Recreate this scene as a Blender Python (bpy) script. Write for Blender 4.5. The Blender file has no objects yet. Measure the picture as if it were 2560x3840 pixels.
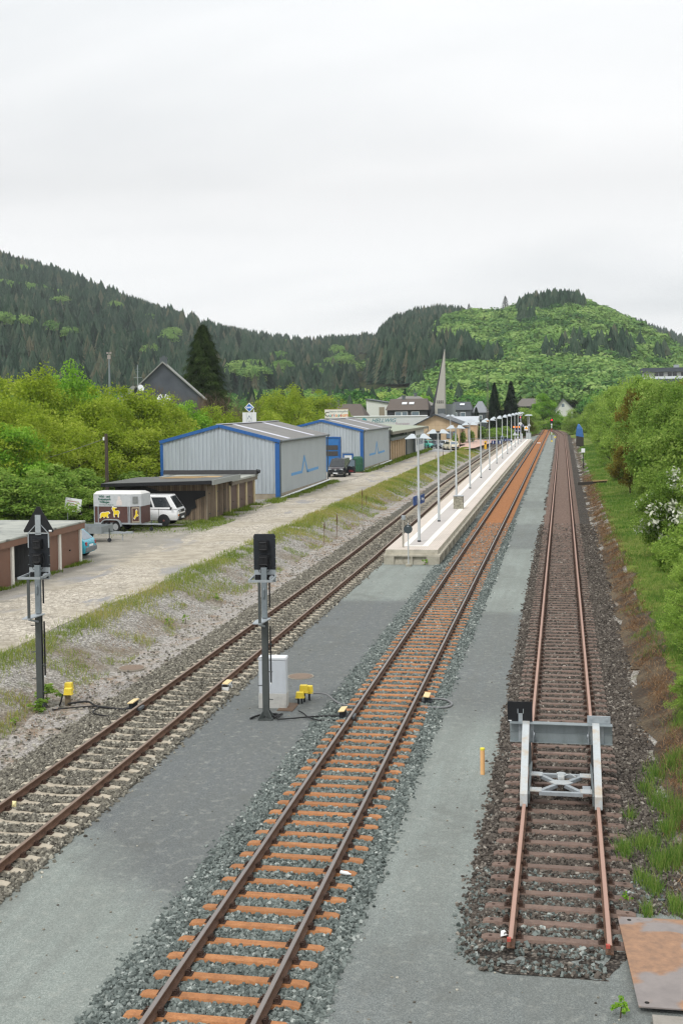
import bpy, math, random
import numpy as np
from mathutils import Vector, Matrix
R = math.radians
random.seed(7)
rng = np.random.default_rng(7)
scene = bpy.context.scene
COL = scene.collection
# ------------------------------------------------------------------ camera
FOC, PITCH, ROLL, CAMH, YAW, CY = 4445.24, 0.0360453, -0.0135414, 8.27400, -0.1849191, 1685.552
def _cam():
    sy, cy = math.sin(YAW), math.cos(YAW); sp, cp = math.sin(PITCH), math.cos(PITCH)
    fw = Vector((sy*cp, cy*cp, -sp)); r0 = Vector((cy, -sy, 0)); u0 = r0.cross(fw)
    r = math.cos(ROLL)*r0 + math.sin(ROLL)*u0
    u = -math.sin(ROLL)*r0 + math.cos(ROLL)*u0
    return fw, r, u
FW, RT, UP = _cam()
CAM = Vector((0, 0, CAMH))
def ray(u, v): return FW + ((u-1280)/FOC)*RT + ((CY-v)/FOC)*UP
def aty(u, v, y):            # point of the photograph at distance y along the track
    d = ray(u, v); return CAM + d*(y/d.y)
def atz(u, v, z):            # point of the photograph at height z
    d = ray(u, v); return CAM + d*((z-CAMH)/d.z)
cd = bpy.data.cameras.new('camera'); co = bpy.data.objects.new('camera', cd); COL.objects.link(co)
cd.sensor_fit = 'VERTICAL'; cd.sensor_height = 36; cd.lens = FOC/3840*36
cd.shift_y = -(1920-CY)/3840; cd.clip_start = 0.3; cd.clip_end = 9000
M = Matrix(((RT.x, UP.x, -FW.x, 0), (RT.y, UP.y, -FW.y, 0), (RT.z, UP.z, -FW.z, CAMH), (0, 0, 0, 1)))
co.matrix_world = M
scene.camera = co
scene.render.resolution_x, scene.render.resolution_y = 682, 1024
vs = scene.view_settings
scene.cycles.use_denoising = True; scene.cycles.pixel_filter_type = 'BLACKMAN_HARRIS'; scene.cycles.filter_width = 1.35; scene.cycles.use_adaptive_sampling = False
vs.view_transform = 'Standard'; vs.look = 'None'; vs.exposure = .2; vs.gamma = 1
# ------------------------------------------------------------------ objects
def tag(o, label=None, cat=None, group=None, kind=None):
    if label: o['label'] = label
    if cat: o['category'] = cat
    if group: o['group'] = group
    if kind: o['kind'] = kind
    return o
def thing(name, label, cat, loc=(0, 0, 0), rz=0, group=None):
    o = bpy.data.objects.new(name, None); COL.objects.link(o)
    o.location = loc; o.rotation_euler = (0, 0, rz); o.empty_display_size = .3
    return tag(o, label, cat, group)
def tree_of(o, parent=None):
    c = o.copy(); COL.objects.link(c)
    if parent is not None: c.parent = parent
    for ch in list(o.children): tree_of(ch, c)
    return c
class MB:
    def __init__(s): s.v = []; s.f = []; s.m = []; s.cur = 0
    def add(s, vs, fs, m=None):
        b = len(s.v); s.v += [tuple(x) for x in vs]
        for f in fs: s.f.append(tuple(b+i for i in f)); s.m.append(s.cur if m is None else m)
        return s
    def box(s, x0, x1, y0, y1, z0, z1, m=None, T=None):
        vs = [(x, y, z) for z in (z0, z1) for y in (y0, y1) for x in (x0, x1)]
        if T is not None: vs = [tuple(T @ Vector(q)) for q in vs]
        return s.add(vs, [(0, 2, 3, 1), (4, 5, 7, 6), (0, 1, 5, 4), (2, 6, 7, 3), (0, 4, 6, 2), (1, 3, 7, 5)], m)
    def bar(s, a, b, w, h=None, m=None, up=(0, 0, 1), taper=1.0):   # box along a-b
        h = w if h is None else h
        a = Vector(a); b = Vector(b); d = (b-a).normalized(); up = Vector(up)
        if abs(d.dot(up)) > .98: up = Vector((1, 0, 0))
        sx = d.cross(up).normalized(); sz = sx.cross(d)
        vs = []
        for p, k in ((a, 1), (b, taper)):
            for i, j in ((-1, -1), (1, -1), (1, 1), (-1, 1)): vs.append(p+sx*(i*w/2*k)+sz*(j*h/2*k))
        return s.add(vs, [(0, 1, 2, 3), (7, 6, 5, 4), (0, 4, 5, 1), (1, 5, 6, 2), (2, 6, 7, 3), (3, 7, 4, 0)], m)
    def tube(s, pts, r, n=8, m=None, caps=True):
        pts = [Vector(p) for p in pts]; rs = r if isinstance(r, (list, tuple)) else [r]*len(pts)
        ref = None; rings = []
        for i, p in enumerate(pts):
            d = (pts[min(i+1, len(pts)-1)]-pts[max(i-1, 0)]).normalized()
            if ref is None: ref = Vector((1, 0, 0)) if abs(d.x) < .8 else Vector((0, 1, 0))
            x = (ref - d*ref.dot(d)).normalized(); ref = x; y = d.cross(x)
            rings.append([p+(x*math.cos(t)+y*math.sin(t))*rs[i] for t in [2*math.pi*k/n for k in range(n)]])
        vs = [q for ring in rings for q in ring]; fs = []
        for i in range(len(pts)-1):
            for k in range(n):
                a = i*n+k; b = i*n+(k+1) % n; fs.append((a, b, b+n, a+n))
        if caps: fs.append(tuple(range(n))[::-1]); fs.append(tuple((len(pts)-1)*n+k for k in range(n)))
        return s.add(vs, fs, m)
    def prism(s, poly, axis, a, b, m=None, T=None):   # polygon (2-D) extruded along axis
        def P(q, t):
            if axis == 'x': v = (t, q[0], q[1])
            elif axis == 'y': v = (q[0], t, q[1])
            else: v = (q[0], q[1], t)
            return tuple(T @ Vector(v)) if T is not None else v
        n = len(poly); vs = [P(q, a) for q in poly]+[P(q, b) for q in poly]
        fs = [tuple(range(n))[::-1], tuple(range(n, 2*n))]+[(i, (i+1) % n, n+(i+1) % n, n+i) for i in range(n)]
        return s.add(vs, fs, m)
    def loft(s, rings, m=None, caps=True, closed=True):
        n = len(rings[0]); vs = [q for r in rings for q in r]; fs = []
        for i in range(len(rings)-1):
            for k in range(n if closed else n-1):
                a = i*n+k; b = i*n+(k+1) % n; fs.append((a, b, b+n, a+n))
        if caps: fs.append(tuple(range(n))[::-1]); fs.append(tuple((len(rings)-1)*n+k for k in range(n)))
        return s.add(vs, fs, m)
    def disc(s, c, r, axis=(0, 1, 0), t=.02, n=20, m=None):
        c = Vector(c); a = Vector(axis).normalized()*(t/2)
        return s.tube([c-a, c+a], r, n, m)
    def build(s, name, mats, parent=None, smooth=False, bevel=0, loc=None):
        me = bpy.data.meshes.new(name); me.from_pydata(s.v, [], s.f); me.update()
        mats = mats if isinstance(mats, (list, tuple)) else [mats]
        for m in mats: me.materials.append(m)
        if len(mats) > 1: me.polygons.foreach_set('material_index', s.m)
        import bmesh
        bm = bmesh.new(); bm.from_mesh(me); bmesh.ops.recalc_face_normals(bm, faces=bm.faces); bm.to_mesh(me); bm.free()
        if smooth is True: me.shade_smooth()
        elif smooth: me.shade_smooth(); me.set_sharp_from_angle(angle=R(smooth))
        o = bpy.data.objects.new(name, me); COL.objects.link(o)
        if parent is not None: o.parent = parent
        if loc is not None: o.location = loc
        if bevel:
            b = o.modifiers.new('bevel', 'BEVEL'); b.width = bevel; b.segments = 2; b.limit_method = 'ANGLE'
            b.angle_limit = R(40)
        return o
def mesh_np(name, verts, faces, mats, parent=None, attr=None, matidx=None, smooth=False):
    """verts (N,3), faces (F,k) of one size; attr = per-face float 'tint'."""
    me = bpy.data.meshes.new(name); F, k = faces.shape
    me.vertices.add(len(verts)); me.vertices.foreach_set('co', np.ascontiguousarray(verts, np.float32).ravel())
    me.loops.add(F*k); me.loops.foreach_set('vertex_index', np.ascontiguousarray(faces, np.int32).ravel())
    me.polygons.add(F); me.polygons.foreach_set('loop_start', np.arange(0, F*k, k, dtype=np.int32))
    mats = mats if isinstance(mats, (list, tuple)) else [mats]
    for m in mats: me.materials.append(m)
    if matidx is not None: me.polygons.foreach_set('material_index', np.ascontiguousarray(matidx, np.int32))
    me.polygons.foreach_set('use_smooth', np.full(F, bool(smooth)))
    me.update(calc_edges=True)
    if attr is not None:
        a = me.attributes.new('tint', 'FLOAT', 'FACE'); a.data.foreach_set('value', np.ascontiguousarray(attr, np.float32))
    o = bpy.data.objects.new(name, me); COL.objects.link(o)
    if parent is not None: o.parent = parent
    return o
def lettering(s, size, mat, parent, T, name='lettering', depth=.004, bold=0, shear=0, align='CENTER', sx=1.0):
    cu = bpy.data.curves.new(name, 'FONT'); cu.body = s; cu.size = size; cu.extrude = depth; cu.align_x = align; cu.align_y = 'CENTER'
    cu.offset = bold; cu.shear = shear; cu.resolution_u = 3
    o = bpy.data.objects.new(name, cu); COL.objects.link(o)
    dg = bpy.context.evaluated_depsgraph_get(); dg.update()
    me = bpy.data.meshes.new_from_object(o.evaluated_get(dg)); bpy.data.objects.remove(o); bpy.data.curves.remove(cu)
    me.materials.clear(); me.materials.append(mat)
    me.transform(T @ Matrix.Diagonal((sx, 1, 1, 1)))
    m = bpy.data.objects.new(name, me); COL.objects.link(m)
    if parent is not None: m.parent = parent
    return m
def face_T(o, xdir, zdir=(0, 0, 1)):
    """text plane: local x along xdir, local y along zdir (up), located at o"""
    x = Vector(xdir).normalized(); y = Vector(zdir).normalized(); z = x.cross(y)
    return Matrix(((x.x, y.x, z.x, o[0]), (x.y, y.y, z.y, o[1]), (x.z, y.z, z.z, o[2]), (0, 0, 0, 1)))
# ------------------------------------------------------------------ materials
def srgb(h):
    h = h.lstrip('#'); c = [int(h[i:i+2], 16)/255 for i in (0, 2, 4)]
    return tuple((x/12.92 if x <= .04045 else ((x+.055)/1.055)**2.4) for x in c)
class NT:
    def __init__(s, name):
        s.mat = bpy.data.materials.new(name); s.mat.use_nodes = True; s.nt = s.mat.node_tree; s.nt.nodes.clear()
        s.out = s.n('ShaderNodeOutputMaterial')
    def n(s, t, **k):
        x = s.nt.nodes.new(t)
        for a, b in k.items(): setattr(x, a, b)
        return x
    def l(s, a, b): s.nt.links.new(a, b)
    def inp(s, node, name, val):
        if hasattr(val, 'is_linked') or hasattr(val, 'links'): s.l(val, node.inputs[name])
        else:
            if isinstance(val, tuple) and len(val) == 3 and node.inputs[name].type == 'RGBA': val = (*val, 1)
            node.inputs[name].default_value = val
    def pos(s, scale=(1, 1, 1), obj=False, rot=(0, 0, 0)):
        g = s.n('ShaderNodeTexCoord').outputs['Object'] if obj else s.n('ShaderNodeNewGeometry').outputs['Position']
        m = s.n('ShaderNodeMapping'); s.l(g, m.inputs['Vector']); m.inputs['Scale'].default_value = scale; m.inputs['Rotation'].default_value = rot
        return m.outputs['Vector']
    def noise(s, vec, scale, detail=4, rough=.55, dist=0):
        x = s.n('ShaderNodeTexNoise'); s.l(vec, x.inputs['Vector']); x.inputs['Scale'].default_value = scale
        x.inputs['Detail'].default_value = detail; x.inputs['Roughness'].default_value = rough; x.inputs['Distortion'].default_value = dist
        return x.outputs['Fac']
    def voro(s, vec, scale, out='Distance', feat='F1', rnd=1):
        x = s.n('ShaderNodeTexVoronoi', feature=feat); s.l(vec, x.inputs['Vector']); x.inputs['Scale'].default_value = scale
        x.inputs['Randomness'].default_value = rnd
        return x.outputs[out]
    def ramp(s, fac, stops, interp='LINEAR'):
        x = s.n('ShaderNodeValToRGB'); s.l(fac, x.inputs['Fac']); e = x.color_ramp.elements; x.color_ramp.interpolation = interp
        while len(e) < len(stops): e.new(.5)
        for k, (p, c) in enumerate(stops):
            e[k].position = p
            if not isinstance(c, tuple): c = (c, c, c)
            e[k].color = (*c[:3], 1)
        return x.outputs['Color']
    def mix(s, fac, a, b, mode='MIX'):
        x = s.n('ShaderNodeMix', data_type='RGBA', blend_type=mode)
        for nm, v in (('Factor', fac), ('A', a), ('B', b)):
            sock = [i for i in x.inputs if i.name == nm and i.type == ('VALUE' if nm == 'Factor' else 'RGBA')][0]
            if hasattr(v, 'links'): s.l(v, sock)
            else: sock.default_value = v if nm == 'Factor' else (*v, 1) if len(v) == 3 else v
        return [o for o in x.outputs if o.type == 'RGBA'][0]
    def math(s, op, a, b=0.0, c=None, clamp=False):
        x = s.n('ShaderNodeMath', operation=op, use_clamp=clamp)
        for i, v in enumerate((a, b) if c is None else (a, b, c)):
            if hasattr(v, 'links'): s.l(v, x.inputs[i])
            else: x.inputs[i].default_value = v
        return x.outputs[0]
    def sep(s, vec):
        x = s.n('ShaderNodeSeparateXYZ'); s.l(vec, x.inputs[0]); return x.outputs
    def attr(s, name='tint'):
        return s.n('ShaderNodeAttribute', attribute_name=name).outputs['Fac']
    def bump(s, h, strength=.3, dist=.02):
        x = s.n('ShaderNodeBump'); s.l(h, x.inputs['Height']); x.inputs['Strength'].default_value = strength; x.inputs['Distance'].default_value = dist
        return x.outputs['Normal']
    def bsdf(s, color, rough=.6, metal=0, normal=None, spec=.5, emit=None, estr=0, coat=0, alpha=None, trans=0):
        b = s.n('ShaderNodeBsdfPrincipled')
        s.inp(b, 'Base Color', color); s.inp(b, 'Roughness', rough); s.inp(b, 'Metallic', metal)
        b.inputs['Specular IOR Level'].default_value = spec
        if normal is not None: s.l(normal, b.inputs['Normal'])
        if emit is not None: s.inp(b, 'Emission Color', emit); b.inputs['Emission Strength'].default_value = estr
        if coat: b.inputs['Coat Weight'].default_value = coat; b.inputs['Coat Roughness'].default_value = .05
        if trans: b.inputs['Transmission Weight'].default_value = trans
        s.l(b.outputs[0], s.out.inputs['Surface']); return s.mat
_mc = {}
def plain(name, col, rough=.6, metal=0, var=.12, scale=6, spec=.4, bump=0, coat=0, dirt=None, dirtamt=.3, stretch=(1, 1, 1)):
    """painted / worn surface: base colour with soft large and fine variation"""
    if name in _mc: return _mc[name]
    if isinstance(col, str): col = srgb(col)
    t = NT(name); p = t.pos(stretch, obj=True)
    n1 = t.noise(p, scale, 5, .6); n2 = t.noise(p, scale*9, 3, .6)
    f = t.math('ADD', t.math('MULTIPLY', n1, .65), t.math('MULTIPLY', n2, .35))
    c = t.ramp(f, [(.3, tuple(x*(1-var) for x in col)), (.7, tuple(min(1, x*(1+var)) for x in col))])
    if dirt:
        d = srgb(dirt) if isinstance(dirt, str) else dirt
        m = t.ramp(t.noise(p, scale*.7, 6, .65), [(.48, 0.0), (.72, dirtamt)])
        c = t.mix(m, c, d)
    nrm = t.bump(f, bump, .01) if bump else None
    r = t.math('ADD', t.math('MULTIPLY', n1, .25), rough-.12)
    _mc[name] = t.bsdf(c, r, metal, nrm, spec, coat=coat); return _mc[name]
def glow(name, col, s):
    t = NT(name); c = srgb(col); return t.bsdf(c, .4, emit=c, estr=s)
def leafmat(name, stops, trans=.35, objvar=.0):
    t = NT(name); a = t.attr()
    if objvar:
        oi = t.n('ShaderNodeObjectInfo').outputs['Random']
        a = t.math('ADD', a, t.math('MULTIPLY', t.math('SUBTRACT', oi, .5), objvar), clamp=True)
    c = t.ramp(a, [(p, srgb(h) if isinstance(h, str) else h) for p, h in stops])
    d = t.n('ShaderNodeBsdfDiffuse'); t.l(c, d.inputs['Color'])
    tr = t.n('ShaderNodeBsdfTranslucent'); t.l(c, tr.inputs['Color'])
    m = t.n('ShaderNodeMixShader'); m.inputs[0].default_value = trans
    t.l(d.outputs[0], m.inputs[1]); t.l(tr.outputs[0], m.inputs[2]); t.l(m.outputs[0], t.out.inputs['Surface'])
    return t.mat
# ------------------------------------------------------------------ world: overcast sky
w = bpy.data.worlds.new('World'); scene.world = w; w.use_nodes = True
nt = w.node_tree; nt.nodes.clear()
SUN_EL, SUN_AZ = R(52), R(205)      # azimuth from +y clockwise
def wn(t, **k):
    x = nt.nodes.new(t)
    for a, b in k.items(): setattr(x, a, b)
    return x
out = wn('ShaderNodeOutputWorld'); bg = wn('ShaderNodeBackground'); bg.inputs['Strength'].default_value = .1
sky = wn('ShaderNodeTexSky', sky_type='NISHITA'); sky.sun_disc = False; sky.sun_elevation = SUN_EL; sky.sun_rotation = SUN_AZ
tc = wn('ShaderNodeTexCoord'); sp = wn('ShaderNodeSeparateXYZ'); nt.links.new(tc.outputs['Generated'], sp.inputs[0])
ad = wn('ShaderNodeMath', operation='ADD'); nt.links.new(sp.outputs['Z'], ad.inputs[0]); ad.inputs[1].default_value = .22
mx = wn('ShaderNodeMath', operation='MAXIMUM'); nt.links.new(ad.outputs[0], mx.inputs[0]); mx.inputs[1].default_value = .06
dx = wn('ShaderNodeMath', operation='DIVIDE'); nt.links.new(sp.outputs['X'], dx.inputs[0]); nt.links.new(mx.outputs[0], dx.inputs[1])
dy = wn('ShaderNodeMath', operation='DIVIDE'); nt.links.new(sp.outputs['Y'], dy.inputs[0]); nt.links.new(mx.outputs[0], dy.inputs[1])
cb = wn('ShaderNodeCombineXYZ'); nt.links.new(dx.outputs[0], cb.inputs[0]); nt.links.new(dy.outputs[0], cb.inputs[1])
mp = wn('ShaderNodeMapping'); nt.links.new(cb.outputs[0], mp.inputs[0]); mp.inputs['Location'].default_value = (3.1, 1.7, 0); mp.inputs['Scale'].default_value = (.75, 1.25, 1)
nz = wn('ShaderNodeTexNoise'); nt.links.new(mp.outputs[0], nz.inputs['Vector']); nz.inputs['Scale'].default_value = .95; nz.inputs['Detail'].default_value = 7; nz.inputs['Roughness'].default_value = .48; nz.inputs['Distortion'].default_value = .3
cr = wn('ShaderNodeValToRGB'); nt.links.new(nz.outputs['Fac'], cr.inputs[0])
e = cr.color_ramp.elements; e[0].position = .27; e[0].color = (.76, .778, .79, 1); e[1].position = .57; e[1].color = (1.0, 1.0, 1.0, 1)
sc = wn('ShaderNodeVectorMath', operation='SCALE'); zr = wn('ShaderNodeValToRGB'); nt.links.new(sp.outputs['Z'], zr.inputs[0]); ze = zr.color_ramp.elements
for _ in range(4): ze.new(.5)
for k_, (p_, v_) in enumerate(((0.0, .84), (.11, .87), (.18, .77), (.25, .90), (.34, 1.02), (1.0, 1.12))): ze[k_].position = p_; ze[k_].color = (v_, v_, v_, 1)
zm = wn('ShaderNodeMix', data_type='RGBA', blend_type='MULTIPLY'); zm.inputs[0].default_value = 1; nt.links.new(cr.outputs[0], zm.inputs[6]); nt.links.new(zr.outputs[0], zm.inputs[7]); nt.links.new(zm.outputs[2], sc.inputs[0]); sc.inputs['Scale'].default_value = 10.9
mxr = wn('ShaderNodeMix', data_type='RGBA'); mxr.inputs[0].default_value = .97
nt.links.new(sky.outputs[0], mxr.inputs[6]); nt.links.new(sc.outputs[0], mxr.inputs[7]); nt.links.new(mxr.outputs[2], bg.inputs['Color'])
nt.links.new(bg.outputs[0], out.inputs[0])
sl = bpy.data.lights.new('sun', 'SUN'); so = bpy.data.objects.new('sun', sl); COL.objects.link(so)
sl.energy = 1.6; sl.angle = R(11); sl.color = (1, .97, .92)
sd = Vector((math.sin(SUN_AZ)*math.cos(SUN_EL), math.cos(SUN_AZ)*math.cos(SUN_EL), math.sin(SUN_EL)))
so.rotation_euler = sd.to_track_quat('Z', 'Y').to_euler()
# ------------------------------------------------------------------ terrain profile
def sstep(a, b, x):
    t = np.clip((x-a)/(b-a), 0, 1); return t*t*(3-2*t)
def vnoise(x, y, s=1.0, seed=0):
    """cheap smooth value noise for arrays"""
    x = np.asarray(x, float)/s; y = np.asarray(y, float)/s
    xi = np.floor(x).astype(int); yi = np.floor(y).astype(int); fx = x-xi; fy = y-yi
    def h(i, j):
        n = (i*374761393 + j*668265263 + seed*1442695041) & 0x7fffffff
        n = ((n ^ (n >> 13))*1274126177) & 0x7fffffff
        return ((n ^ (n >> 16)) & 0xffff)/65535.
    fx = fx*fx*(3-2*fx); fy = fy*fy*(3-2*fy)
    return (h(xi, yi)*(1-fx)+h(xi+1, yi)*fx)*(1-fy)+(h(xi, yi+1)*(1-fx)+h(xi+1, yi+1)*fx)*fy
ROADZ = .6
def zprof(x, y):
    x = np.asarray(x, float); y = np.asarray(y, float)
    fade = 1-sstep(225, 300, y)
    bank = sstep(-14.0, -17.3, x) if False else 1-sstep(-17.4, -14.1, x)
    n = (vnoise(x, y, .9, 3)-.5)*.16+(vnoise(x, y, .3, 5)-.5)*.07
    bumpw = np.clip(4*bank*(1-bank), 0, 1)
    z = -.27 + bank*(ROADZ+.27)*(.35+.65*fade) + n*bumpw
    rb = sstep(1.9, 3.4, x)*.55*(1-.5*sstep(200, 320, y)) + sstep(3.2, 9, x)*.75
    z = z + rb + (vnoise(x, y, .7, 8)-.5)*.22*sstep(1.6, 2.4, x)
    return z
def strip(name, xl, xr, y0, y1, nx, ny, mat, dz=.0, wob=.12, wscale=1.3, seed=1, power=1.0, zfun=None, kind='structure'):
    """ground strip between x = xl(y) and xr(y) with ragged edges, following the terrain"""
    t = np.linspace(0, 1, ny)**power; ys = y0+(y1-y0)*t
    fl = xl if callable(xl) else (lambda y: np.full_like(y, xl))
    fr = xr if callable(xr) else (lambda y: np.full_like(y, xr))
    L = fl(ys)+(vnoise(ys, ys*0, wscale, seed)-.5)*2*wob+(vnoise(ys, ys*0, wscale*.25, seed+1)-.5)*wob
    Rr = fr(ys)+(vnoise(ys, ys*0+9, wscale, seed+2)-.5)*2*wob+(vnoise(ys, ys*0+9, wscale*.25, seed+3)-.5)*wob
    s = np.linspace(0, 1, nx)
    X = L[:, None]+(Rr-L)[:, None]*s[None]; Y = np.repeat(ys[:, None], nx, 1)
    Z = (zfun or zprof)(X, Y)+dz
    V = np.stack([X, Y, Z], -1).reshape(-1, 3)
    i = np.arange(ny-1)[:, None]*nx+np.arange(nx-1)[None]
    F = np.stack([i, i+1, i+nx+1, i+nx], -1).reshape(-1, 4)
    o = mesh_np(name, V, F, mat, smooth=True); o['kind'] = kind; return o
# ---- ground materials
def mat_ground():
    t = NT('ground_soil'); p = t.pos(); n = t.noise(p, .35, 6, .6); f = t.noise(p, 6, 4, .7); g = t.noise(p, 28, 3, .6)
    gravel = t.ramp(t.math('ADD', t.math('MULTIPLY', t.voro(p, 16, 'Color'), .6), t.math('MULTIPLY', g, .5)), [(.25, srgb('#5b5853')), (.55, srgb('#8a8781')), (.85, srgb('#bbb8b2'))])
    soil = t.ramp(f, [(.3, srgb('#544a3d')), (.7, srgb('#857862'))])
    gr = t.ramp(f, [(.3, srgb('#3f4a22')), (.7, srgb('#6f7a38'))])
    c = t.mix(t.ramp(n, [(.48, 0.0), (.68, .75)]), gravel, soil)
    c = t.mix(t.ramp(t.noise(p, .9, 5, .6), [(.58, 0.0), (.72, .6)]), c, gr)
    return t.bsdf(c, .95, 0, t.bump(t.math('ADD', f, t.voro(p, 16)), .6, .04), .15)
def mat_meadow():
    t = NT('meadow'); p = t.pos(); f = t.noise(p, 3, 6, .7); n = t.noise(p, .12, 4)
    c = t.mix(t.ramp(n, [(.4, 0.0), (.65, 1.0)]), t.ramp(f, [(.3, srgb('#3a4d1e')), (.7, srgb('#66802f'))]), t.ramp(f, [(.3, srgb('#55602c')), (.7, srgb('#8a8f4a'))]))
    return t.bsdf(c, .95, 0, t.bump(f, .5, .05), .1)
def mat_cobble():
    t = NT('cobble_road'); p = t.pos(); pn = t.n('ShaderNodeVectorMath', operation='ADD'); t.l(p, pn.inputs[0])
    v = t.n('ShaderNodeTexVoronoi', feature='DISTANCE_TO_EDGE'); t.l(p, v.inputs['Vector']); v.inputs['Scale'].default_value = 6.5
    cell = t.voro(p, 6.5, 'Color'); big = t.noise(p, .16, 5, .6); f = t.noise(p, 22, 4, .7); med = t.noise(p, 1.2, 5, .65)
    stone = t.ramp(t.math('ADD', t.math('MULTIPLY', cell, .55), t.math('MULTIPLY', med, .45)), [(.2, srgb('#8a857b')), (.5, srgb('#b6afa2')), (.8, srgb('#d2cbbd'))])
    c = t.mix(t.ramp(v.outputs['Distance'], [(.0, .85), (.09, 0.0)]), stone, srgb('#6f685c'))
    mp = t.pos((.42, .13, .3)); patch = t.noise(mp, .9, 5, .55, .6)
    asph = t.ramp(f, [(.3, srgb('#77777a')), (.75, srgb('#a3a3a2'))])
    c = t.mix(t.ramp(patch, [(.565, 0.0), (.59, .92)]), c, asph)
    dust = t.ramp(med, [(.35, srgb('#8f8879')), (.7, srgb('#b4ac9c'))])
    c = t.mix(t.ramp(big, [(.42, .85), (.56, 0.0)]), c, dust)
    X = t.sep(p)[0]
    gravel = t.ramp(t.math('ADD', t.math('MULTIPLY', f, .6), t.math('MULTIPLY', med, .4)), [(.3, srgb('#77746c')), (.7, srgb('#a09c92'))])
    Xn = t.math('ADD', X, t.math('MULTIPLY', t.math('SUBTRACT', med, .5), 5.0))
    c = t.mix(t.math('MULTIPLY', t.math('SUBTRACT', -21.6, Xn), .6, clamp=True), c, gravel)
    return t.bsdf(c, .9, 0, t.bump(t.math('ADD', t.math('MULTIPLY', t.math('MINIMUM', v.outputs['Distance'], .1), 6), t.math('MULTIPLY', f, .4)), .5, .03), .2)
def mat_chips():
    """fine crushed stone between the tracks, pale green-grey with darker dressed stretches"""
    t = NT('crushed_stone'); p = t.pos(); XYZ = t.sep(p); Y = XYZ[1]; X = XYZ[0]
    f = t.noise(p, 70, 3, .75); g = t.voro(p, 62, 'Color'); m = t.noise(p, 1.1, 5, .6); q = t.noise(p, .25, 4)
    Yn = t.math('ADD', Y, t.math('MULTIPLY', t.math('SUBTRACT', m, .5), 2.2)); Yd = t.math('ADD', Yn, t.math('MULTIPLY', X, 1.1))
    yl = t.math('DIVIDE', Yn, 140.0)
    def seq(st): return t.ramp(yl, [(a/140., b) for a, b in st])
    # left path (x<-6) and right path
    left = t.mix(t.ramp(t.math('DIVIDE', Yd, 40.0), [(10.6/40, 1.0), (12.4/40, 0.0)]), seq([(0, .95), (50.6, .95), (51.6, .08), (139, .1)]), (.05, .05, .05))
    right = seq([(0, .75), (17.0, .7), (20.5, .22), (31, .1), (33.5, .85), (48, .75), (49.5, .05), (70, .05), (70.8, .7), (84, .55), (86, .15), (98, .1), (99, .5), (105, .5), (106, .1), (139, .2)])
    side = t.math('GREATER_THAN', X, -4.9)
    dk = t.mix(side, left, right)
    tex = t.math('ADD', t.math('MULTIPLY', g, .55), t.math('MULTIPLY', f, .45))
    pale = t.ramp(tex, [(.2, srgb('#6d7572')), (.5, srgb('#88908b')), (.82, srgb('#a8afa9'))])
    dark = t.ramp(tex, [(.2, srgb('#4c4f51')), (.5, srgb('#636768')), (.85, srgb('#858a8b'))])
    c = t.mix(dk, pale, dark)
    c = t.mix(t.ramp(q, [(.4, .22), (.65, 0.0)]), c, srgb('#5c605c'))
    c = t.mix(t.ramp(t.noise(p, 2.6, 6, .7), [(.66, 0.0), (.74, .35)]), c, srgb('#55544c'))
    c = t.mix(t.ramp(t.noise(t.pos((1.6, .12, 1)), 1.4, 5, .6), [(.42, .28), (.6, 0.0)]), c, srgb('#6a6c68'))
    c = t.mix(t.ramp(t.noise(p, 5, 5, .7), [(.54, 0.0), (.75, .45)]), c, srgb('#a9aba3')); c = t.mix(t.ramp(t.noise(p, .55, 6, .6, .7), [(.56, 0.0), (.66, .3)]), c, srgb('#5f615d'))
    return t.bsdf(c, .92, 0, t.bump(t.math('ADD', g, f), .45, .012), .2)
STONES = {'grey': ('#3c4341', '#626b68', '#868e8a', '#b5bbb6'), 'tan': ('#3f3c36', '#6d6a61', '#918d80', '#bcb8aa'), 'brown': ('#2c2825', '#4e4842', '#6e675f', '#a09a90')}
def mat_ballast(kind):
    t = NT('ballast_'+kind); p = t.pos(); a, b, c_, d = [srgb(h) for h in STONES[kind]]
    cell = t.voro(p, 17, 'Color'); dist = t.voro(p, 17); f = t.noise(p, 60, 2, .6)
    c = t.ramp(t.math('ADD', t.math('MULTIPLY', cell, .8), t.math('MULTIPLY', f, .2)), [(.1, a), (.4, b), (.7, c_), (.95, d)])
    c = t.mix(t.ramp(dist, [(.28, 0.0), (.6, .8)]), c, tuple(x*.35 for x in a))
    if kind == 'grey':     # rust dust towards the middle of the track
        X = t.sep(p)[0]; k = t.math('ABSOLUTE', t.math('ADD', X, 4.95)); Y = t.sep(p)[1]
        far = t.math('MULTIPLY', t.math('SUBTRACT', Y, 36.0), .018, clamp=True)
        m = t.math('MULTIPLY', t.ramp(k, [(.0, 1.0), (1.0, .0)]) if False else t.math('LESS_THAN', k, 1.12), t.math('MULTIPLY', far, .8))
        c = t.mix(m, c, t.ramp(t.noise(p, 9, 4), [(.3, srgb('#7f604c')), (.7, srgb('#9f7c64'))]))
    if kind == 'brown':
        X, Y, Z = t.sep(p); k = t.math('LESS_THAN', t.math('ABSOLUTE', t.math('ADD', X, .2)), 1.3); far = t.math('MULTIPLY', t.math('SUBTRACT', Y, 40.0), .02, clamp=True)
        c = t.mix(t.math('MULTIPLY', k, t.math('MULTIPLY', far, .75)), c, t.ramp(t.noise(p, 9, 4), [(.3, srgb('#58493f')), (.7, srgb('#796559'))]))
    return t.bsdf(c, .9, 0, t.bump(t.math('SUBTRACT', 1.0, dist), .9, .04), .2)
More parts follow.
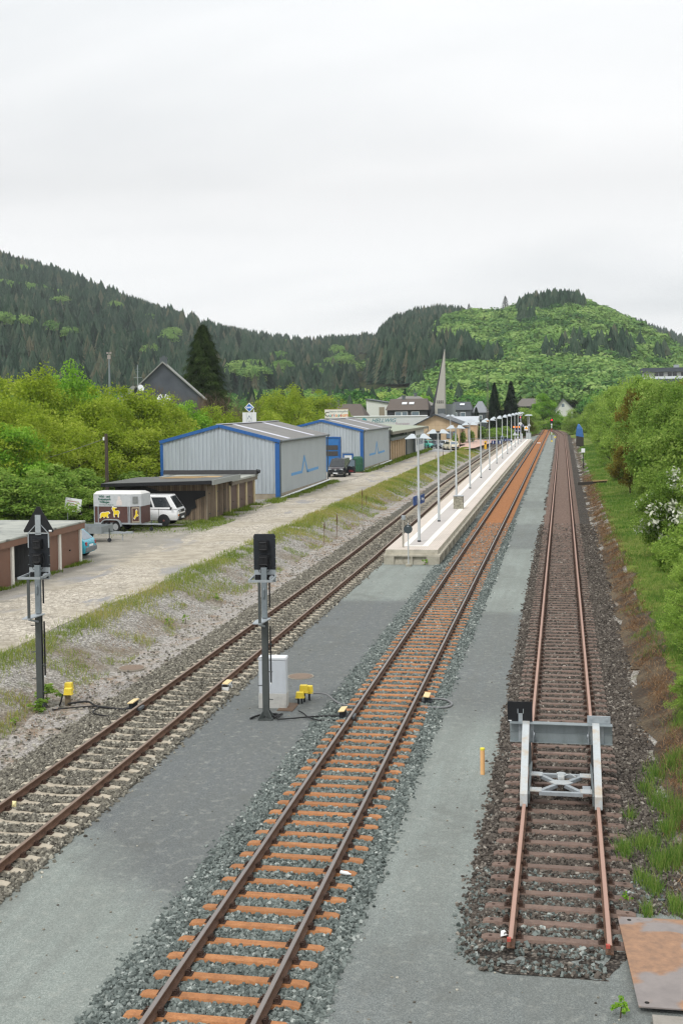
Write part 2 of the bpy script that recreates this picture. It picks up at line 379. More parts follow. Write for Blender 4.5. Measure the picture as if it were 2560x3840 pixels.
def mat_stone(kind):
    t = NT('stone_'+kind); a, b, c_, d = [srgb(h) for h in STONES[kind]]
    c = t.ramp(t.attr(), [(.0, a), (.35, b), (.75, c_), (.97, d)])
    c = t.mix(t.math('MULTIPLY', t.noise(t.pos(), 70, 2), .35), c, tuple(x*.6 for x in b))
    return t.bsdf(c, .85, 0, None, .25)
def mat_bankgravel():
    t = NT('bank_gravel'); p = t.pos(); f = t.noise(p, 40, 3, .7); m = t.noise(p, 1.4, 5, .65)
    c = t.ramp(t.math('ADD', t.math('MULTIPLY', t.voro(p, 24, 'Color'), .6), t.math('MULTIPLY', f, .4)), [(.2, srgb('#6b6763')), (.5, srgb('#928e89')), (.85, srgb('#c2beb8'))])
    c = t.mix(t.ramp(m, [(.5, 0.0), (.66, .6)]), c, srgb('#8a7358'))
    return t.bsdf(c, .95, 0, t.bump(f, .4, .012), .15)
def mat_brush():
    t = NT('dry_litter'); p = t.pos(); f = t.noise(t.pos((1, 2.2, 1)), 14, 5, .75); m = t.noise(p, .8, 4)
    a = t.ramp(f, [(.3, srgb('#40382f')), (.55, srgb('#6c6151')), (.75, srgb('#9f8d70'))])
    b = t.ramp(f, [(.3, srgb('#332d28')), (.7, srgb('#5d544a'))])
    c = t.mix(t.ramp(m, [(.4, 0.0), (.6, 1.0)]), a, b)
    return t.bsdf(c, .95, 0, t.bump(f, .8, .05), .1)
M_GROUND = mat_ground(); M_MEADOW = mat_meadow()
# the base sheet: dense near, coarse far, one mesh
def make_ground():
    xs = np.concatenate([np.array([-3000, -2200, -1500, -900, -500, -300, -200, -130, -90, -60, -45, -36, -30, -26, -22, -19]), np.arange(-18, -13.9, .22), np.array([-13, -12, -11, -9, -6, -3, 0, 1.5]), np.arange(1.8, 10, .3), np.array([11, 13, 16, 20, 30, 45, 70, 110, 170, 260, 400, 700, 1200, 2000, 3000])])
    ys = np.concatenate([np.array([-60, -20, 0, 6]), np.arange(10, 80, .4), np.arange(80, 240, 1.2), np.array([245, 255, 270, 290, 320, 360, 420, 500, 700, 1000, 1500, 2200, 2900])])
    X, Y = np.meshgrid(xs, ys); Z = zprof(X, Y)-.014
    nx = len(xs); V = np.stack([X, Y, Z], -1).reshape(-1, 3)
    i = np.arange(len(ys)-1)[:, None]*nx+np.arange(nx-1)[None]
    F = np.stack([i, i+1, i+nx+1, i+nx], -1).reshape(-1, 4)
    cx = V[F].mean(1); mi = (((cx[:, 0] > 3.0) & (cx[:, 1] > 33-2*cx[:, 0])) | (cx[:, 0] < -34) | (cx[:, 1] > 290)).astype(int)
    o = mesh_np('ground', V, F, [M_GROUND, M_MEADOW], matidx=mi, smooth=True); o['kind'] = 'structure'
make_ground()
def road_left(y):
    return np.interp(y, [0, 40, 57, 60, 76, 79, 96, 118, 121, 136, 139, 160, 208, 212, 235], [-24.3, -24.3, -24.3, -31, -31, -24, -23.6, -23.6, -32, -32, -23.4, -23.4, -24.6, -38, -38])
strip('road', road_left, -17.55, 12, 232, 34, 500, mat_cobble(), -.002, .18, 2.2, 4)
strip('gravel_path', -14.5, -12.5, 10, 250, 10, 420, mat_bankgravel(), .004, .22, 1.2, 11)
def yard_z(x, y): return np.full_like(np.asarray(x, float), -.235)+(vnoise(x, y, 1.5, 2)-.5)*.03
strip('track_path', -10.6, lambda y: np.interp(y, [19, 22], [2.4, .5]), 9, 330, 30, 500, mat_chips(), .0, .1, 2, 21, zfun=yard_z)
pm = plain('pink_paving', '#bd9f92', .8, var=.12, scale=2)
strip('station_forecourt', lambda y: np.interp(y, [205, 236, 262], [-20.5, -20, -24]), lambda y: np.interp(y, [203, 212, 240, 262], [-17.6, -15.6, -14.2, -14.2]), 203, 262, 12, 60, pm, .05, .05, 2, 31, zfun=lambda x, y: np.full_like(x, ROADZ-.02))
asph = plain('smooth_asphalt', '#9a9b9b', .85, var=.12, scale=1.5)
strip('car_park', lambda y: np.interp(y, [205, 216, 232], [-27, -29, -29]), -18.5, 196, 232, 12, 40, asph, .03, .4, 3, 41, zfun=lambda x, y: np.full_like(x, ROADZ))
strip('workshop_yard', -31, lambda y: np.interp(y, [117, 124, 136], [-22.9, -21.8, -22.6]), 117.2, 136.8, 14, 40, plain('yard_concrete', '#a59e93', .9, var=.14, scale=.8, dirt='#6d675e', dirtamt=.6), .022, .3, 2.5, 44)
M_BED = {k: mat_ballast(k) for k in STONES}
def bed(name, cx, x0, x1, y0, y1, kind, seed):
    def zf(x, y):
        c = cx(y) if callable(cx) else cx
        d = np.abs(x-c)
        return -.222-.05*sstep(1.2, 2.1, d)+(vnoise(x, y, .14, seed)-.5)*.02+(vnoise(x, y, .5, seed+1)-.5)*.02
    return strip(name, x0, x1, y0, y1, 44, 700, M_BED[kind], 0, .13, .5, seed, 1.5, zfun=zf)
def t1c(y): return np.interp(y, [0, 23, 64, 126, 208, 257, 285, 300, 310, 322, 340], [-10.97, -10.97, -11.05, -11.95, -12.2, -12.1, -11.6, -10.9, -9.8, -8.4, -5.6])
def t2c(y): return np.interp(y, [0, 100, 200, 270, 330, 400, 450, 487, 520, 560], [-4.9, -4.92, -5.05, -5.2, -5.25, -5.35, -5.2, -4.3, -2.2, 2.5])
def t3c(y): return np.interp(y, [0, 30, 100, 200, 246, 316, 332, 345, 362, 384, 400], [-.13, -.09, -.14, -.24, -.36, -.47, -.75, -1.15, -1.9, -3.6, -5.2])
bed('ballast_bed', t1c, lambda y: t1c(y)-2.05, lambda y: t1c(y)+1.28, 10, 320, 'tan', 51)
bed('ballast_bed', t2c, lambda y: t2c(y)-1.72, lambda y: t2c(y)+1.5, 9, 480, 'grey', 61)
bed('ballast_bed', t3c, lambda y: t3c(y)-1.5*np.interp(y, [17.5, 17.7, 18.1, 18.9], [.5, .75, .92, 1]), lambda y: t3c(y)+np.interp(y, [17.5, 17.8, 18.4, 20, 21], [.7, .9, 1.05, 1.2, 2.7]), 17.55, 395, 'brown', 71)
strip('dry_litter', 2.05, lambda y: np.interp(y, [20, 40, 100, 200], [3.4, 3.2, 2.7, 2.6]), 22, 300, 16, 500, mat_brush(), .02, .3, 1.5, 81)
# ---- loose stones (uncountable)
def stones(name, cx, x0, x1, y0, y1, n, kind, sleepers, half, size=.026, power=1.6):
    t = rng.random(n)**power; y = y0+(y1-y0)*t
    c = cx(y); x = c+x0+(x1-x0)*rng.random(n)+rng.normal(size=n)*.09*(rng.random(n) < .5)
    d = np.abs(x-c)
    keep = (np.abs(d-.75) > .085)
    ph = np.abs(((y-sleepers+.3) % .6)-.3)
    keep &= ~((ph < .11) & (d < half)) & ~((x > .72) & (y < 20.0)) & (rng.random(n) < 1.15-.9*sstep(38, y1, y))
    if kind == 'brown': keep &= rng.random(n) < sstep(17.8, 21, y)+.15
    if cx is t3c: keep &= (d < .85+np.clip(y-17.45+(rng.random(n)-.5)*.35, 0, 9)*1.1) & (y > 17.55+rng.random(n)**2*.3)
    x, y, d, ph = x[keep], y[keep], d[keep], ph[keep]; n = len(x)
    s = size*(.55+.75*rng.random(n)**1.5)*(1+.006*(y-y0))
    z = -.222-.05*sstep(1.2, 2.1, d)+s*.3+rng.random(n)*.008
    c8 = np.array([(i, j, k) for k in (-1, 1) for j in (-1, 1) for i in (-1, 1)], float)
    P = c8[None]*(1+.55*(rng.random((n, 8, 3))-.5))*s[:, None, None]*(np.array([1.2, .9, .68])*(1+.4*(rng.random((n, 1, 3))-.5)))
    a = rng.normal(size=(n, 4)); a /= np.linalg.norm(a, axis=1)[:, None]; q0, q1, q2, q3 = a.T
    Rm = np.stack([1-2*(q2*q2+q3*q3), 2*(q1*q2-q0*q3), 2*(q1*q3+q0*q2), 2*(q1*q2+q0*q3), 1-2*(q1*q1+q3*q3), 2*(q2*q3-q0*q1), 2*(q1*q3-q0*q2), 2*(q2*q3+q0*q1), 1-2*(q1*q1+q2*q2)], -1).reshape(n, 3, 3)
    P = np.einsum('nij,nkj->nki', Rm, P)+np.stack([x, y, z], -1)[:, None]
    fq = np.array([(0, 2, 3, 1), (4, 5, 7, 6), (0, 1, 5, 4), (2, 6, 7, 3), (0, 4, 6, 2), (1, 3, 7, 5)])
    F = (np.arange(n)[:, None, None]*8+fq[None]).reshape(-1, 4)
    tint = np.repeat(np.clip(rng.normal(.45, .24, n), 0, 1), 6)
    o = mesh_np(name, P.reshape(-1, 3), F, mat_stone(kind), attr=tint); o['kind'] = 'stuff'; return o
stones('ballast_stones', t2c, -1.8, 1.58, 13.5, 85, 100000, 'grey', 15.48, 1.25)
stones('ballast_stones', t3c, -1.55, 2.15, 17.6, 85, 90000, 'brown', 19.28, 1.28)
stones('ballast_stones', t3c, -1.6, 1.7, 17.55, 21.5, 12000, 'grey', 19.28, 1.28, power=1.3)
stones('ballast_stones', t1c, -2.15, 1.35, 17, 90, 90000, 'tan', 19.5, 1.2)

def strays(n, x0, x1, y0, y1, kind, size):
    y = y0+(y1-y0)*rng.random(n)**1.5; x = x0+(x1-x0)*rng.random(n); s = size*(.5+rng.random(n)); c8 = np.array([(i, j, k) for k in (-1, 1) for j in (-1, 1) for i in (-1, 1)], float)
    P = c8[None]*(1+.6*(rng.random((n, 8, 3))-.5))*s[:, None, None]*np.array([1.2, .9, .6])+np.stack([x, y, -.235+s*.4], -1)[:, None]; fq = np.array([(0, 2, 3, 1), (4, 5, 7, 6), (0, 1, 5, 4), (2, 6, 7, 3), (0, 4, 6, 2), (1, 3, 7, 5)])
    o = mesh_np('stray_stones', P.reshape(-1, 3), (np.arange(n)[:, None, None]*8+fq[None]).reshape(-1, 4), mat_stone(kind), attr=np.repeat(np.clip(rng.normal(.55, .3, n), 0, 1), 6)); o['kind'] = 'stuff'
strays(160, -9.7, -6.6, 14, 62, 'tan', .011); strays(160, -3.4, -1.5, 13, 62, 'tan', .011); strays(120, -3.2, 1.2, 12, 18, 'tan', .011); strays(2500, -14.4, -12.7, 22, 90, 'tan', .02)
# ------------------------------------------------------------------ tracks
def rustmat(name, a, b, c_, rough=.75, metal=0.0, scale=5):
    t = NT(name); p = t.pos(); f = t.noise(p, scale, 6, .65); g = t.noise(p, scale*8, 3, .6)
    c = t.ramp(t.math('ADD', t.math('MULTIPLY', f, .7), t.math('MULTIPLY', g, .3)), [(.3, srgb(a)), (.52, srgb(b)), (.75, srgb(c_))])
    oi = t.n('ShaderNodeObjectInfo').outputs['Random']; big = t.noise(t.pos((.2, 1.7, .2)), 1.0, 3)
    v = t.math('ADD', t.math('MULTIPLY', oi, .45), t.math('MULTIPLY', big, .6)); c = t.mix(t.ramp(v, [(.35, .5), (.75, 0.0)]), c, tuple(x*.62 for x in srgb(b)))
    c = t.mix(t.ramp(t.noise(p, 2.3, 4), [(.62, 0.0), (.75, .5)]), c, tuple(x*.45 for x in srgb(a)))
    return t.bsdf(c, rough, metal, t.bump(g, .25, .005), .3)
M_SL2 = rustmat('rusty_orange_steel', '#835a3e', '#ab764d', '#c48f62')
M_SL3 = rustmat('rusty_purple_steel', '#584943', '#77645a', '#8e796c')
M_SL1 = plain('old_concrete_sleeper', '#ada493', .9, var=.2, scale=4, dirt='#6d6454', dirtamt=.6)
M_CLIP = rustmat('fastening_steel', '#2c201b', '#45332a', '#5e4638')
M_WEB = rustmat('rail_web_rust', '#4f3a2f', '#6a5040', '#7f6350')
M_HEAD2 = plain('worn_rail_head', '#8f8884', .38, .75, var=.12, scale=3, stretch=(1, .1, 1))
M_HEAD1 = plain('brown_rail_head', '#8c7869', .42, .6, var=.12, scale=3, stretch=(1, .1, 1))
M_HEAD3 = plain('salmon_rail_head', '#a58577', .6, .1, var=.12, scale=3, stretch=(1, .1, 1))
RAILP = [(-.0625, -.155), (.0625, -.155), (.0625, -.143), (.018, -.125), (.009, -.105), (.009, -.045), (.035, -.034), (.036, -.008), (.028, 0), (-.028, 0), (-.036, -.008), (-.035, -.034), (-.009, -.045), (-.009, -.105), (-.018, -.125), (-.0625, -.143)]
def rail(parent, cfun, off, y0, y1, head, web, step=4.0, dz=0.0):
    ys = np.arange(y0, y1+step*.5, step); ys[-1] = y1
    xs = cfun(ys)+off; b = MB(); rings = []
    for x, y in zip(xs, ys): rings.append([(x+p[0], y, p[1]+dz) for p in RAILP])
    n = len(RAILP); b.v = [q for r in rings for q in r]
    for i in range(len(rings)-1):
        for k in range(n):
            a = i*n+k; c = i*n+(k+1) % n; b.f.append((a, c, c+n, a+n)); b.m.append(1 if k in (7, 8, 9) else 0)
    b.f.append(tuple(range(n))); b.m.append(0); b.f.append(tuple((len(rings)-1)*n+k for k in range(n))); b.m.append(0)
    return b.build('rail', [web, head], parent)
def steel_sleeper(half, holes):
    b = MB(); rings = []
    for x, dz, k in ((-half, -.105, .9), (-half+.02, -.03, .97), (-half+.09, -.004, 1), (-.9, 0, 1), (0, 0.0, 1), (.9, 0, 1), (half-.09, -.004, 1), (half-.02, -.03, .97), (half, -.105, .9)):
        z = -.168+dz; rings.append([(x, -.125*k, z-.085+(-dz*.3)), (x, -.078*k, z), (x, .078*k, z), (x, .125*k, z-.085+(-dz*.3))])
    b.loft(rings, closed=True)
    if holes:
        for s in (-1, 1): b.disc((s*(half-.16), 0, -.169), .028, (0, 0, 1), .006, 10, 1)
    return b
def concrete_sleeper(half):
    b = MB(); rings = []
    for x, z, wb in ((-half, -.20, .125), (-half+.12, -.185, .13), (-.98, -.175, .135), (-.58, -.172, .135), (-.46, -.205, .125), (0, -.225, .115), (.46, -.205, .125), (.58, -.172, .135), (.98, -.175, .135), (half-.12, -.185, .13), (half, -.20, .125)):
        rings.append([(x, -wb, z-.14), (x, -wb*.72, z), (x, wb*.72, z), (x, wb, z-.14)])
    b.loft(rings); return b
def clip_mb(off):
    b = MB(); x0 = off
    b.box(x0-.17, x0+.17, -.075, .075, -.168, -.156)
    for s in (-1, 1):
        x = x0+s*.105
        b.box(x-.03, x+.03, -.05, .05, -.158, -.122); b.box(x-.045*(1), x+.03, -.03, .03, -.135, -.115)
        b.tube([(x, 0, -.15), (x, 0, -.085)], .016, 6)
        for q in (-.045, 0, .045):
            b.tube([(x-.028, q, -.13), (x-.012, q, -.095), (x+.018, q, -.095), (x+.03, q, -.128)], .009, 5)
    return b
def track(label, cfun, y0, y1, first, half, kind, slm, head, group):
    root = thing('railway_track', label, 'railway track', (0, 0, 0), group=group)
    for s in (-.75, .75): rail(root, cfun, s, y0, y1, head, M_WEB)
    proto = None; n = int((y1-first)/.6)
    base = concrete_sleeper(half) if kind == 'concrete' else steel_sleeper(half, kind == 'rust3')
    def ang(y): return -math.atan2(float(cfun(y+1)-cfun(y-1)), 2)
    cl = None
    for i in range(min(100, n)):
        y = first+.6*i; x = float(cfun(y))
        if proto is None:
            o = base.build('sleeper', [slm, M_CLIP], root, smooth=25); proto = o
            cl = [clip_mb(q).build('rail_fastening', M_CLIP, o) for q in (-.75, .75)]
        else:
            o = proto.copy(); COL.objects.link(o); o.parent = root
            for q in cl:
                c = q.copy(); COL.objects.link(c); c.parent = o
        o.location = (x+random.uniform(-.015, .015), y+random.uniform(-.015, .015), random.uniform(-.004, .004)); o.rotation_euler = (0, 0, ang(y)+random.uniform(-.008, .008))
    bv = np.array(base.v); far = np.arange(first+60, y1-.3, .6); V = []; F = []; k = 0
    cb = clip_mb(-.75); cb2 = clip_mb(.75); Fq = []; mi = []
    for y in far:
        x = float(cfun(y)); V.append(bv+np.array([x, y, 0]))
        for f in base.f:
            for j in range(1, len(f)-1): Fq.append((k+f[0], k+f[j], k+f[j+1])); mi.append(0)
        k += len(bv)
        for s in (-.75, .75):
            for e in (-.1, .1):
                bb = MB().box(x+s+e-.04, x+s+e+.04, y-.05, y+.05, -.17, -.09); V.append(np.array(bb.v))
                for f in bb.f: Fq.append((k+f[0], k+f[1], k+f[2])); Fq.append((k+f[0], k+f[2], k+f[3])); mi += [1, 1]
                k += 8
    if len(far):
        o = mesh_np('distant_sleepers', np.concatenate(V), np.array(Fq), [slm, M_CLIP], root, matidx=mi); o['kind'] = 'stuff'
    return root
TG = 'railway tracks side by side'
track('railway track on pale dished concrete sleepers running left of the platform', t1c, 8, 336, 15.3, 1.17, 'concrete', M_SL1, M_HEAD1, TG)
track('railway track on bright orange rusty steel sleepers right of the platform', t2c, 8, 540, 8.28, 1.2, 'rust2', M_SL2, M_HEAD2, TG)
r3 = track('dead-end railway track on purple-brown steel sleepers under the buffer stop', t3c, 18.25, 398, 18.68, 1.26, 'rust3', M_SL3, M_HEAD3, TG)
M_RED = plain('red_paint', '#b5493f', .6, var=.25, scale=20, dirt='#8a6a58', dirtamt=.7)
for s in (-.75, .75):
    MB().box(-.13+s-.03, -.13+s+.03, 18.236, 18.25, -.05, 0).box(-.13+s-.03, -.13+s+.03, 18.236, 18.29, 0, .003).build('red_end_mark', M_RED, r3)
# ------------------------------------------------------------------ steel plate, slab, litter
M_PLATE = (lambda t: t.bsdf(t.mix(t.ramp(t.noise(t.pos((.9, .9, .9)), .95, 5, .5, .8), [(.44, 1.0), (.50, 0.0)]), t.ramp(t.noise(t.pos(), 6, 5, .7), [(.3, srgb('#7f6553')), (.7, srgb('#a58063'))]), t.ramp(t.noise(t.pos(), 3, 6, .7), [(.3, srgb('#7b7573')), (.62, srgb('#8b8481')), (.75, srgb('#6a625e'))])), .6, .1, None, .4))(NT('rusty_plate'))
pl = thing('steel_plate', 'flat rusty steel plate lying at the end of the siding', 'steel plate', (.98, 16.72, -.165))
MB().prism([(0, 0), (2.6, .05), (2.5, 3.0), (-.16, 2.93)], 'z', 0, .02).build('plate', M_PLATE, pl)
for q in ((.02, 2.82), (.12, .12)): MB().disc((q[0], q[1], .0205), .035, (0, 0, 1), .004, 12).build('bolt_hole', plain('dark_hole', '#15130f', .9), pl)
tag(MB().box(1.15, 3.4, 14.4, 16.6, -.33, -.18).build('concrete_slab', plain('slab_concrete', '#8f8b84', .9, var=.15, scale=3, dirt='#5e5a52', dirtamt=.5), bevel=.01), 'grey concrete slab in front of the rusty plate', 'slab')
M_WHITE = plain('white_paint', '#dfe2e2', .5, var=.04)
lt = thing('litter', 'crumpled white paper scrap beside the left rail end of the siding', 'litter', (-1.03, 18.62, -.15))
MB().add([(0, 0, 0), (.12, .02, .03), (.1, .12, 0), (0, .1, .05), (.06, .06, .09)], [(0, 1, 4), (1, 2, 4), (2, 3, 4), (3, 0, 4)]).build('paper', M_WHITE, lt)
lt = thing('litter', 'small yellow and white wrapper against the left rail of the concrete track', 'litter', (-11.52, 23.1, -.1))
MB().add([(0, 0, 0), (.1, .0, .0), (.1, .02, .12), (0, .03, .12), (.05, -.03, .06)], [(0, 1, 4), (1, 2, 4), (2, 3, 4), (3, 0, 4)]).build('wrapper', plain('yellow_wrapper', '#d8cf9a', .5, var=.4, scale=30), lt)
lt = thing('litter', 'white plastic bottle lying beside the right rail of the orange track', 'litter', (-4.0, 20.75, -.13))
MB().tube([(0, 0, 0), (.14, -.05, .0), (.17, -.06, 0), (.2, -.07, 0)], [.035, .035, .015, .015], 10).build('bottle', M_WHITE, lt, smooth=40)
# ------------------------------------------------------------------ buffer stop
M_GALV = plain('galvanised_steel', '#a3abb0', .45, .35, var=.14, scale=7, spec=.5, dirt='#8b8f90', dirtamt=.5, bump=.08)
M_GALVR = plain('rust_stained_steel', '#b4babc', .5, .25, var=.1, scale=4, dirt='#b59c78', dirtamt=.75)
M_GALVD = plain('weathered_grey_steel', '#6d7577', .5, .3, var=.15, scale=5, dirt='#55605c', dirtamt=.5, stretch=(1, 1, .3))
M_BLACK = plain('black_panel', '#14161a', .5, var=.2, scale=8)
bs = thing('buffer_stop', 'grey galvanised buffer stop with crossed braces standing on the siding', 'buffer stop', (-.1, 24.6, 0))
bm = MB(); bm.box(-1.12, 1.12, 2.0, 2.05, .74, 1.16); bm.box(-1.12, 1.12, 1.84, 2.05, 1.155, 1.175); bm.box(-1.12, 1.12, 1.9, 2.0, .73, .745); bm.box(-1.12, 1.12, 1.985, 2.0, .945, .953)
bm.build('buffer_beam', plain('beam_grey_steel', '#838c8f', .5, .3, var=.15, scale=5, dirt='#656d6a', dirtamt=.5, stretch=(1, 1, .3)), bs, bevel=.006)
for s, xx in ((-1, -.76), (1, .76)):
    g = MB(); w_ = .155
    # raking strut: foot (y 0) up to the beam
    g.prism([(-.06, -.06), (.16, -.06), (.2, .16), (1.98, 1.14), (1.98, 1.20), (1.78, 1.17), (-.02, .2)], 'x', xx-w_/2, xx+w_/2)
    g.build('raking_strut', M_GALVR, bs, bevel=.008)
    g = MB(); g.box(xx-s*.06-.012, xx-s*.06+.012, 1.9, 2.62, -.02, .1); g.prism([(2.05, 1.1), (2.3, 1.1), (2.66, .02), (2.4, .02)], 'x', xx-s*.055-.04, xx-s*.055+.04)
    g.build('front_post', M_GALVD, bs, bevel=.005)
    g = MB(); g.box(xx-.17, xx+.17, 1.97, 1.985, .72, 1.13); g.box(xx-s*.16-.006, xx-s*.16+.006, 1.8, 1.98, .78, 1.0); g.disc((xx-s*.172, 1.86, .93), .05, (1, 0, 0), .03, 12)
    for a in (-.13, .13):
        for c in (.8, .9, 1.0, 1.08): g.disc((xx+a, 1.965, c), .014, (0, 1, 0), .02, 6)
    g.build('bolted_bracket', M_GALV, bs)
    g = MB(); g.box(xx-s*.1-.02, xx-s*.1+.02, .1, 2.4, -.04, .16); g.build('side_rail', M_GALVD, bs)
    g = MB()
    for yy in (.28, 1.35): g.box(xx-s*.12-(.0 if s > 0 else 0)-.0, xx-s*.36, yy, yy+.26, .155, .172); [g.disc((xx-s*.15, yy+.04+.06*k, .178), .012, (0, 0, 1), .012, 6) for k in range(4)]
    g.build('gusset_plate', M_GALVR, bs)
g = MB(); g.bar((-.45, .33, .12), (.45, .33, .12), .09, .08); g.build('cross_bar', M_GALV, bs, bevel=.004)
g = MB(); g.bar((-.45, 1.55, .12), (.45, 1.55, .12), .09, .08); g.build('cross_bar', M_GALV, bs, bevel=.004)
for a, c in (((-.42, .42), (-.1, .86)), ((.42, .42), (.1, .86)), ((-.42, 1.46), (-.1, 1.02)), ((.42, 1.46), (.1, 1.02))):
    MB().bar((a[0], a[1], .12), (c[0], c[1], .12), .09, .075).build('diagonal_brace', M_GALV, bs, bevel=.004)
MB().prism([(-.26, .94), (-.12, .80), (.12, .80), (.26, .94), (.12, 1.08), (-.12, 1.08)], 'z', .158, .174).build('centre_plate', M_GALVR, bs)
g = MB(); g.box(-.07, .07, 1.12, 1.34, .16, .22); g.disc((0, 1.4, .2), .1, (0, 0, 1), .05, 14); g.tube([(.06, 1.3, .2), (.2, 1.36, .23), (.32, 1.26, .19)], .012, 6); g.build('clamp', M_GALVR, bs)
g = MB(); g.box(.45, .62, .75, .98, .0, .1); g.box(.28, .45, .8, .86, .02, .06); g.build('brake_shoe', M_GALV, bs)
g = MB(); g.box(-.45, .35, 2.06, 2.3, 1.0, 1.015); g.box(-.45, .35, 2.06, 2.3, 1.07, 1.085); [g.box(x, x+.03, 2.06, 2.3, 1.015, 1.07) for x in (-.45, -.36, .23, .32)]; g.build('coupling_rest', M_GALV, bs)
g = MB(); g.box(.58, 1.08, 2.06, 2.1, .72, 1.33); g.disc((.83, 2.15, 1.1), .2, (0, 1, 0), .12, 20); [g.disc((.83+a, 2.05, 1.27), .03, (0, 1, 0), .03, 8) for a in (-.17, .17)]; g.build('buffer_pad', M_GALV, bs)
g = MB(); g.box(-1.17, -.62, 1.995, 2.01, 1.16, 1.62); bd = g.build('signal_board', M_BLACK, bs)
g = MB(); g.box(-.93, -.84, 1.975, 1.992, 1.05, 1.36); [g.box(-.95+a, -.935+a, 1.97, 1.992, 1.36, 1.46) for a in (0, .12)]; g.build('board_bracket', M_GALV, bs)
MB().box(-1.15, -1.08, 1.985, 1.993, 1.18, 1.2).build('sticker', M_WHITE, bd)
# ------------------------------------------------------------------ marker post
mk = thing('marker_post', 'short peach-coloured plastic marker post with a yellow cap', 'marker post', (-1.88, 27.17, -.24))
MB().tube([(0, 0, 0), (0, 0, .57)], .052, 16).build('post', plain('peach_plastic', '#e3b27a', .55, var=.06), mk, smooth=40)
MB().tube([(0, 0, .57), (0, 0, .61), (0, 0, .615)], [.055, .055, .045], 16).build('cap', plain('yellow_green_cap', '#d9cf3f', .5), mk, smooth=40)
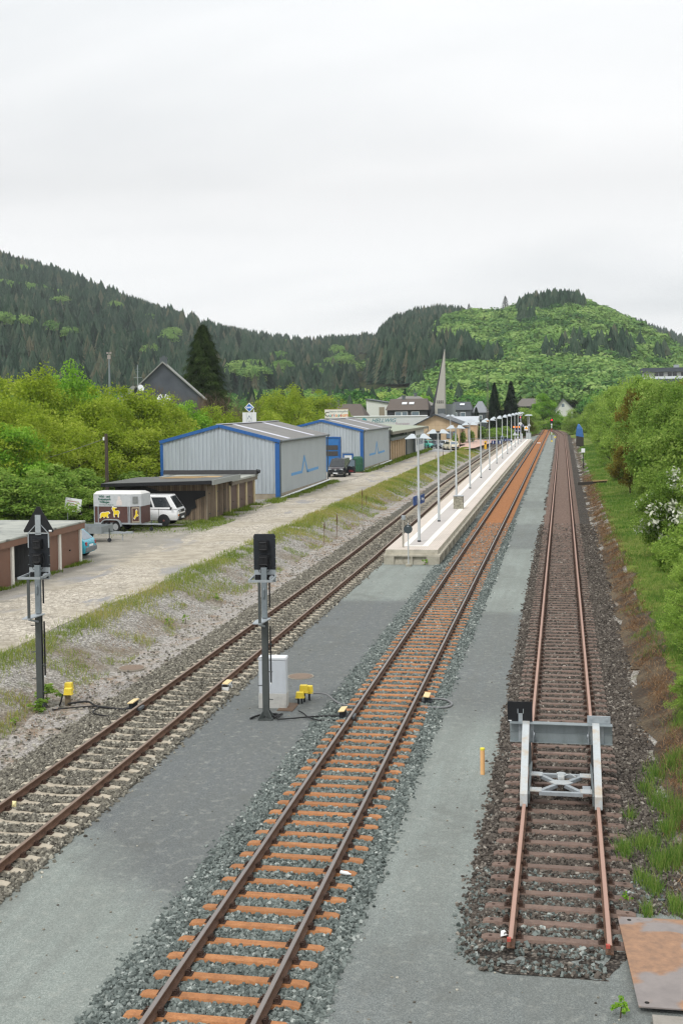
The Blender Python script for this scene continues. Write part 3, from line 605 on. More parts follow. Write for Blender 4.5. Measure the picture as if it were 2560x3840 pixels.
# ------------------------------------------------------------------ signals (seen from behind)
M_DARKM = plain('dark_signal_metal', '#20252b', .55, .1, var=.15, scale=9)
M_MAST = plain('grey_mast_steel', '#7f888d', .5, .3, var=.12, scale=5)
M_MASTD = plain('grey_green_mast_steel', '#4e5352', .55, .25, var=.15, scale=4)
M_RUBBER = plain('black_rubber', '#17181a', .6, var=.2)
def signal(label, loc, tri, rz=0):
    s = thing('railway_signal', label, 'railway signal', loc, rz, 'railway signals seen from behind')
    zt = 5.06
    g = MB(); g.prism([(-.30, zt-.98), (.30, zt-.98), (.30, zt-.05), (.27, zt), (-.27, zt), (-.30, zt-.05)], 'y', .16, .22); [g.disc((x, .155, z), .012, (0, 1, 0), .014, 6) for x in (-.22, .22) for z in (zt-.92, zt-.62, zt-.57, zt-.33, zt-.12)]
    pn = g.build('signal_panel', M_DARKM, s, bevel=.006)
    g = MB()
    for z in (zt-.12, zt-.38, zt-.64, zt-.9): g.box(-.325, -.285, .15, .165, z-.006, z+.006); g.box(.285, .325, .15, .165, z-.006, z+.006)
    g.build('panel_clip', M_MAST, pn)
    for z0 in (zt-.30, zt-.70):
        g = MB(); g.box(-.145, .115, .02, .16, z0-.16, z0+.13); g.box(-.125, .095, -.02, .02, z0-.13, z0+.1); g.tube([(-.10, -.03, z0+.085), (-.10, -.055, z0+.085), (.07, -.055, z0+.085), (.07, -.03, z0+.085)], .012, 6); g.tube([(-.10, -.03, z0-.11), (-.10, -.05, z0-.11), (.07, -.05, z0-.11), (.07, -.03, z0-.11)], .012, 6); g.box(-.025, .0, -.03, -.02, z0-.1, z0+.07)
        g.build('lamp_housing', M_BLACK, s, bevel=.008)
    g = MB(); g.tube([(-.14, .08, zt-.6), (-.17, .04, zt-.85), (-.14, .03, zt-1.02), (-.03, .05, zt-1.06)], .009, 6); g.tube([(.12, .08, zt-.55), (.19, .04, zt-.8), (.14, .03, zt-1.0), (.02, .05, zt-1.06)], .009, 6); g.tube([(-.04, .06, zt-.86), (-.04, .06, zt-1.06)], .07, 8); g.build('cable', M_RUBBER, s)
    g = MB(); g.box(-.30, .30, .17, .20, zt-1.12, zt-.98); g.box(-.30, -.27, .15, .2, zt-1.3, zt-1.12); g.box(.27, .30, .13, .2, zt-1.3, zt-1.12); g.box(-.30, .30, .13, .2, zt-1.32, zt-1.29); g.build('lower_frame', M_GALV, s)
    g = MB(); g.box(-.27, .27, .16, .2, zt-1.29, zt-1.12); g.build('backing', M_BLACK, s)
    g = MB(); g.tube([(.2, .02, zt-1.2), (.2, .16, zt-1.2)], .065, 14); g.disc((-.2, .14, zt-1.2), .06, (0, 1, 0), .06, 12, 1); g.build('connector', [M_GALV, M_BLACK], s, smooth=40)
    g = MB()   # basket rail
    zr = zt-1.17
    g.bar((-.31, .16, zr), (-.31, -.72, zr), .03, .055); g.bar((.31, .16, zr), (.31, -.72, zr), .03, .055); g.bar((-.325, -.72, zr), (.325, -.72, zr), .03, .065)
    g.build('guard_rail', M_GALV, s)
    g = MB(); g.box(-.06, .01, -.745, -.69, 2.75, zr-.03); g.build('rail_support', M_MASTD, s)
    g = MB(); g.box(-.075, .075, -.06, .08, 2.78, zt-.9); g.tube([(-.0, -.06, zt-1.45), (.0, -.1, zt-1.5), (.0, -.1, zt-1.7), (0, -.06, zt-1.75)], .018, 6); g.build('upper_mast', M_MAST, s, bevel=.01)
    g = MB(); g.prism([(-.22, -.76), (.02, -.78), (.16, -.02), (.16, .1), (-.1, .1), (-.22, -.3)], 'z', 2.74, 2.765); g.bar((-.03, -.72, 2.73), (.0, -.05, 2.55), .05, .05); g.build('foot_plate', M_GALV, s)
    g = MB(); g.box(-.085, .085, -.07, -.045, 0.1, 2.75); g.box(-.085, .085, .065, .09, .1, 2.75); g.box(-.02, .02, -.045, .065, .1, 2.75)
    for k in range(6):
        z = .55+k*.38; sd = -1 if k % 2 else 1
        g.tube([(sd*.07, -.03, z), (sd*.2, -.08, z), (sd*.2, -.08, z+.015)], .014, 6)
    g.build('lower_mast', M_MASTD, s)
    g = MB(); g.box(.13, .165, .0, .05, .95, 2.55); g.box(.12, .16, .02, .05, zt-2.0, zt-1.32); g.build('cable_duct', M_BLACK, s)
    MB().box(.128, .168, -.004, 0, .95, 1.0).build('tag_label', M_WHITE, s)
    g = MB(); [g.prism([(0.05, .3), (.06, .02), (.27, .02), (.27, .05)], 'x', -.01, .01, T=Matrix.Rotation(a, 4, 'Z')) for a in (R(45), R(135), R(225), R(315))]; g.box(-.2, .2, -.2, .2, 0, .025); g.build('base_flange', M_MASTD, s)
    if tri:
        g = MB(); g.prism([(-.42, zt+.02), (.42, zt+.02), (.44, zt+.07), (.04, zt+.76), (-.04, zt+.76), (-.44, zt+.07)], 'y', .16, .18); tb = g.build('triangle_board', M_BLACK, s)
        MB().box(.3, .385, .155, .16, zt+.04, zt+.085).build('sticker', M_WHITE, tb)
        g = MB(); g.box(-.085, .075, .12, .158, zt-.05, zt+.52); g.bar((-.3, .15, zt), (-.06, .15, zt+.26), .02); g.bar((.28, .15, zt), (.05, .15, zt+.26), .02); g.box(-.3, .3, .12, .15, zt-.02, zt+.01); g.box(.28, .31, .12, .16, zt-.42, zt); g.box(-.31, -.28, .12, .16, zt-.42, zt); g.build('triangle_bracket', M_GALV, s)
    return s
signal('signal mast with a black triangle board on top beside the concrete track', (-14.7, 31.4, -.27), True, R(6))
signal('signal mast without a triangle in front of the white trackside cabinet', (-8.04, 31.25, -.24), False, R(6))
# cabinet
cb_ = thing('trackside_cabinet', 'white ribbed trackside cabinet on a concrete plinth behind the signal', 'cabinet', (-8.13, 32.35, -.24), R(4))
g = MB(); g.box(-.40, .40, 0, .38, 0, .42); g.build('plinth', plain('pale_concrete', '#b5b5b1', .85, var=.1, scale=6, dirt='#6f706c', dirtamt=.5), cb_, bevel=.008)
g = MB(); g.box(-.385, .385, .01, .37, .425, 1.38)
for k in range(22): x = -.36+k*.0335; g.box(x, x+.014, .002, .01, .46, 1.33)
g.build('housing', plain('light_grey_plastic', '#c6ccd2', .5, var=.05, scale=5), cb_)
MB().prism([(-.41, 1.385), (.41, 1.385), (.39, 1.45), (-.39, 1.45)], 'y', -.015, .39).build('lid', plain('cabinet_lid', '#d3d8dc', .5, var=.05), cb_, bevel=.012)
# yellow junction boxes
M_YEL = plain('yellow_plastic', '#e6cd45', .5, var=.07, scale=10, dirt='#b29a33', dirtamt=.25)
def ybox(r, x, y, z, w_=.2, h=.15, d=.16):
    g = MB(); g.prism([(-w_/2, 0), (w_/2, 0), (w_/2*.86, h), (-w_/2*.86, h)], 'y', -d/2, d/2, T=Matrix.Translation((x, y, z))); g.box(x-w_/2-.012, x+w_/2+.012, y-d/2-.012, y+d/2+.012, z-.02, z); g.build('box_cover', M_YEL, r, bevel=.012)
jb = thing('junction_box', 'pair of yellow junction boxes on a stub post beside the left signal', 'junction box', (-14.15, 32.0, -.27), R(5), 'yellow junction boxes on posts')
ybox(jb, .0, .15, .42, .24, .22); ybox(jb, .06, -.08, .36, .24, .17)
g = MB(); g.box(-.06, .08, -.06, .08, -.05, .36); g.build('stub_post', plain('old_timber', '#6f6350', .9, scale=12), jb)
MB().tube([(-.12, -.05, .34), (-.16, -.08, .15), (-.2, -.1, .02)], .025, 8).build('cable', M_RUBBER, jb, smooth=True)
jb = thing('junction_box', 'cluster of three yellow junction boxes beside the white cabinet', 'junction box', (-7.38, 33.05, -.24), R(5), 'yellow junction boxes on posts')
ybox(jb, -.1, -.1, .2, .24, .15); ybox(jb, -.02, .12, .3, .24, .2); ybox(jb, .12, .3, .24, .22, .2)
g = MB(); [g.tube([(x, y, -.05), (x, y, z)], .03, 8) for x, y, z in ((-.14, -.12, .2), (-.05, -.08, .2), (.0, .12, .3), (.12, .3, .24))]; g.build('stub_post', M_DARKM, jb)
# wheel sensors on the rails
M_TAN = plain('tan_pad', '#dcc493', .6, var=.08, scale=8)
def sensor(label, x, y, side, white=False, inner=True):
    s = thing('wheel_sensor', label, 'wheel sensor', (x, y, -.2), 0, 'wheel sensors fixed beside the rails')
    T = Matrix.Translation((0, 0, .19)) @ Matrix.Rotation(R(-6*side), 4, 'Y')
    MB().box(-.085, .085, -.26, .26, 0, .03, T=T).build('cover_pad', M_TAN, s, bevel=.005)
    g = MB(); T2 = Matrix.Translation((0, 0, 0))
    if white: g.box(-.1, .1, -.24, -.12, -.04, .185); g.box(-.1, .1, .1, .22, -.04, .185); g.box(-.1, .1, -.24, .22, .1, .18); g.build('housing', M_WHITE, s, bevel=.01)
    else:
        g.box(-.06, .06, -.2, .2, .0, .19); g.box(-.16, .16, -.16, .2, -.03, .05); g.build('housing', M_DARKM, s, bevel=.006)
    if inner:
        MB().box(side*.36-.05, side*.36+.05, -.55, -.2, .08, .16).build('inner_head', plain('sensor_grey', '#55595c', .6), s, bevel=.01)
    return s
sensor('tan-topped wheel sensor by the left rail of the concrete track', -12.03, 31.7, 1)
sensor('tan-topped wheel sensor by the left rail of the orange track', -5.97, 31.6, 1)
sensor('tan-topped wheel sensor by the right rail of the orange track', -3.88, 33.5, -1, inner=False)
sensor('white-sided wheel sensor by the right rail of the concrete track', -10.02, 34.3, -1, True, False)
def cable(label, pts, r=.018, m=None):
    P = [Vector(p) for p in pts]; q = []
    for i in range(len(P)-1):
        p0, p1, p2, p3 = P[max(i-1, 0)], P[i], P[i+1], P[min(i+2, len(P)-1)]
        for k in range(8):
            t = k/8; q.append(.5*((2*p1)+(p2-p0)*t+(2*p0-5*p1+4*p2-p3)*t*t+(3*p1-p0-3*p2+p3)*t**3))
    q.append(P[-1]); o = MB().tube(q, r, 8).build('cable', m or M_RUBBER, None, smooth=True); return tag(o, label, 'cable', 'cables on the gravel')
zc = -.19
cable('black cable winding from the left junction boxes to its wheel sensor', [(-14.1, 31.9, zc), (-13.6, 32.1, zc+.03), (-13.2, 31.8, zc), (-12.7, 31.6, zc), (-12.1, 31.5, zc)], .03)
cable('thin black cable looping in front of the left wheel sensor', [(-14.3, 31.3, zc-.03), (-13.6, 31.6, zc), (-13.1, 31.7, zc), (-13.0, 31.1, zc), (-12.6, 30.8, zc), (-12.0, 30.7, zc)], .02)
cable('black cable running from the middle signal foot to the orange track sensor', [(-7.9, 31.3, zc), (-7.65, 31.55, zc+.02), (-7.7, 31.1, zc), (-7.3, 31.2, zc), (-6.7, 31.5, zc), (-6.0, 31.5, zc+.04)], .02)
cable('black cable in a wavy loop beside the middle signal foot', [(-7.3, 32.0, zc), (-7.1, 31.75, zc), (-6.9, 31.4, zc), (-6.5, 31.1, zc), (-6.1, 31.2, zc)], .018)
cable('grey cable from the three junction boxes to the orange track', [(-7.2, 33.3, .0), (-6.8, 33.4, -.05), (-6.3, 32.9, zc+.01), (-5.75, 32.6, zc+.02)], .024, plain('grey_cable', '#77787a', .5))
cable('grey cable loop beyond the right rail sensor of the orange track', [(-3.8, 33.6, zc+.06), (-3.4, 33.7, zc+.03), (-3.15, 33.3, zc), (-3.35, 32.9, zc), (-4.0, 32.9, zc)], .028, plain('grey_cable', '#77787a', .5))
cable('black cable running around the foot of the middle signal', [(-8.45, 31.1, zc-.02), (-8.3, 31.35, zc), (-8.0, 31.5, zc+.02), (-7.75, 31.5, zc), (-7.8, 31.2, zc)], .03)
M_COVER = plain('manhole_iron', '#7a6a5c', .8, .1, var=.2, scale=14)
for lb, x, y, r in (('round brown manhole cover in the dark gravel right of the white cabinet', -8.2, 36.3, .42), ('round manhole cover in the gravel path near the left bank', -14.0, 36.8, .45)):
    m = thing('manhole_cover', lb, 'manhole cover', (x, y, -.235), 0, 'round manhole covers')
    MB().disc((0, 0, .012), r-.05, (0, 0, 1), .03, 28).build('lid', M_COVER, m)
    g = MB(); n = 28
    g.loft([[((r)*math.cos(a), r*math.sin(a), z) for a in [2*math.pi*k/n for k in range(n)]] for z in (-.02, .02)]+[[((r-.045)*math.cos(a), (r-.045)*math.sin(a), z) for a in [2*math.pi*k/n for k in range(n)]] for z in (.02, -.02)], caps=False)
    g.build('ring', plain('manhole_ring', '#8f887c', .9), m)
tag(MB().box(-7.95, -7.5, 32.1, 33.0, -.24, -.222).build('ground_plate', rustmat('ground_plate_rust', '#5a4a40', '#75604f', '#8d7a66')), 'small brown metal plate in the ground beside the cabinet plinth', 'plate')
# ------------------------------------------------------------------ platform
def plL(y): return np.interp(y, [63, 100, 150, 208, 240, 266], [-9.45, -9.7, -10.45, -10.65, -10.6, -10.45])
PR = lambda y: np.interp(y, [63, 266], [-6.63, -6.85])
pf = thing('railway_platform', 'long pale railway platform on concrete walls between the tracks', 'platform', (0, 0, 0))
def mat_pave(name, a, b, wd):
    t = NT(name); p = t.pos(); X, Y, Z = t.sep(p)
    fr = t.math('FRACT', t.math('DIVIDE', t.math('ADD', X, 20.0), wd)); ln = t.math('LESS_THAN', fr, .3)
    n = t.noise(p, 2.5, 5, .6); fine = t.noise(p, 30, 2)
    base = t.mix(ln, srgb(a), srgb(b)); c = t.mix(t.ramp(n, [(.4, .0), (.75, .3)]), base, srgb('#a39c92'))
    c = t.mix(t.math('MULTIPLY', fine, .15), c, srgb('#8a857c')); return t.bsdf(c, .85, 0, None, .25)
M_PAVE = mat_pave('ribbed_paving', '#cfc6bb', '#b7aaa2', .105)
M_PAVEC = plain('grey_paving', '#b4afab', .85, var=.06, scale=1.2)
M_GUIDE = plain('white_guide_tiles', '#e4e3da', .8, var=.05, scale=3)
M_PEDGE = plain('platform_concrete', '#bdb8a9', .9, var=.12, scale=3, dirt='#7d786a', dirtamt=.6)
M_PBASE = plain('platform_wall_concrete', '#a8a496', .9, var=.14, scale=3, dirt='#5f5a4d', dirtamt=.7)
ys = np.concatenate([[63.0], np.arange(66, 266, 4.0), [266.3]])
def plate(name, fl, fr, z0, z1, mat, ya=63.0, yb=266.3):
    b = MB(); yy = [y for y in ys if ya < y < yb]; yy = [ya]+yy+[yb]
    b.loft([[(float(fl(y)), y, z0), (float(fr(y)), y, z0), (float(fr(y)), y, z1), (float(fl(y)), y, z1)] for y in yy]); return b.build(name, mat, pf)
plate('paving_deck', lambda y: plL(y), lambda y: PR(y), .3, .55, M_PEDGE)
plate('ribbed_paving', lambda y: plL(y)+.02, lambda y: PR(y)-.02, .55, .554, M_PAVE, 63.03, 266.2)
mid = lambda y: (plL(y)+PR(y))/2
hw = lambda y: np.interp(y, [63, 150, 266], [.52, .8, .85])
plate('grey_paving', lambda y: mid(y)-hw(y), lambda y: mid(y)+hw(y), .554, .558, M_PAVEC, 64.9, 265)
plate('guide_strip', lambda y: mid(y)-hw(y)-.18, lambda y: mid(y)-hw(y)+.14, .558, .562, M_GUIDE, 64.55, 265)
plate('guide_strip', lambda y: mid(y)+hw(y)-.14, lambda y: mid(y)+hw(y)+.18, .558, .562, M_GUIDE, 64.55, 265)
plate('guide_strip', lambda y: mid(y)-hw(y)+.142, lambda y: mid(y)+hw(y)-.142, .558, .562, M_GUIDE, 64.55, 64.88)
plate('foundation_ledge', lambda y: plL(y)-.08, lambda y: PR(y)+.13, .2, .3, M_PEDGE, 62.9, 266.4)
def wall_pf():
    b = MB(); y = 62.92; k = 0
    while y < 266:
        xr = float(PR(y))+.12; b.box(xr-.25, xr-.06, y, y+2.36, -.4, .2)
        b.box(xr-.06, xr, y, y+.3, -.4, .2); b.box(xr-.06, xr, y+.7, y+.82, -.4, .2); b.box(xr-.06, xr, y+1.2, y+1.32, -.4, .2); b.box(xr-.06, xr, y+1.7, y+2.36, -.4, .2)
        y += 2.4
    return b
wall_pf().build('side_wall', M_PBASE, pf)
plate('side_wall', lambda y: plL(y)-.08, lambda y: plL(y)+.12, -.4, .2, M_PBASE, 63.2, 266)
g = MB(); x0, x1 = float(plL(63))-.08, float(PR(63))+.12
for a, c in ((x0, x0+.55), (x0+1.42, x0+1.55), (x0+2.28, x1)): g.box(a, c, 62.9, 63.05, -.4, .2)
g.box(x0, x1, 63.06, 63.2, -.4, .2); g.prism([(62.9, -.4), (63.04, -.4), (63.04, .04)], 'x', x0+.55, x0+1.42); g.prism([(62.9, -.4), (63.04, -.4), (63.04, .04)], 'x', x0+1.55, x0+2.28)
g.build('end_wall', M_PBASE, pf)
# ------------------------------------------------------------------ lamps
M_POLE = plain('lamp_grey_paint', '#b3b8ba', .5, .1, var=.06, scale=4)
M_SHADE = plain('lamp_shade_paint', '#b6bfc5', .45, var=.05, scale=5)
def lamp_proto():
    r = thing('platform_lamp', '', 'street lamp', (0, 0, 0), 0, 'twin-headed lamps along the platform')
    MB().tube([(0, 0, .08), (0, 0, 1.9), (0, 0, 1.92), (0, 0, 5.9)], [.085, .085, .07, .055], 12).build('pole', M_POLE, r, smooth=40)
    MB().tube([(0, 0, 0), (0, 0, .09)], .1, 12).build('pole_base', M_DARKM, r)
    MB().bar((-.28, 0, 5.88), (.28, 0, 5.88), .06, .06).build('cross_arm', M_POLE, r)
    for s in (-1, 1):
        b = MB(); x = lambda q: s*q
        lo = [(x(.1), -.3, 5.9), (x(.74), -.34, 5.86), (x(.74), .34, 5.86), (x(.1), .3, 5.9)]
        up = [(x(.2), -.1, 6.12), (x(.38), -.1, 6.14), (x(.38), .1, 6.14), (x(.2), .1, 6.12)]
        lo2 = [(p[0], p[1], p[2]-.025) for p in lo]
        b.loft([lo2, lo, up]); b.build('lamp_head', M_SHADE, r)
    return r
ordn = ['nearest', 'second', 'third', 'fourth', 'fifth', 'sixth', 'seventh', 'eighth', 'ninth', 'tenth', 'eleventh', 'twelfth', 'thirteenth']
lamps = []; lp = None
for i, y in enumerate([66.7, 78.5, 94.6, 109.8, 125.9, 141.3, 156.7, 171.4, 187, 202, 216.6, 232, 247]):
    o = lp if i else lamp_proto()
    if i: o = tree_of(lp)
    else: lp = o
    x = [-8.07, -8.16, -8.42, -8.5, -8.58][i] if i < 5 else -8.6
    o.location = (x, y, .556); o.rotation_euler = (0, 0, R(8))
    o['label'] = ('nearest twin-headed platform lamp, carrying the blue station name boards' if i == 0 else f'{ordn[i]} twin-headed platform lamp counted from the near platform end')
    lamps.append(o)
for lab, x, y in (('twin-headed lamp with a low white triangle sign at the far platform end', -7.9, 273), ('twin-headed lamp beside the far grey cabinet, farthest of the row', -7.7, 277)):
    o = tree_of(lp); o.location = (x, y, -.2); o['label'] = lab
o = tree_of(lp); o.location = (-18.3, 196, .6); o.rotation_euler = (0, 0, R(20)); o['label'] = 'tall twin-headed lamp behind the parked taxi by the station'; o['group'] = 'lamps by the station'
# ------------------------------------------------------------------ signs on the platform
M_BLUE = plain('sign_blue', '#22305f', .45, var=.06); M_BLUE2 = plain('station_sign_blue', '#2b4c8f', .45, var=.08)
M_SIGNW = plain('sign_white', '#e8ebee', .5, var=.03)
nb = thing('station_name_board', 'pair of blue station name boards in a V on the nearest lamp', 'sign', (-8.07, 66.7, 2.95))
for s, a in ((-1, R(266)), (1, R(86))):
    d = Vector((math.cos(a), math.sin(a), 0)); n = Vector((d.y, -d.x, 0)) if s > 0 else Vector((-d.y, d.x, 0))
    p0 = Vector((s*.09, s*.1, 0)); b = MB(); b.bar(p0, p0+d*1.15*(1 if s > 0 else .9), .03, .5); bd = b.build('name_plate', M_BLUE2, nb)
    if s > 0: lettering('Willingen', .24, M_SIGNW, bd, face_T(tuple(p0+d*.58+n*.02), tuple(d)), sx=.9)
def number_sign(y, z, x, grp):
    for s, c in ((-1, '1'), (1, '2')):
        t = thing('track_number_sign', f'blue square sign with white number {c} on {grp}', 'sign', (x+s*.42, y-.03, z), 0, 'blue track number signs')
        b = MB().box(-.27, .27, -.02, .02, -.24, .24).build('sign_plate', M_BLUE, t, bevel=.01)
        lettering(c, .48, M_SIGNW, b, face_T((s*.03, -.026, 0), (1, 0, 0)), name='numeral', bold=.012)
        MB().bar((-s*.27, .0, 0), (-s*.4, .0, 0), .04, .04).build('bracket', M_POLE, t)
number_sign(156.5, 3.35, -8.6, 'the seventh platform lamp')
number_sign(246.8, 3.9, -8.6, 'the far thirteenth lamp')
def blue_board(label, x, y, z, w_, txt):
    t = thing('direction_sign', label, 'sign', (x, y, z), 0, 'blue direction signs')
    b = MB().box(-w_/2, w_/2, -.03, .03, -.2, .2).build('sign_plate', M_BLUE, t, bevel=.01)
    lettering(txt, .2, M_SIGNW, b, face_T((.2, -.036, 0), (1, 0, 0)))
    lettering('↑' if False else 'T', .3, M_SIGNW, b, face_T((-w_/2+.25, -.036, 0), (1, 0, 0), (0, 0, -1)), name='arrow')
blue_board('blue direction sign with an arrow on the ninth platform lamp', -8.6, 186.9, 2.75, 1.05, 'Ausgang')
blue_board('blue direction sign below the orange display at the far end', -8.9, 239.5, 3.05, 1.05, 'Ausgang')
bt = thing('litter_bin', 'big exposed-aggregate concrete box with a grey lid on the platform', 'bin', (-7.72, 88.5, .556))
t_ = NT('exposed_aggregate'); t_.bsdf(t_.ramp(t_.math('ADD', t_.math('MULTIPLY', t_.voro(t_.pos((1, 1, .6), obj=True), 18, 'Color'), .5), t_.math('MULTIPLY', t_.noise(t_.pos(obj=True), 5, 5), .5)), [(.25, srgb('#5d5b50')), (.5, srgb('#8f8c7e')), (.8, srgb('#b5b2a4'))]), .9, 0, None, .2)
MB().box(-.36, .36, -.3, .3, 0, .92).build('container', t_.mat, bt, bevel=.02)
MB().box(-.38, .38, -.32, .32, .925, .97).build('lid', M_GALV, bt, bevel=.01)
ep = thing('ticket_post', 'slim grey post with a small device box at the platform front', 'post', (-8.62, 64.0, .556))
MB().box(-.045, .045, -.045, .045, 0, 1.72).build('post', plain('brownish_grey_paint', '#9a968c', .6), ep)
MB().box(-.08, .13, -.07, .07, 1.52, 1.75).build('device_box', M_GALV, ep, bevel=.01)
ds = thing('round_sign', 'round dark disc sign on a thin pole in front of the platform', 'sign', (-8.12, 62.3, -.24))
MB().tube([(0, 0, .1), (0, 0, 2.3)], .032, 10).build('pole', M_POLE, ds, smooth=40)
MB().disc((0, -.05, 1.98), .235, (0, 1, 0), .02, 28).build('disc', plain('dark_grey_green', '#3c464a', .5), ds)
MB().box(-.05, .05, -.07, -.03, 2.1, 2.16).build('clamp', M_GALV, ds)
MB().box(-.15, .15, -.15, .15, -.1, .12).build('concrete_foot', M_PBASE, ds, bevel=.01)
# far signals and instruments
M_REDL = glow('red_signal_light', '#ff1c24', 5); M_ORANGE = glow('orange_display', '#f08020', 1.0); M_AMBER = plain('amber_sign', '#f0a818', .5)
def red_signal(label, loc, h, tri=False):
    s = thing('red_signal', label, 'railway signal', loc, 0, 'signals showing red')
    zt = h
    b = MB(); b.box(-.33, .33, -.06, .06, zt-1.15, zt).build('signal_head', M_BLACK, s, bevel=.03)
    MB().disc((0, -.09, zt-.34), .14 if not tri else .11, (0, 1, 0), .06, 16).build('red_lamp', M_REDL, s)
    MB().tube([(-.2, -.1, zt-.36), (-.17, -.2, zt-.18), (0, -.25, zt-.1), (.17, -.2, zt-.18), (.2, -.1, zt-.36)], .03, 6).build('lamp_hood', M_BLACK, s)
    m = [M_SIGNW, plain('signal_red', '#a83232', .5), M_DARKM]; b = MB()
    b.tube([(0, 0, 0), (0, 0, zt*.3)], .07, 10, 2); b.tube([(0, 0, zt*.3), (0, 0, zt*.42)], .07, 10, 0); b.tube([(0, 0, zt*.42), (0, 0, zt*.58)], .07, 10, 1); b.tube([(0, 0, zt*.58), (0, 0, zt-1.15)], .07, 10, 0 if not tri else 2)
    b.build('mast', m, s)
    if tri:
        b = MB().prism([(-.42, zt+.1), (.42, zt+.1), (0, zt+.86)], 'y', -.05, .0).build('triangle_board', M_BLACK, s)
        n_ = MB(); 
        for a, c in (((-.42, zt+.1), (.42, zt+.1)), ((.42, zt+.1), (0, zt+.86)), ((0, zt+.86), (-.42, zt+.1))): n_.bar((a[0], -.06, a[1]), (c[0], -.06, c[1]), .02, .1)
        n_.build('triangle_border', M_SIGNW, b); lettering('5', .42, M_SIGNW, b, face_T((0, -.06, zt+.36), (1, 0, 0)), name='numeral', bold=.02)
    else:
        MB().box(-.14, .14, -.1, -.02, zt-1.5, zt-1.22).build('number_plate', M_SIGNW, s)
        MB().box(-.2, .2, -.2, .2, -.1, .28).build('yellow_foot', M_YEL, s, bevel=.04)
    return s
red_signal('red-lit signal with a yellow foot between the two right tracks', (-2.57, 270.8, -.2), 5.2)
red_signal('red-lit signal under a white-edged triangle with a 5 at the far platform', (-8.95, 256, .55), 5.3, True)
ck = thing('station_clock', 'round white station clock below the far red signal', 'clock', (-8.85, 252, .55))
b = MB().disc((0, 0, 3.62), .36, (0, 1, 0), .14, 24).build('clock_face', M_SIGNW, ck)
MB().bar((0, -.08, 3.62), (0, -.08, 3.9), .03, .02).bar((0, -.08, 3.62), (.18, -.08, 3.55), .03, .02).build('hands', M_BLACK, b)
MB().tube([(.0, .1, 0), (0, .1, 4.0)], .06, 8).build('post', M_POLE, ck)
db = thing('departure_board', 'orange-lit departure display board at the far end of the platform', 'display', (-9.2, 240.2, .55))
b = MB().box(-.75, .72, -.1, .1, 2.9, 3.45).build('housing', M_BLACK, db, bevel=.02)
MB().box(-.68, -.38, -.115, -.1, 3.05, 3.35).box(-.2, .2, -.115, -.1, 3.02, 3.1).box(-.2, .35, -.115, -.1, 3.25, 3.33).box(.42, .66, -.115, -.1, 3.05, 3.35).build('display_text', M_ORANGE, b)
MB().tube([(.2, .15, 0), (.2, .15, 3.0)], .06, 8).build('post', M_POLE, db)
wt = thing('warning_sign', 'yellow warning triangle sign on a post at the far platform end', 'sign', (-7.95, 262, .55))
b = MB().box(-.42, .42, -.02, .02, 2.0, 2.95).build('sign_plate', M_SIGNW, wt)
MB().prism([(-.4, 2.25), (.4, 2.25), (0, 2.93)], 'y', -.035, -.021).build('yellow_triangle', M_AMBER, b)
MB().tube([(0, .06, 0), (0, .06, 3.0)], .04, 8).build('post', M_POLE, wt)
for lb, x, y, z in (('low white triangle sign on the tenth platform lamp', -8.6, 216.4, 2.7), ('white triangle sign on the farthest lamp', -7.7, 276.8, 3.2)):
    t = thing('triangle_sign', lb, 'sign', (x, y, z), 0, 'white triangle signs on lamps')
    MB().prism([(-.4, 0), (.4, 0), (0, .7)], 'y', -.1, -.08).build('sign_plate', plain('pale_sign_back', '#c4cacc', .5), t)
    MB().bar((0, -.08, .2), (0, 0, .2), .05).build('bracket', M_POLE, t)
for lb, x, y, z, c in (('small grey device box on the eighth platform lamp', -8.62, 171.2, 3.0, '#8b98a6'), ('small pale box on the tenth platform lamp', -8.62, 201.85, 1.6, '#c3cbd0'), ('small pale box on the twelfth platform lamp', -8.65, 231.85, 1.7, '#c3cbd0')):
    t = thing('device_box', lb, 'device', (x, y, z), 0, 'small boxes on platform lamps')
    MB().box(-.17, .17, -.22, -.06, 0, .8).build('box', plain('box'+c, c, .5), t, bevel=.02); MB().box(-.1, .1, -.235, -.22, .3, .6).build('window', M_DARKM, t)
def grey_cab(label, x, y, z, w_, h):
    t = thing('grey_cabinet', label, 'cabinet', (x, y, z), 0, 'far grey cabinets')
    MB().box(-w_/2, w_/2, -.2, .2, 0, h).build('housing', plain('cab_grey', '#b9c1c0', .5), t, bevel=.02); MB().box(-w_/2-.03, w_/2+.03, -.23, .23, h+.003, h+.06).build('lid', M_GALV, t); MB().box(-.01, .01, -.21, -.2, .1, h-.1).build('door_gap', M_DARKM, t)
grey_cab('pale grey cabinet beyond the far end of the platform', -7.85, 275.5, -.22, 1.15, 1.9)
grey_cab('narrow pale cabinet at the far end of the platform', -9.0, 262, .55, .55, 1.3)
vt = thing('yellow_post', 'thick yellow validator post beside the track near the station', 'post', (-13.75, 214, .3))
MB().box(-.2, .2, -.2, .2, 0, 1.35).build('post', plain('deep_yellow', '#e3b02a', .5), vt, bevel=.02); MB().prism([(-.2, 1.35), (.2, 1.35), (.2, 1.42), (0, 1.5), (-.2, 1.42)], 'y', -.2, .2).build('cap', plain('deep_yellow', '#e3b02a', .5), vt); MB().box(-.12, .12, -.215, -.2, .9, 1.2).build('panel', M_DARKM, vt)
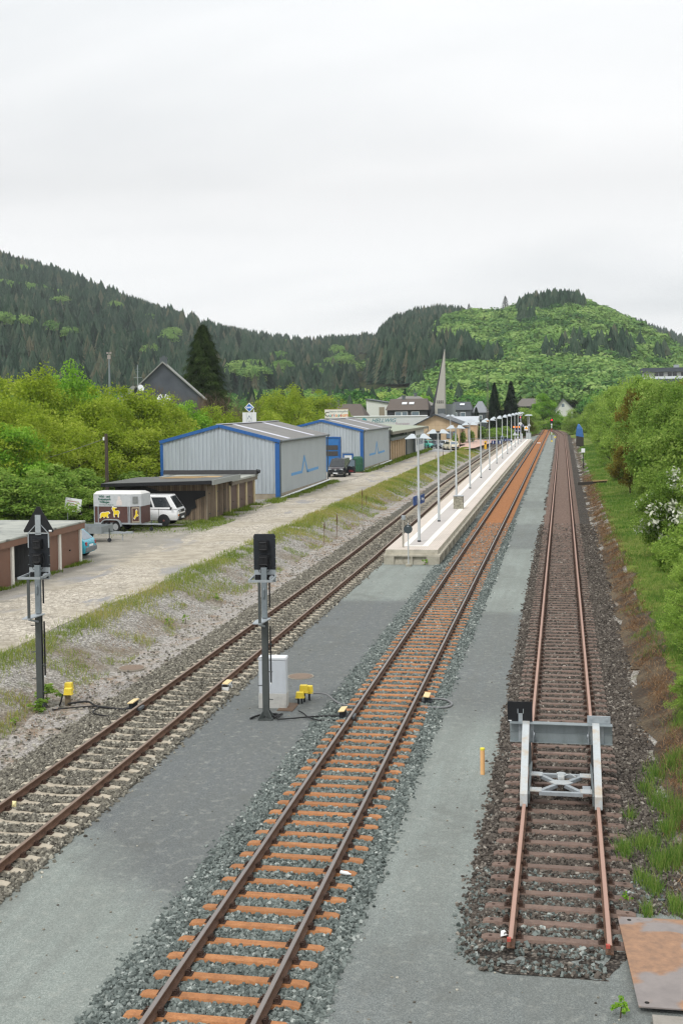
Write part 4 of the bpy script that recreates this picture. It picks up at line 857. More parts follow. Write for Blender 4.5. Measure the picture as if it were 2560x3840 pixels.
# connecting curve from the left track to the orange track and low trackside items
def near_stub(label, x, y, cat, name, f): t = thing(name, label, cat, (x, y, -.22)); f(t); return t
near_stub('small yellow box on the gravel beyond the far right signal', -2.0, 300, 'box', 'yellow_box', lambda t: (MB().box(-.25, .25, -.2, .2, 0, .35).build('housing', M_YEL, t, bevel=.05), MB().tube([(0, 0, -.05), (0, 0, .05)], .1, 8).build('foot', M_DARKM, t)))
near_stub('white block between the rails of the orange track far away', -5.15, 258, 'track magnet', 'track_magnet', lambda t: (MB().box(-.45, .35, -.3, .3, .05, .22).build('housing', M_SIGNW, t, bevel=.04), MB().box(-.2, .2, -.2, .2, -.03, .05).build('bracket', M_DARKM, t)))
# ------------------------------------------------------------------ buildings on the left
def mat_ribbed(name, a, b, pitch, axis='X', depth=.5):
    t = NT(name); p = t.pos(); s = t.sep(p)['XYZ'.index(axis)]
    fr = t.math('FRACT', t.math('DIVIDE', t.math('ADD', s, 200.0), pitch)); n = t.noise(p, .6, 4)
    c = t.ramp(n, [(.3, srgb(a)), (.7, srgb(b))]); c = t.mix(t.ramp(t.noise(t.pos((3, 3, .15)), 1.5, 4), [(.5, 0.0), (.8, .14)]), c, tuple(x*.7 for x in srgb(a)))
    h = t.math('SMOOTH_MIN', t.math('ABSOLUTE', t.math('SUBTRACT', fr, .5)), .3, .1)
    return t.bsdf(c, .5, .1, t.bump(h, depth, .03), .4)
M_CORR = plain('corrugated_grey_sheet', '#b0b9c0', .5, .1, var=.08, scale=1.6, dirt='#858c8d', dirtamt=.45, stretch=(1, 1, .12))
M_PANEL = mat_ribbed('grey_wall_panel', '#a6aeb3', '#afb7bc', .3, 'Y', .06)
M_TRIM = plain('blue_trim', '#2a5e9e', .45, var=.08, scale=3); M_LOGO = plain('logo_blue', '#5f9bd0', .6, var=.06)
M_ROOFD = mat_ribbed('dark_roof_sheet', '#63625f', '#75736f', .25, 'Y', .4); M_SKYL = plain('roof_light_strip', '#c3c5d0', .5, var=.08)
M_PLINTH = plain('plinth_concrete', '#9b9282', .9, var=.15, scale=2, dirt='#6b6558', dirtamt=.6); M_GUTTER = plain('grey_gutter', '#5d6568', .5, .2)
M_GLASS = plain('dark_glass', '#262c30', .12, var=.15, spec=.8); M_BLUEGLASS = plain('pale_window_glass', '#6c7b88', .12, var=.15, spec=.8)
def corr_wall(b, x0, x1, y, zf, z0, pitch=.34, n=None):
    """trapezoidal sheet standing in the plane y, top edge zf(x)"""
    x = x0; prof = []
    while x < x1-.01:
        for dx, d in ((0, 0), (pitch*.55, 0), (pitch*.65, .05), (pitch*.9, .05), (pitch, 0)):
            prof.append((min(x+dx, x1), d))
        x += pitch
    v = []; f = []
    for i, (px, d) in enumerate(prof): v += [(px, y-d*0+d, z0), (px, y+d, zf(px))]
    for i in range(len(prof)-1): f.append((2*i, 2*i+2, 2*i+3, 2*i+1))
    b.add(v, f)
def warehouse(label, xr, xm, xl, y0, y1, ze, zr, zl, doors=False):
    w_ = thing('warehouse', label, 'warehouse', (0, 0, 0), 0, 'grey and blue metal warehouses')
    def zf(x): return np.interp(x, [xl, xm, xr], [zl, zr, ze])
    b = MB(); b.prism([(xl+.12, .4), (xr-.12, .4), (xr-.12, ze-.15), (xm, zr-.15), (xl+.12, zl-.15)], 'y', y0+.08, y1-.02); b.build('wall', M_PANEL, w_)
    b = MB()
    if doors:
        corr_wall(b, xl+.1, -29.4, y0, lambda x: zf(x)-.08, .9); corr_wall(b, -25.6, xr-.4, y0, lambda x: zf(x)-.08, 2.85); corr_wall(b, -24.2, xr-.4, y0, lambda x: 2.85, .9); corr_wall(b, -29.4, -25.6, y0, lambda x: zf(x)-.08, 4.75)
    else: corr_wall(b, xl+.1, xr-.4, y0, lambda x: zf(x)-.08, 1.05)
    b.build('gable_cladding', M_CORR, w_)
    MB().box(xr-.14, xr-.1, y0, y1-.05, 1.05, ze-.12).build('side_cladding', M_PANEL, w_)
    b = MB()
    b.bar((xl-.05, y0-.06, zl+.0), (xm, y0-.06, zr+.02), .14, .27); b.build('rake_trim', M_TRIM, w_)
    b = MB(); b.bar((xm, y0-.06, zr+.02), (xr+.05, y0-.06, ze+.0), .14, .27); b.build('rake_trim', M_TRIM, w_)
    MB().box(xr-.40, xr-.02, y0-.05, y0+.12, .4, ze-.13).build('corner_post', M_TRIM, w_)
    MB().box(xl-.05, xl+.2, y0-.05, y0+.12, .4, zl-.15).build('corner_post', M_TRIM, w_)
    for a, c, za, zc in ((xm, xr+.15, zr, ze), (xl-.15, xm, zl, zr)):
        b = MB(); b.prism([(a, za), (c, zc-.02), (c, zc+.1), (a, za+.14)], 'y', y0-.12, y1+.15); r = b.build('roof', M_ROOFD, w_)
        for q in (.18, .69):
            y = y0+(y1-y0)*q; MB().prism([(a+.05*(c-a), za+.141-.05*(za-zc+.04)), (c-.03*(c-a), zc+.103+.03*(za-zc)), (c-.03*(c-a), zc+.116+.03*(za-zc)), (a+.05*(c-a), za+.16-.05*(za-zc+.04))], 'y', y-.55, y+.55).build('roof_light', M_SKYL, r)
    MB().bar((xm, y0-.12, zr+.16), (xm, y1+.15, zr+.16), .5, .05).build('ridge_cap', M_SKYL, w_)
    b = MB(); b.tube([(xr+.2, y0-.1, ze+.02), (xr+.2, y1+.1, ze+.02)], .09, 8); b.tube([(xr+.18, y0+.02, ze), (xr+.05, y0+.02, ze-.3), (xr+.05, y0+.02, .5)], .06, 8); b.tube([(xr+.18, y1-.05, ze), (xr+.05, y1-.05, ze-.3), (xr+.05, y1-.05, .5)], .06, 8); b.build('gutter', M_GUTTER, w_)
    MB().box(xl+.02, xr-.05, y0+.03, y1, .2, 1.04).build('plinth', M_PLINTH, w_)
    MB().tube([(xr+.12, y0-.3, .75), (xr+.12, y1+.3, .95)], .08, 8).build('pipe', M_SIGNW, w_)
    b = MB(); L = y1-y0; X0, X1 = xr-.1, xr-.085
    def P(q, z): return (y0+L*q, z)
    b.prism([P(.225, 2.28), P(.42, 2.28), P(.42, 2.52), P(.225, 2.52)], 'x', X0, X1); b.prism([P(.42, 2.28), P(.445, 2.28), P(.495, 3.62), P(.485, 3.9)], 'x', X0, X1); b.prism([P(.545, 2.22), P(.57, 2.22), P(.495, 3.9), P(.485, 3.7)], 'x', X0, X1); b.prism([P(.548, 2.22), P(.8, 2.27), P(.8, 2.52), P(.56, 2.48)], 'x', X0, X1)
    b.build('wall_emblem', M_LOGO, w_)
    return w_
warehouse('nearer grey metal warehouse with blue trim behind the wooden shed', -23.3, -28.5, -33.7, 96.5, 116.8, 5.45, 6.78, 5.45)
w2 = warehouse('farther grey metal warehouse with a blue roller door behind the dark van', -23.0, -28.0, -33.2, 137, 158.6, 5.42, 6.65, 5.42, True)
b = MB(); b.box(-29.4, -25.95, 137.0, 137.1, .65, 4.6); rd = b.build('roller_door', plain('door_blue', '#2f6fb0', .45, var=.1, scale=2), w2)
for z0, z1 in ((3.2, 3.75), (2.5, 3.05)): MB().box(-29.2, -27.65, 136.96, 137.0, z0, z1).box(-27.5, -26.05, 136.96, 137.0, z0, z1).build('door_window', plain('brown_glass', '#4b4846', .3), rd)
MB().box(-25.95, -25.72, 136.93, 137.05, .65, 4.72).box(-29.4, -25.95, 136.93, 137.05, 4.6, 4.75).build('door_frame', M_TRIM, w2)
b = MB(); b.box(-25.3, -24.4, 136.97, 137.05, .65, 2.58); dd = b.build('door', M_WHITE, w2); MB().box(-25.47, -25.3, 136.93, 137.05, .65, 2.75).box(-24.4, -24.23, 136.93, 137.05, .65, 2.75).box(-25.3, -24.4, 136.93, 137.05, 2.58, 2.75).build('door_frame', M_TRIM, dd)
# ---- near garages
M_DOORB = mat_ribbed('brown_garage_door', '#765648', '#846353', .09, 'Y', .6); M_WPOST = plain('white_post', '#dcd9d0', .7, var=.08, scale=5); M_BROWN = plain('brown_wood', '#7a5c4c', .7, var=.15, scale=4)
t = NT('garage_roof'); p = t.pos(); n1 = t.noise(p, .7, 6, .65, .5); M_GROOF = t.bsdf(t.mix(t.ramp(t.noise(p, .45, 4, .5, 1.0), [(.6, 0.0), (.66, .8)]), t.ramp(n1, [(.3, srgb('#7f837f')), (.55, srgb('#a0a39c')), (.75, srgb('#b3b3a8'))]), srgb('#4a4c49')), .8, 0, t.bump(n1, .3, .02), .3)
ga = thing('garage_row', 'near row of flat-roofed garages with brown doors and one open bay', 'garage', (0, 0, 0))
X = -23.9
MB().box(-30.2, X+.22, 35, 56.25, 2.62, 2.72).build('roof', M_GROOF, ga, bevel=.03)
MB().box(X+.1, X+.19, 35, 56.2, 2.34, 2.618).box(-30.1, X+.1, 56.08, 56.18, 2.34, 2.618).build('fascia', M_BROWN, ga)
posts = [56.0, 53.5, 51.0, 48.5, 46.0, 43.5, 41]
for y in posts: MB().box(X-.2, X+.06, y-.11, y+.11, .5, 2.34).build('post', M_WPOST, ga)
for a, c in zip(posts[:-1], posts[1:]):
    if abs(a-51.0) < .1: continue
    d = MB().box(X-.06, X-.02, c+.112, a-.112, .56, 2.32).build('garage_door', M_DOORB, ga)
    MB().box(X-.02, X+.03, (a+c)/2-.05, (a+c)/2+.05, 1.35, 1.42).build('handle', M_BLACK, d)
b = MB(); b.box(-30.0, -29.85, 35, 56.0, .5, 2.6); b.box(-29.85, X-.2, 55.9, 56.05, .5, 2.6); [b.box(-29.85, X-.25, y-.06, y+.06, .5, 2.6) for y in posts[1:]]; b.build('wall', mat_ribbed('garage_wall', '#56585a', '#66686a', .2, 'X', .5), ga)
# ---- wooden shed and brown garages
t = NT('weathered_planks'); p = t.pos(); XYZ = t.sep(p); sxy = t.math('ADD', XYZ[0], XYZ[1]); fr = t.math('FRACT', t.math('DIVIDE', t.math('ADD', sxy, 200.0), .16)); idn = t.math('FLOOR', t.math('DIVIDE', t.math('ADD', sxy, 200.0), .16)); wn_ = t.n('ShaderNodeTexWhiteNoise', noise_dimensions='1D'); t.l(idn, wn_.inputs['W'])
g_ = t.noise(t.pos((6, 6, .7)), 3, 5, .6); c = t.ramp(t.math('ADD', t.math('MULTIPLY', wn_.outputs['Value'], .45), t.math('MULTIPLY', g_, .55)), [(.2, srgb('#4a4037')), (.5, srgb('#706355')), (.8, srgb('#8f7f6c'))]); c = t.mix(t.math('LESS_THAN', fr, .09), c, srgb('#1d1915')); M_PLANK = t.bsdf(c, .9, 0, t.bump(g_, .4, .01), .2)
M_FELT = plain('roofing_felt', '#5b5d5c', .85, var=.2, scale=1.2, dirt='#7a7b74', dirtamt=.5); M_TARP = plain('black_tarpaulin', '#191a1d', .6, var=.3, scale=3, bump=.3)
sh = thing('wooden_shed', 'weathered plank shed with a black flat roof and a torn black tarpaulin', 'shed', (0, 0, 0))
MB().box(-30.6, -24.05, 78.0, 83.6, .4, 3.2).build('plank_wall', M_PLANK, sh)
MB().prism([(-31.2, 3.02), (-23.3, 3.2), (-23.3, 3.42), (-31.2, 3.22)], 'y', 76.9, 83.9).build('roof', M_FELT, sh)
MB().prism([(-31.2, 2.98), (-23.3, 3.16), (-23.3, 3.40), (-31.2, 3.2)], 'y', 76.84, 76.9).build('roof_fascia', M_BLACK, sh)
MB().box(-23.3, -23.22, 76.9, 83.9, 3.1, 3.45).build('roof_edge', plain('pale_flashing', '#8f9391', .6), sh)
b = MB(); b.prism([(-30.6, .4), (-26.3, .4), (-25.3, 1.0), (-25.1, 1.35), (-24.75, 1.5), (-24.85, 2.0), (-24.1, 2.3), (-24.1, 2.66), (-27.4, 2.62), (-28.8, 3.1), (-30.6, 3.05)], 'y', 77.94, 77.99); b.build('tarpaulin', M_TARP, sh)
for a, c in ((78.3, 80.1), (80.25, 81.9), (82.0, 83.4)):
    d = MB().box(-24.04, -23.99, a, c, .55, 2.95).build('plank_door', M_PLANK, sh); MB().box(-23.988, -23.97, a+.1, a+.5, 2.4, 2.46).box(-23.988, -23.97, a+.1, a+.5, 1.0, 1.06).build('hinge', M_DARKM, d)
MB().box(-24.05, -23.96, 80.12, 80.22, .5, 3.1).build('frame_post', plain('cream_post', '#cfc09a', .8), sh); MB().box(-24.06, -23.97, 77.95, 78.1, .5, 3.0).build('frame_post', plain('grey_timber', '#84796a', .9), sh)
pk = thing('plank_pile', 'loose light wooden boards lying on the shed roof', 'planks', (-26.6, 81.2, 3.36))
for k in range(6): MB().box(-1.6+k*.12, 1.2+k*.15, -.9+k*.33, -.78+k*.33, .0, .04).build('board', plain('light_board', '#a98f66', .85, var=.15), pk)
MB().prism([(1.3, -.2), (2.5, -.3), (2.6, 1.0), (1.4, 1.1)], 'z', .0, .05).build('panel', plain('light_board', '#a98f66', .85, var=.15), pk)
gb = thing('garage_row', 'brown-doored garages with cream posts between the shed and the warehouse', 'garage', (0, 0, 0))
MB().box(-31, -23.85, 83.95, 91.4, 2.86, 3.02).build('roof', M_GROOF, gb, bevel=.02)
MB().box(-24.0, -23.9, 83.95, 91.3, 2.6, 2.85).build('fascia', plain('grey_brown_fascia', '#6d6558', .8), gb)
MB().box(-30.5, -24.35, 83.95, 91.0, .4, 2.85).build('wall', plain('garage_plaster', '#8a8175', .9), gb)
pp = [83.9, 86.25, 88.6, 90.95]
for y in pp: MB().box(-24.3, -24.03, y-.09, y+.09, .5, 2.6).build('post', plain('cream_post', '#cfc09a', .8), gb)
M_DOOR2 = plain('dark_brown_door', '#5c4a43', .6, var=.08, scale=2)
for a, c in zip(pp[:-1], pp[1:]):
    d = MB().box(-24.2, -24.16, a+.095, c-.095, .55, 2.58).build('garage_door', M_DOOR2, gb); MB().box(-24.16, -24.12, (a+c)/2-.05, (a+c)/2+.05, 1.3, 1.36).build('handle', M_BLACK, d)
bl = thing('roll_of_felt', 'long black covered beam lying on the garage roof before the warehouse', 'roofing roll', (-27, 91.0, 3.03))
MB().prism([(-.35, 0), (.35, 0), (.22, .3), (-.2, .34)], 'x', -4.5, 3.2).build('cover', M_TARP, bl); MB().tube([(3.1, .0, .25), (3.4, 0, .2)], .14, 8).build('end', M_DARKM, bl)
tag(MB().box(-24.0, -22.7, 88.9, 91.3, .5, .66).build('concrete_ramp', plain('ramp_concrete', '#a9a294', .9, var=.12), bevel=.03), 'small concrete apron before the end garage by the warehouse', 'ramp')
# ---- vehicles
M_TYRE = plain('tyre_rubber', '#1b1b1c', .85, var=.15); M_CHROME = plain('wheel_metal', '#a9adb0', .35, .6, var=.1); M_LAMPW = plain('headlamp_glass', '#d5dbe0', .15, var=.1, spec=.8); M_TAILR = plain('tail_lamp_red', '#8e1f26', .25, var=.1); M_BUMP = plain('black_plastic', '#2a2c2e', .6, var=.15)
def paint(name, c): return plain('paint_'+name, c, .28, .05, var=.04, scale=2, spec=.5, coat=.5)
def wheel(root, x, y, r, wd=.2, rim=None, side=1):
    o = MB().tube([(x, y-wd/2, r), (x, y-wd/2+.03, r), (x, y+wd/2-.03, r), (x, y+wd/2, r)], [r*.9, r, r, r*.9], 20).build('wheel', M_TYRE, root, smooth=40)
    yo = y+side*(wd/2+.004); b = MB(); b.disc((x, yo, r), r*.62, (0, 1, 0), .02, 18)
    b.disc((x, yo+side*.012, r), r*.2, (0, 1, 0), .02, 10); b.build('rim', rim or M_CHROME, o, smooth=40)
def car(label, loc, rz, body, L=4.2, W=1.72, H=1.45, belt=.92, hood=.82, gh=(-1.9, -1.35, .45, 1.15), zb=.24, wheels=(1.25, -1.25), rw=.3, group=None, cat='car', name='parked_car', split=(.5,), plate_=True, bump=None, tail=(.62, .8), rim=None, roofm=None, nose=.6):
    c = thing(name, label, cat, loc, rz, group); h = W/2; X0, X1 = -L/2, L/2
    def ring(x, z0, z1, k=1.0): return [(x, -h*k*.93, z0), (x, -h*k, z0+.14), (x, -h*k, z0+(z1-z0)*.6), (x, -h*k*.93, z1-.03), (x, -h*k*.8, z1), (x, h*k*.8, z1), (x, h*k*.93, z1-.03), (x, h*k, z0+(z1-z0)*.6), (x, h*k, z0+.14), (x, h*k*.93, z0)]
    zt = lambda x: float(np.interp(x, [X0, X0+.1, gh[0]+.05, gh[3], X1-.25, X1], [belt-.06, belt, belt, belt, hood, nose]))
    st = [(X0, zb+.12, belt-.12, .86), (X0+.08, zb+.03, zt(X0+.08), .95), (X0+.5, zb, zt(X0+.5), 1), (0, zb, belt, 1), (gh[3], zb, zt(gh[3]), 1), (X1-.45, zb, zt(X1-.45), .98), (X1-.12, zb+.02, zt(X1-.12), .9), (X1, zb+.1, nose, .8)]
    MB().loft([ring(x, a, z, k) for x, a, z, k in st]).build('body', body, c, smooth=35)
    wb, wr = h*.92, h*.74; A = [(gh[0], belt-.02), (gh[1], H), (gh[2], H), (gh[3], belt-.02)]
    def G(i, s): x, z = A[i]; return Vector((x, s*(wb if i in (0, 3) else wr), z))
    g = MB(); dome = .035
    g.add([G(0, -1), G(3, -1), G(2, -1), G(1, -1), G(0, 1), G(3, 1), G(2, 1), G(1, 1), Vector(((gh[1]+gh[2])/2, -wr*.5, H+dome)), Vector(((gh[1]+gh[2])/2, wr*.5, H+dome))], [(0, 1, 2, 3), (5, 4, 7, 6), (1, 5, 6, 2), (4, 0, 3, 7), (3, 2, 8), (7, 9, 6), (2, 6, 9, 8), (3, 8, 9, 7)])
    g.build('roof', roofm or body, c, smooth=30, bevel=.03)
    def pane(c00, c10, c11, c01, s0, s1, t0, t1):
        def P(s, t): return (c00*(1-s)+c10*s)*(1-t)+(c01*(1-s)+c11*s)*t
        n = (c10-c00).cross(c01-c00).normalized(); q = [P(s0, t0), P(s1, t0), P(s1, t1), P(s0, t1)]; b = MB()
        b.add([v+n*.012 for v in q]+[v-n*.01 for v in q], [(0, 1, 2, 3), (0, 4, 5, 1), (1, 5, 6, 2), (2, 6, 7, 3), (3, 7, 4, 0)]); return b
    pane(G(3, -1), G(3, 1), G(2, 1), G(2, -1), .07, .93, .08, .9).build('windscreen', M_GLASS, c)
    pane(G(0, 1), G(0, -1), G(1, -1), G(1, 1), .1, .9, .12, .88).build('rear_window', M_BLUEGLASS if tail[0] > .6 else M_GLASS, c)
    e = [0.06]+list(split)+[.94]
    for i in range(len(e)-1):
        pane(G(0, -1), G(3, -1), G(2, -1), G(1, -1), e[i]+.015, e[i+1]-.015, .14, .86).build('side_window', M_GLASS, c)
        pane(G(3, 1), G(0, 1), G(1, 1), G(2, 1), 1-e[i+1]+.015, 1-e[i]-.015, .14, .86).build('side_window', M_GLASS, c)
    for x in wheels:
        for s in (-1, 1): wheel(c, x, s*(h-.11), rw, .2, rim, s)
        for s in (-1, 1): MB().disc((x, s*(h-.06), rw+.02), rw+.07, (0, 1, 0), .13, 20).build('wheel_arch', M_BUMP, c)
    for s in (-1, 1):
        MB().box(X1-.16, X1-.02, s*h*.66-.16, s*h*.66+.16, nose-.1, nose+.06).build('headlight', M_LAMPW, c, bevel=.03)
        MB().box(X0-.005, X0+.12, s*h*.72-.11, s*h*.72+.11, tail[0], tail[1]+.03).build('tail_light', M_TAILR, c, bevel=.02)
        MB().box(gh[3]-.42, gh[3]-.3, s*(h+.1)-.07, s*(h+.1)+.07, belt, belt+.13).build('mirror', bump or M_BUMP, c, bevel=.02)
    MB().box(X1-.08, X1+.04, -h*.8, h*.8, zb+.08, zb+.24).build('bumper', bump or M_BUMP, c, bevel=.03); MB().box(X0-.06, X0+.06, -h*.86, h*.86, zb+.1, zb+.34).build('bumper', bump or M_BUMP, c, bevel=.04)
    if plate_: MB().box(X0-.075 if plate_ != 2 else X0-.02, X0-.0, -.26, .26, zb+.36 if plate_ == 2 else zb+.17, zb+.47 if plate_ == 2 else zb+.28).build('number_plate', M_SIGNW, c); MB().box(X1, X1+.055, -.26, .26, zb+.1, zb+.21).build('number_plate', M_SIGNW, c)
    MB().box(X1-.05, X1+.006, -h*.45, h*.45, nose-.12, nose-.01).build('grille', M_BUMP, c)
    return c
# turquoise hatchback beside the garages: nose pointing left, tail to the yard
car('turquoise hatchback parked tail-out beside the near garages', (-26.2, 58.15, .62), R(181), paint('turquoise', '#2f9fb5'), 3.95, 1.68, 1.42, .9, .8, (-1.88, -1.3, .4, 1.1), .22, plate_=2, bump=plain('grey_plastic', '#6f7478', .6), tail=(.63, .8))
PK = 'cars parked by the station'
car('cream estate taxi parked with its tail toward the camera by the station', (-19.0, 203.4, .62), R(112), paint('cream', '#d9d0b4'), 4.75, 1.82, 1.5, .95, .85, (-2.2, -1.75, .5, 1.3), group=PK, plate_=2, split=(.3, .62))
tx = thing('taxi_sign', 'small yellow roof sign on the cream taxi', 'taxi sign', (-19.0, 203.0, 2.17)); MB().prism([(-.25, 0), (.25, 0), (.2, .14), (-.2, .14)], 'y', -.08, .08).build('sign_box', plain('taxi_yellow', '#e4c93c', .5), tx, bevel=.02); MB().box(-.2, .2, -.1, .1, -.025, -.002).build('foot', M_BUMP, tx)
car('white estate car with a long roof parked behind the taxi', (-20.0, 208.5, .62), R(-68), paint('white_silver', '#ccd3d8'), 4.7, 1.8, 1.52, .95, .85, (-2.2, -1.7, .55, 1.45), group=PK, split=(.3, .62))
car('dark grey car parked second from the taxi', (-21.9, 211, .62), R(-65), paint('anthracite', '#555d66'), 4.4, 1.78, 1.46, .93, .83, (-1.95, -1.3, .4, 1.2), group=PK)
car('bright teal car in the parking row by the station', (-23.6, 212.8, .62), R(-62), paint('teal', '#2f9d8d'), 4.4, 1.75, 1.42, .93, .8, (-1.7, -1.2, .4, 1.2), group=PK)
car('dark green van-like car at the left end of the parking row', (-25.6, 217.5, .62), R(-75), paint('dark_green', '#2d4a45'), 4.6, 1.85, 1.75, 1.05, .95, (-2.25, -2.0, .75, 1.5), group=PK, split=(.35, .65))
car('white van half hidden by the workshop end wall', (-26.6, 212.5, .62), R(-80), paint('plain_white', '#d9dcdc'), 4.8, 1.9, 2.0, 1.15, 1.0, (-2.35, -2.2, 1.2, 1.9), group=PK, cat='van', name='parked_van')
# white bus-like van behind the horse trailer
vn = car('old white boxy van parked behind the horse trailer', (-26.75, 73.9, .74), R(2), paint('van_white', '#e2e4e5'), 4.57, 1.84, 1.95, 1.08, 1.02, (-2.24, -2.14, 1.62, 2.2), .35, (1.32, -1.14), .33, None, 'van', 'parked_van', (.33, .66), True, nose=.98, rim=rustmat('rusty_wheel', '#6a3b34', '#8a5048', '#c9c2bc'))
MB().box(2.2, 2.31, -.7, .7, .84, 1.02).box(2.2, 2.31, -.72, .72, .58, .74).build('front_grille', M_BUMP, vn)
for s in (-1, 1): MB().disc((2.31, s*.56, .93), .085, (1, 0, 0), .03, 14).build('headlamp', M_LAMPW, vn); MB().box(2.24, 2.3, s*.68-.1, s*.68+.1, .62, .72).build('indicator', plain('amber_lamp', '#c77a20', .3), vn)
b = MB(); [b.box(x, x+.02, -.925, -.918, .5, 1.1) for x in (.98, -.05, -1.2)]; b.box(-.2, .15, -.93, -.92, 1.0, 1.03); b.build('door_seam', M_BUMP, vn)
# dark van with an open door
dv = car('black van with an open front door beside the blue roller door', (-24.3, 128.6, .62), R(-90), paint('van_black', '#23262c'), 4.9, 1.9, 1.95, 1.12, 1.05, (-2.4, -2.25, .9, 1.75), .3, (1.5, -1.45), .34, None, 'van', 'parked_van', (.35, .66), True, nose=.85)
b = MB(); T = Matrix.Translation((.95, .93, 0)) @ Matrix.Rotation(R(74), 4, 'Z'); b.prism([(.0, .4), (1.1, .4), (1.1, 1.12), (0.1, 1.12)], 'y', -.03, .03, T=T); b.bar(T @ Vector((.12, 0, 1.12)), T @ Vector((.55, 0, 1.85)), .06, .06); b.bar(T @ Vector((.55, 0, 1.85)), T @ Vector((1.08, 0, 1.85)), .06, .06); b.bar(T @ Vector((1.08, 0, 1.85)), T @ Vector((1.08, 0, 1.12)), .06, .06); dr = b.build('open_door', paint('van_black', '#23262c'), dv)
MB().prism([(.2, 1.15), (1.04, 1.15), (1.04, 1.8), (.57, 1.8)], 'y', -.01, .01, T=T).build('door_glass', M_BLUEGLASS, dr)
M_RLET = plain('red_lettering', '#7c2a2c', .5, var=.2); [MB().box(.35, .9-.08*k, -.04, -.031, .5+.15*k, .58+.15*k, T=T).build('lettering', M_RLET, dr) for k in range(2)]
MB().box(1.95, 2.25, -.45, .45, .99, 1.005).build('bonnet_lettering', M_RLET, dv); MB().disc((2.46, 0, .83), .12, (1, 0, 0), .03, 16).build('emblem', M_CHROME, dv)
# dark green tank stack
tk = thing('rain_tank_stack', 'two dark green ribbed plastic tank halves stacked beside the white door', 'tank', (-23.4, 135.3, .6))
M_GRN = plain('green_plastic', '#2c5a45', .45, var=.12, scale=3)
def ringz(r, z, n=48): return [((r+.035*(1 if (k//2) % 2 else -1))*math.cos(2*math.pi*k/n), .75*(r+.035*(1 if (k//2) % 2 else -1))*math.sin(2*math.pi*k/n), z) for k in range(n)]
MB().loft([ringz(.52, .12), ringz(.60, .3), ringz(.60, .95), ringz(.64, .97), ringz(.64, 1.02)]).build('lower_half', M_GRN, tk); MB().loft([ringz(.64, 1.025), ringz(.6, 1.06), ringz(.58, 1.65), ringz(.48, 1.85), ringz(.3, 1.9)]).build('upper_half', M_GRN, tk)
MB().box(-.55, .55, -.4, -.2, 0, .12).box(-.55, .55, .2, .4, 0, .12).build('pallet', plain('pallet_wood', '#6d5240', .9), tk)
# horse trailer
ht = thing('horse_trailer', 'brown and grey horse trailer with yellow animal pictures and green lettering', 'horse trailer', (-27.45, 71.0, .62), R(-3)); ht.scale = (.88, 1, 1)
M_PLY = plain('brown_plywood', '#573b36', .6, var=.15, scale=5, dirt='#3d2a27', dirtamt=.5); M_CANV = plain('grey_canvas', '#b9bdc0', .8, var=.06, scale=4, bump=.25, dirt='#8d9294', dirtamt=.4); M_CANVT = plain('canvas_top', '#d0d0cd', .8, var=.05, scale=4, bump=.2)
b = MB(); b.prism([(-1.75, -.75), (1.05, -.75), (1.72, -.45), (1.72, .95), (-1.75, .95)], 'z', .52, 1.62); b.build('body', M_PLY, ht)
b = MB(); pl0 = [(-1.77, -.78), (1.06, -.78), (1.75, -.47), (1.75, .97), (-1.77, .97)]; top = [(-1.72, -.42), (.95, -.42), (1.55, -.2), (1.55, .6), (-1.72, .6)]
b.loft([[(x, y, 1.6) for x, y in pl0], [(x, y, 2.36) for x, y in pl0]]); b.build('canvas_side', M_CANV, ht); b = MB(); b.loft([[(x, y, 2.365) for x, y in pl0], [(x, y, 2.52) for x, y in top]]); b.build('canvas_top', M_CANVT, ht)
b = MB()
for x in (-1.72, -1.42, .88, 1.0): b.box(x-.03, x+.03, -.79, -.755, .5, 1.6)
nx, ny = -.30/.73, .67/.73; b.bar((1.66, -.51, .55), (1.66, -.51, 1.6), .06); b.box(-1.76, 1.1, -.785, -.755, .48, .58); b.bar((1.05, -.77, .52), (1.73, -.47, .52), .03, .1); b.build('frame_rail', M_GALV, ht)
def fr_(u_, z): # point on the angled front-side panel
    return Vector((1.07+.63*u_, -.755+.28*u_, z))
def poly_on(pts, f, nrm, t0, t1, name, m):
    b = MB(); n = len(pts); nv = Vector(nrm).normalized(); b.add([f(*q)+nv*t1 for q in pts]+[f(*q)+nv*t0 for q in pts], [tuple(range(n))]+[(i, (i+1) % n, n+(i+1) % n, n+i) for i in range(n)]); return b.build(name, m, ht)
N2 = (.41, -.91, 0); N1 = (0, -1, 0)
poly_on([(.15, .64), (.8, .64), (.8, 1.5), (.15, 1.5)], fr_, N2, .0, .03, 'tack_door', M_PLY)
for q in ([(.1, .6), (.16, .6), (.16, 1.54), (.1, 1.54)], [(.79, .6), (.85, .6), (.85, 1.54), (.79, 1.54)], [(.16, .6), (.79, .6), (.79, .66), (.16, .66)], [(.16, 1.48), (.79, 1.48), (.79, 1.54), (.16, 1.54)]): poly_on(q, fr_, N2, .0, .045, 'door_trim', plain('beige_trim', '#b3a894', .7))
poly_on([(.2, 1.78), (.72, 1.78), (.72, 2.22), (.2, 2.22)], fr_, N2, .03, .05, 'canvas_window', plain('grey_foil', '#7c807f', .4, var=.2, scale=9))
sd = lambda x, z: Vector((x, -.79, z))
bear = [(0, .0), (.04, .12), (.03, .3), (.12, .48), (.3, .56), (.5, .55), (.68, .6), (.82, .62), (.9, .56), (.97, .46), (.93, .4), (.8, .36), (.76, .2), (.82, .06), (.78, .0), (.66, .02), (.64, .12), (.54, .16), (.48, .04), (.36, .0), (.34, .14), (.2, .1), (.12, -.02)]
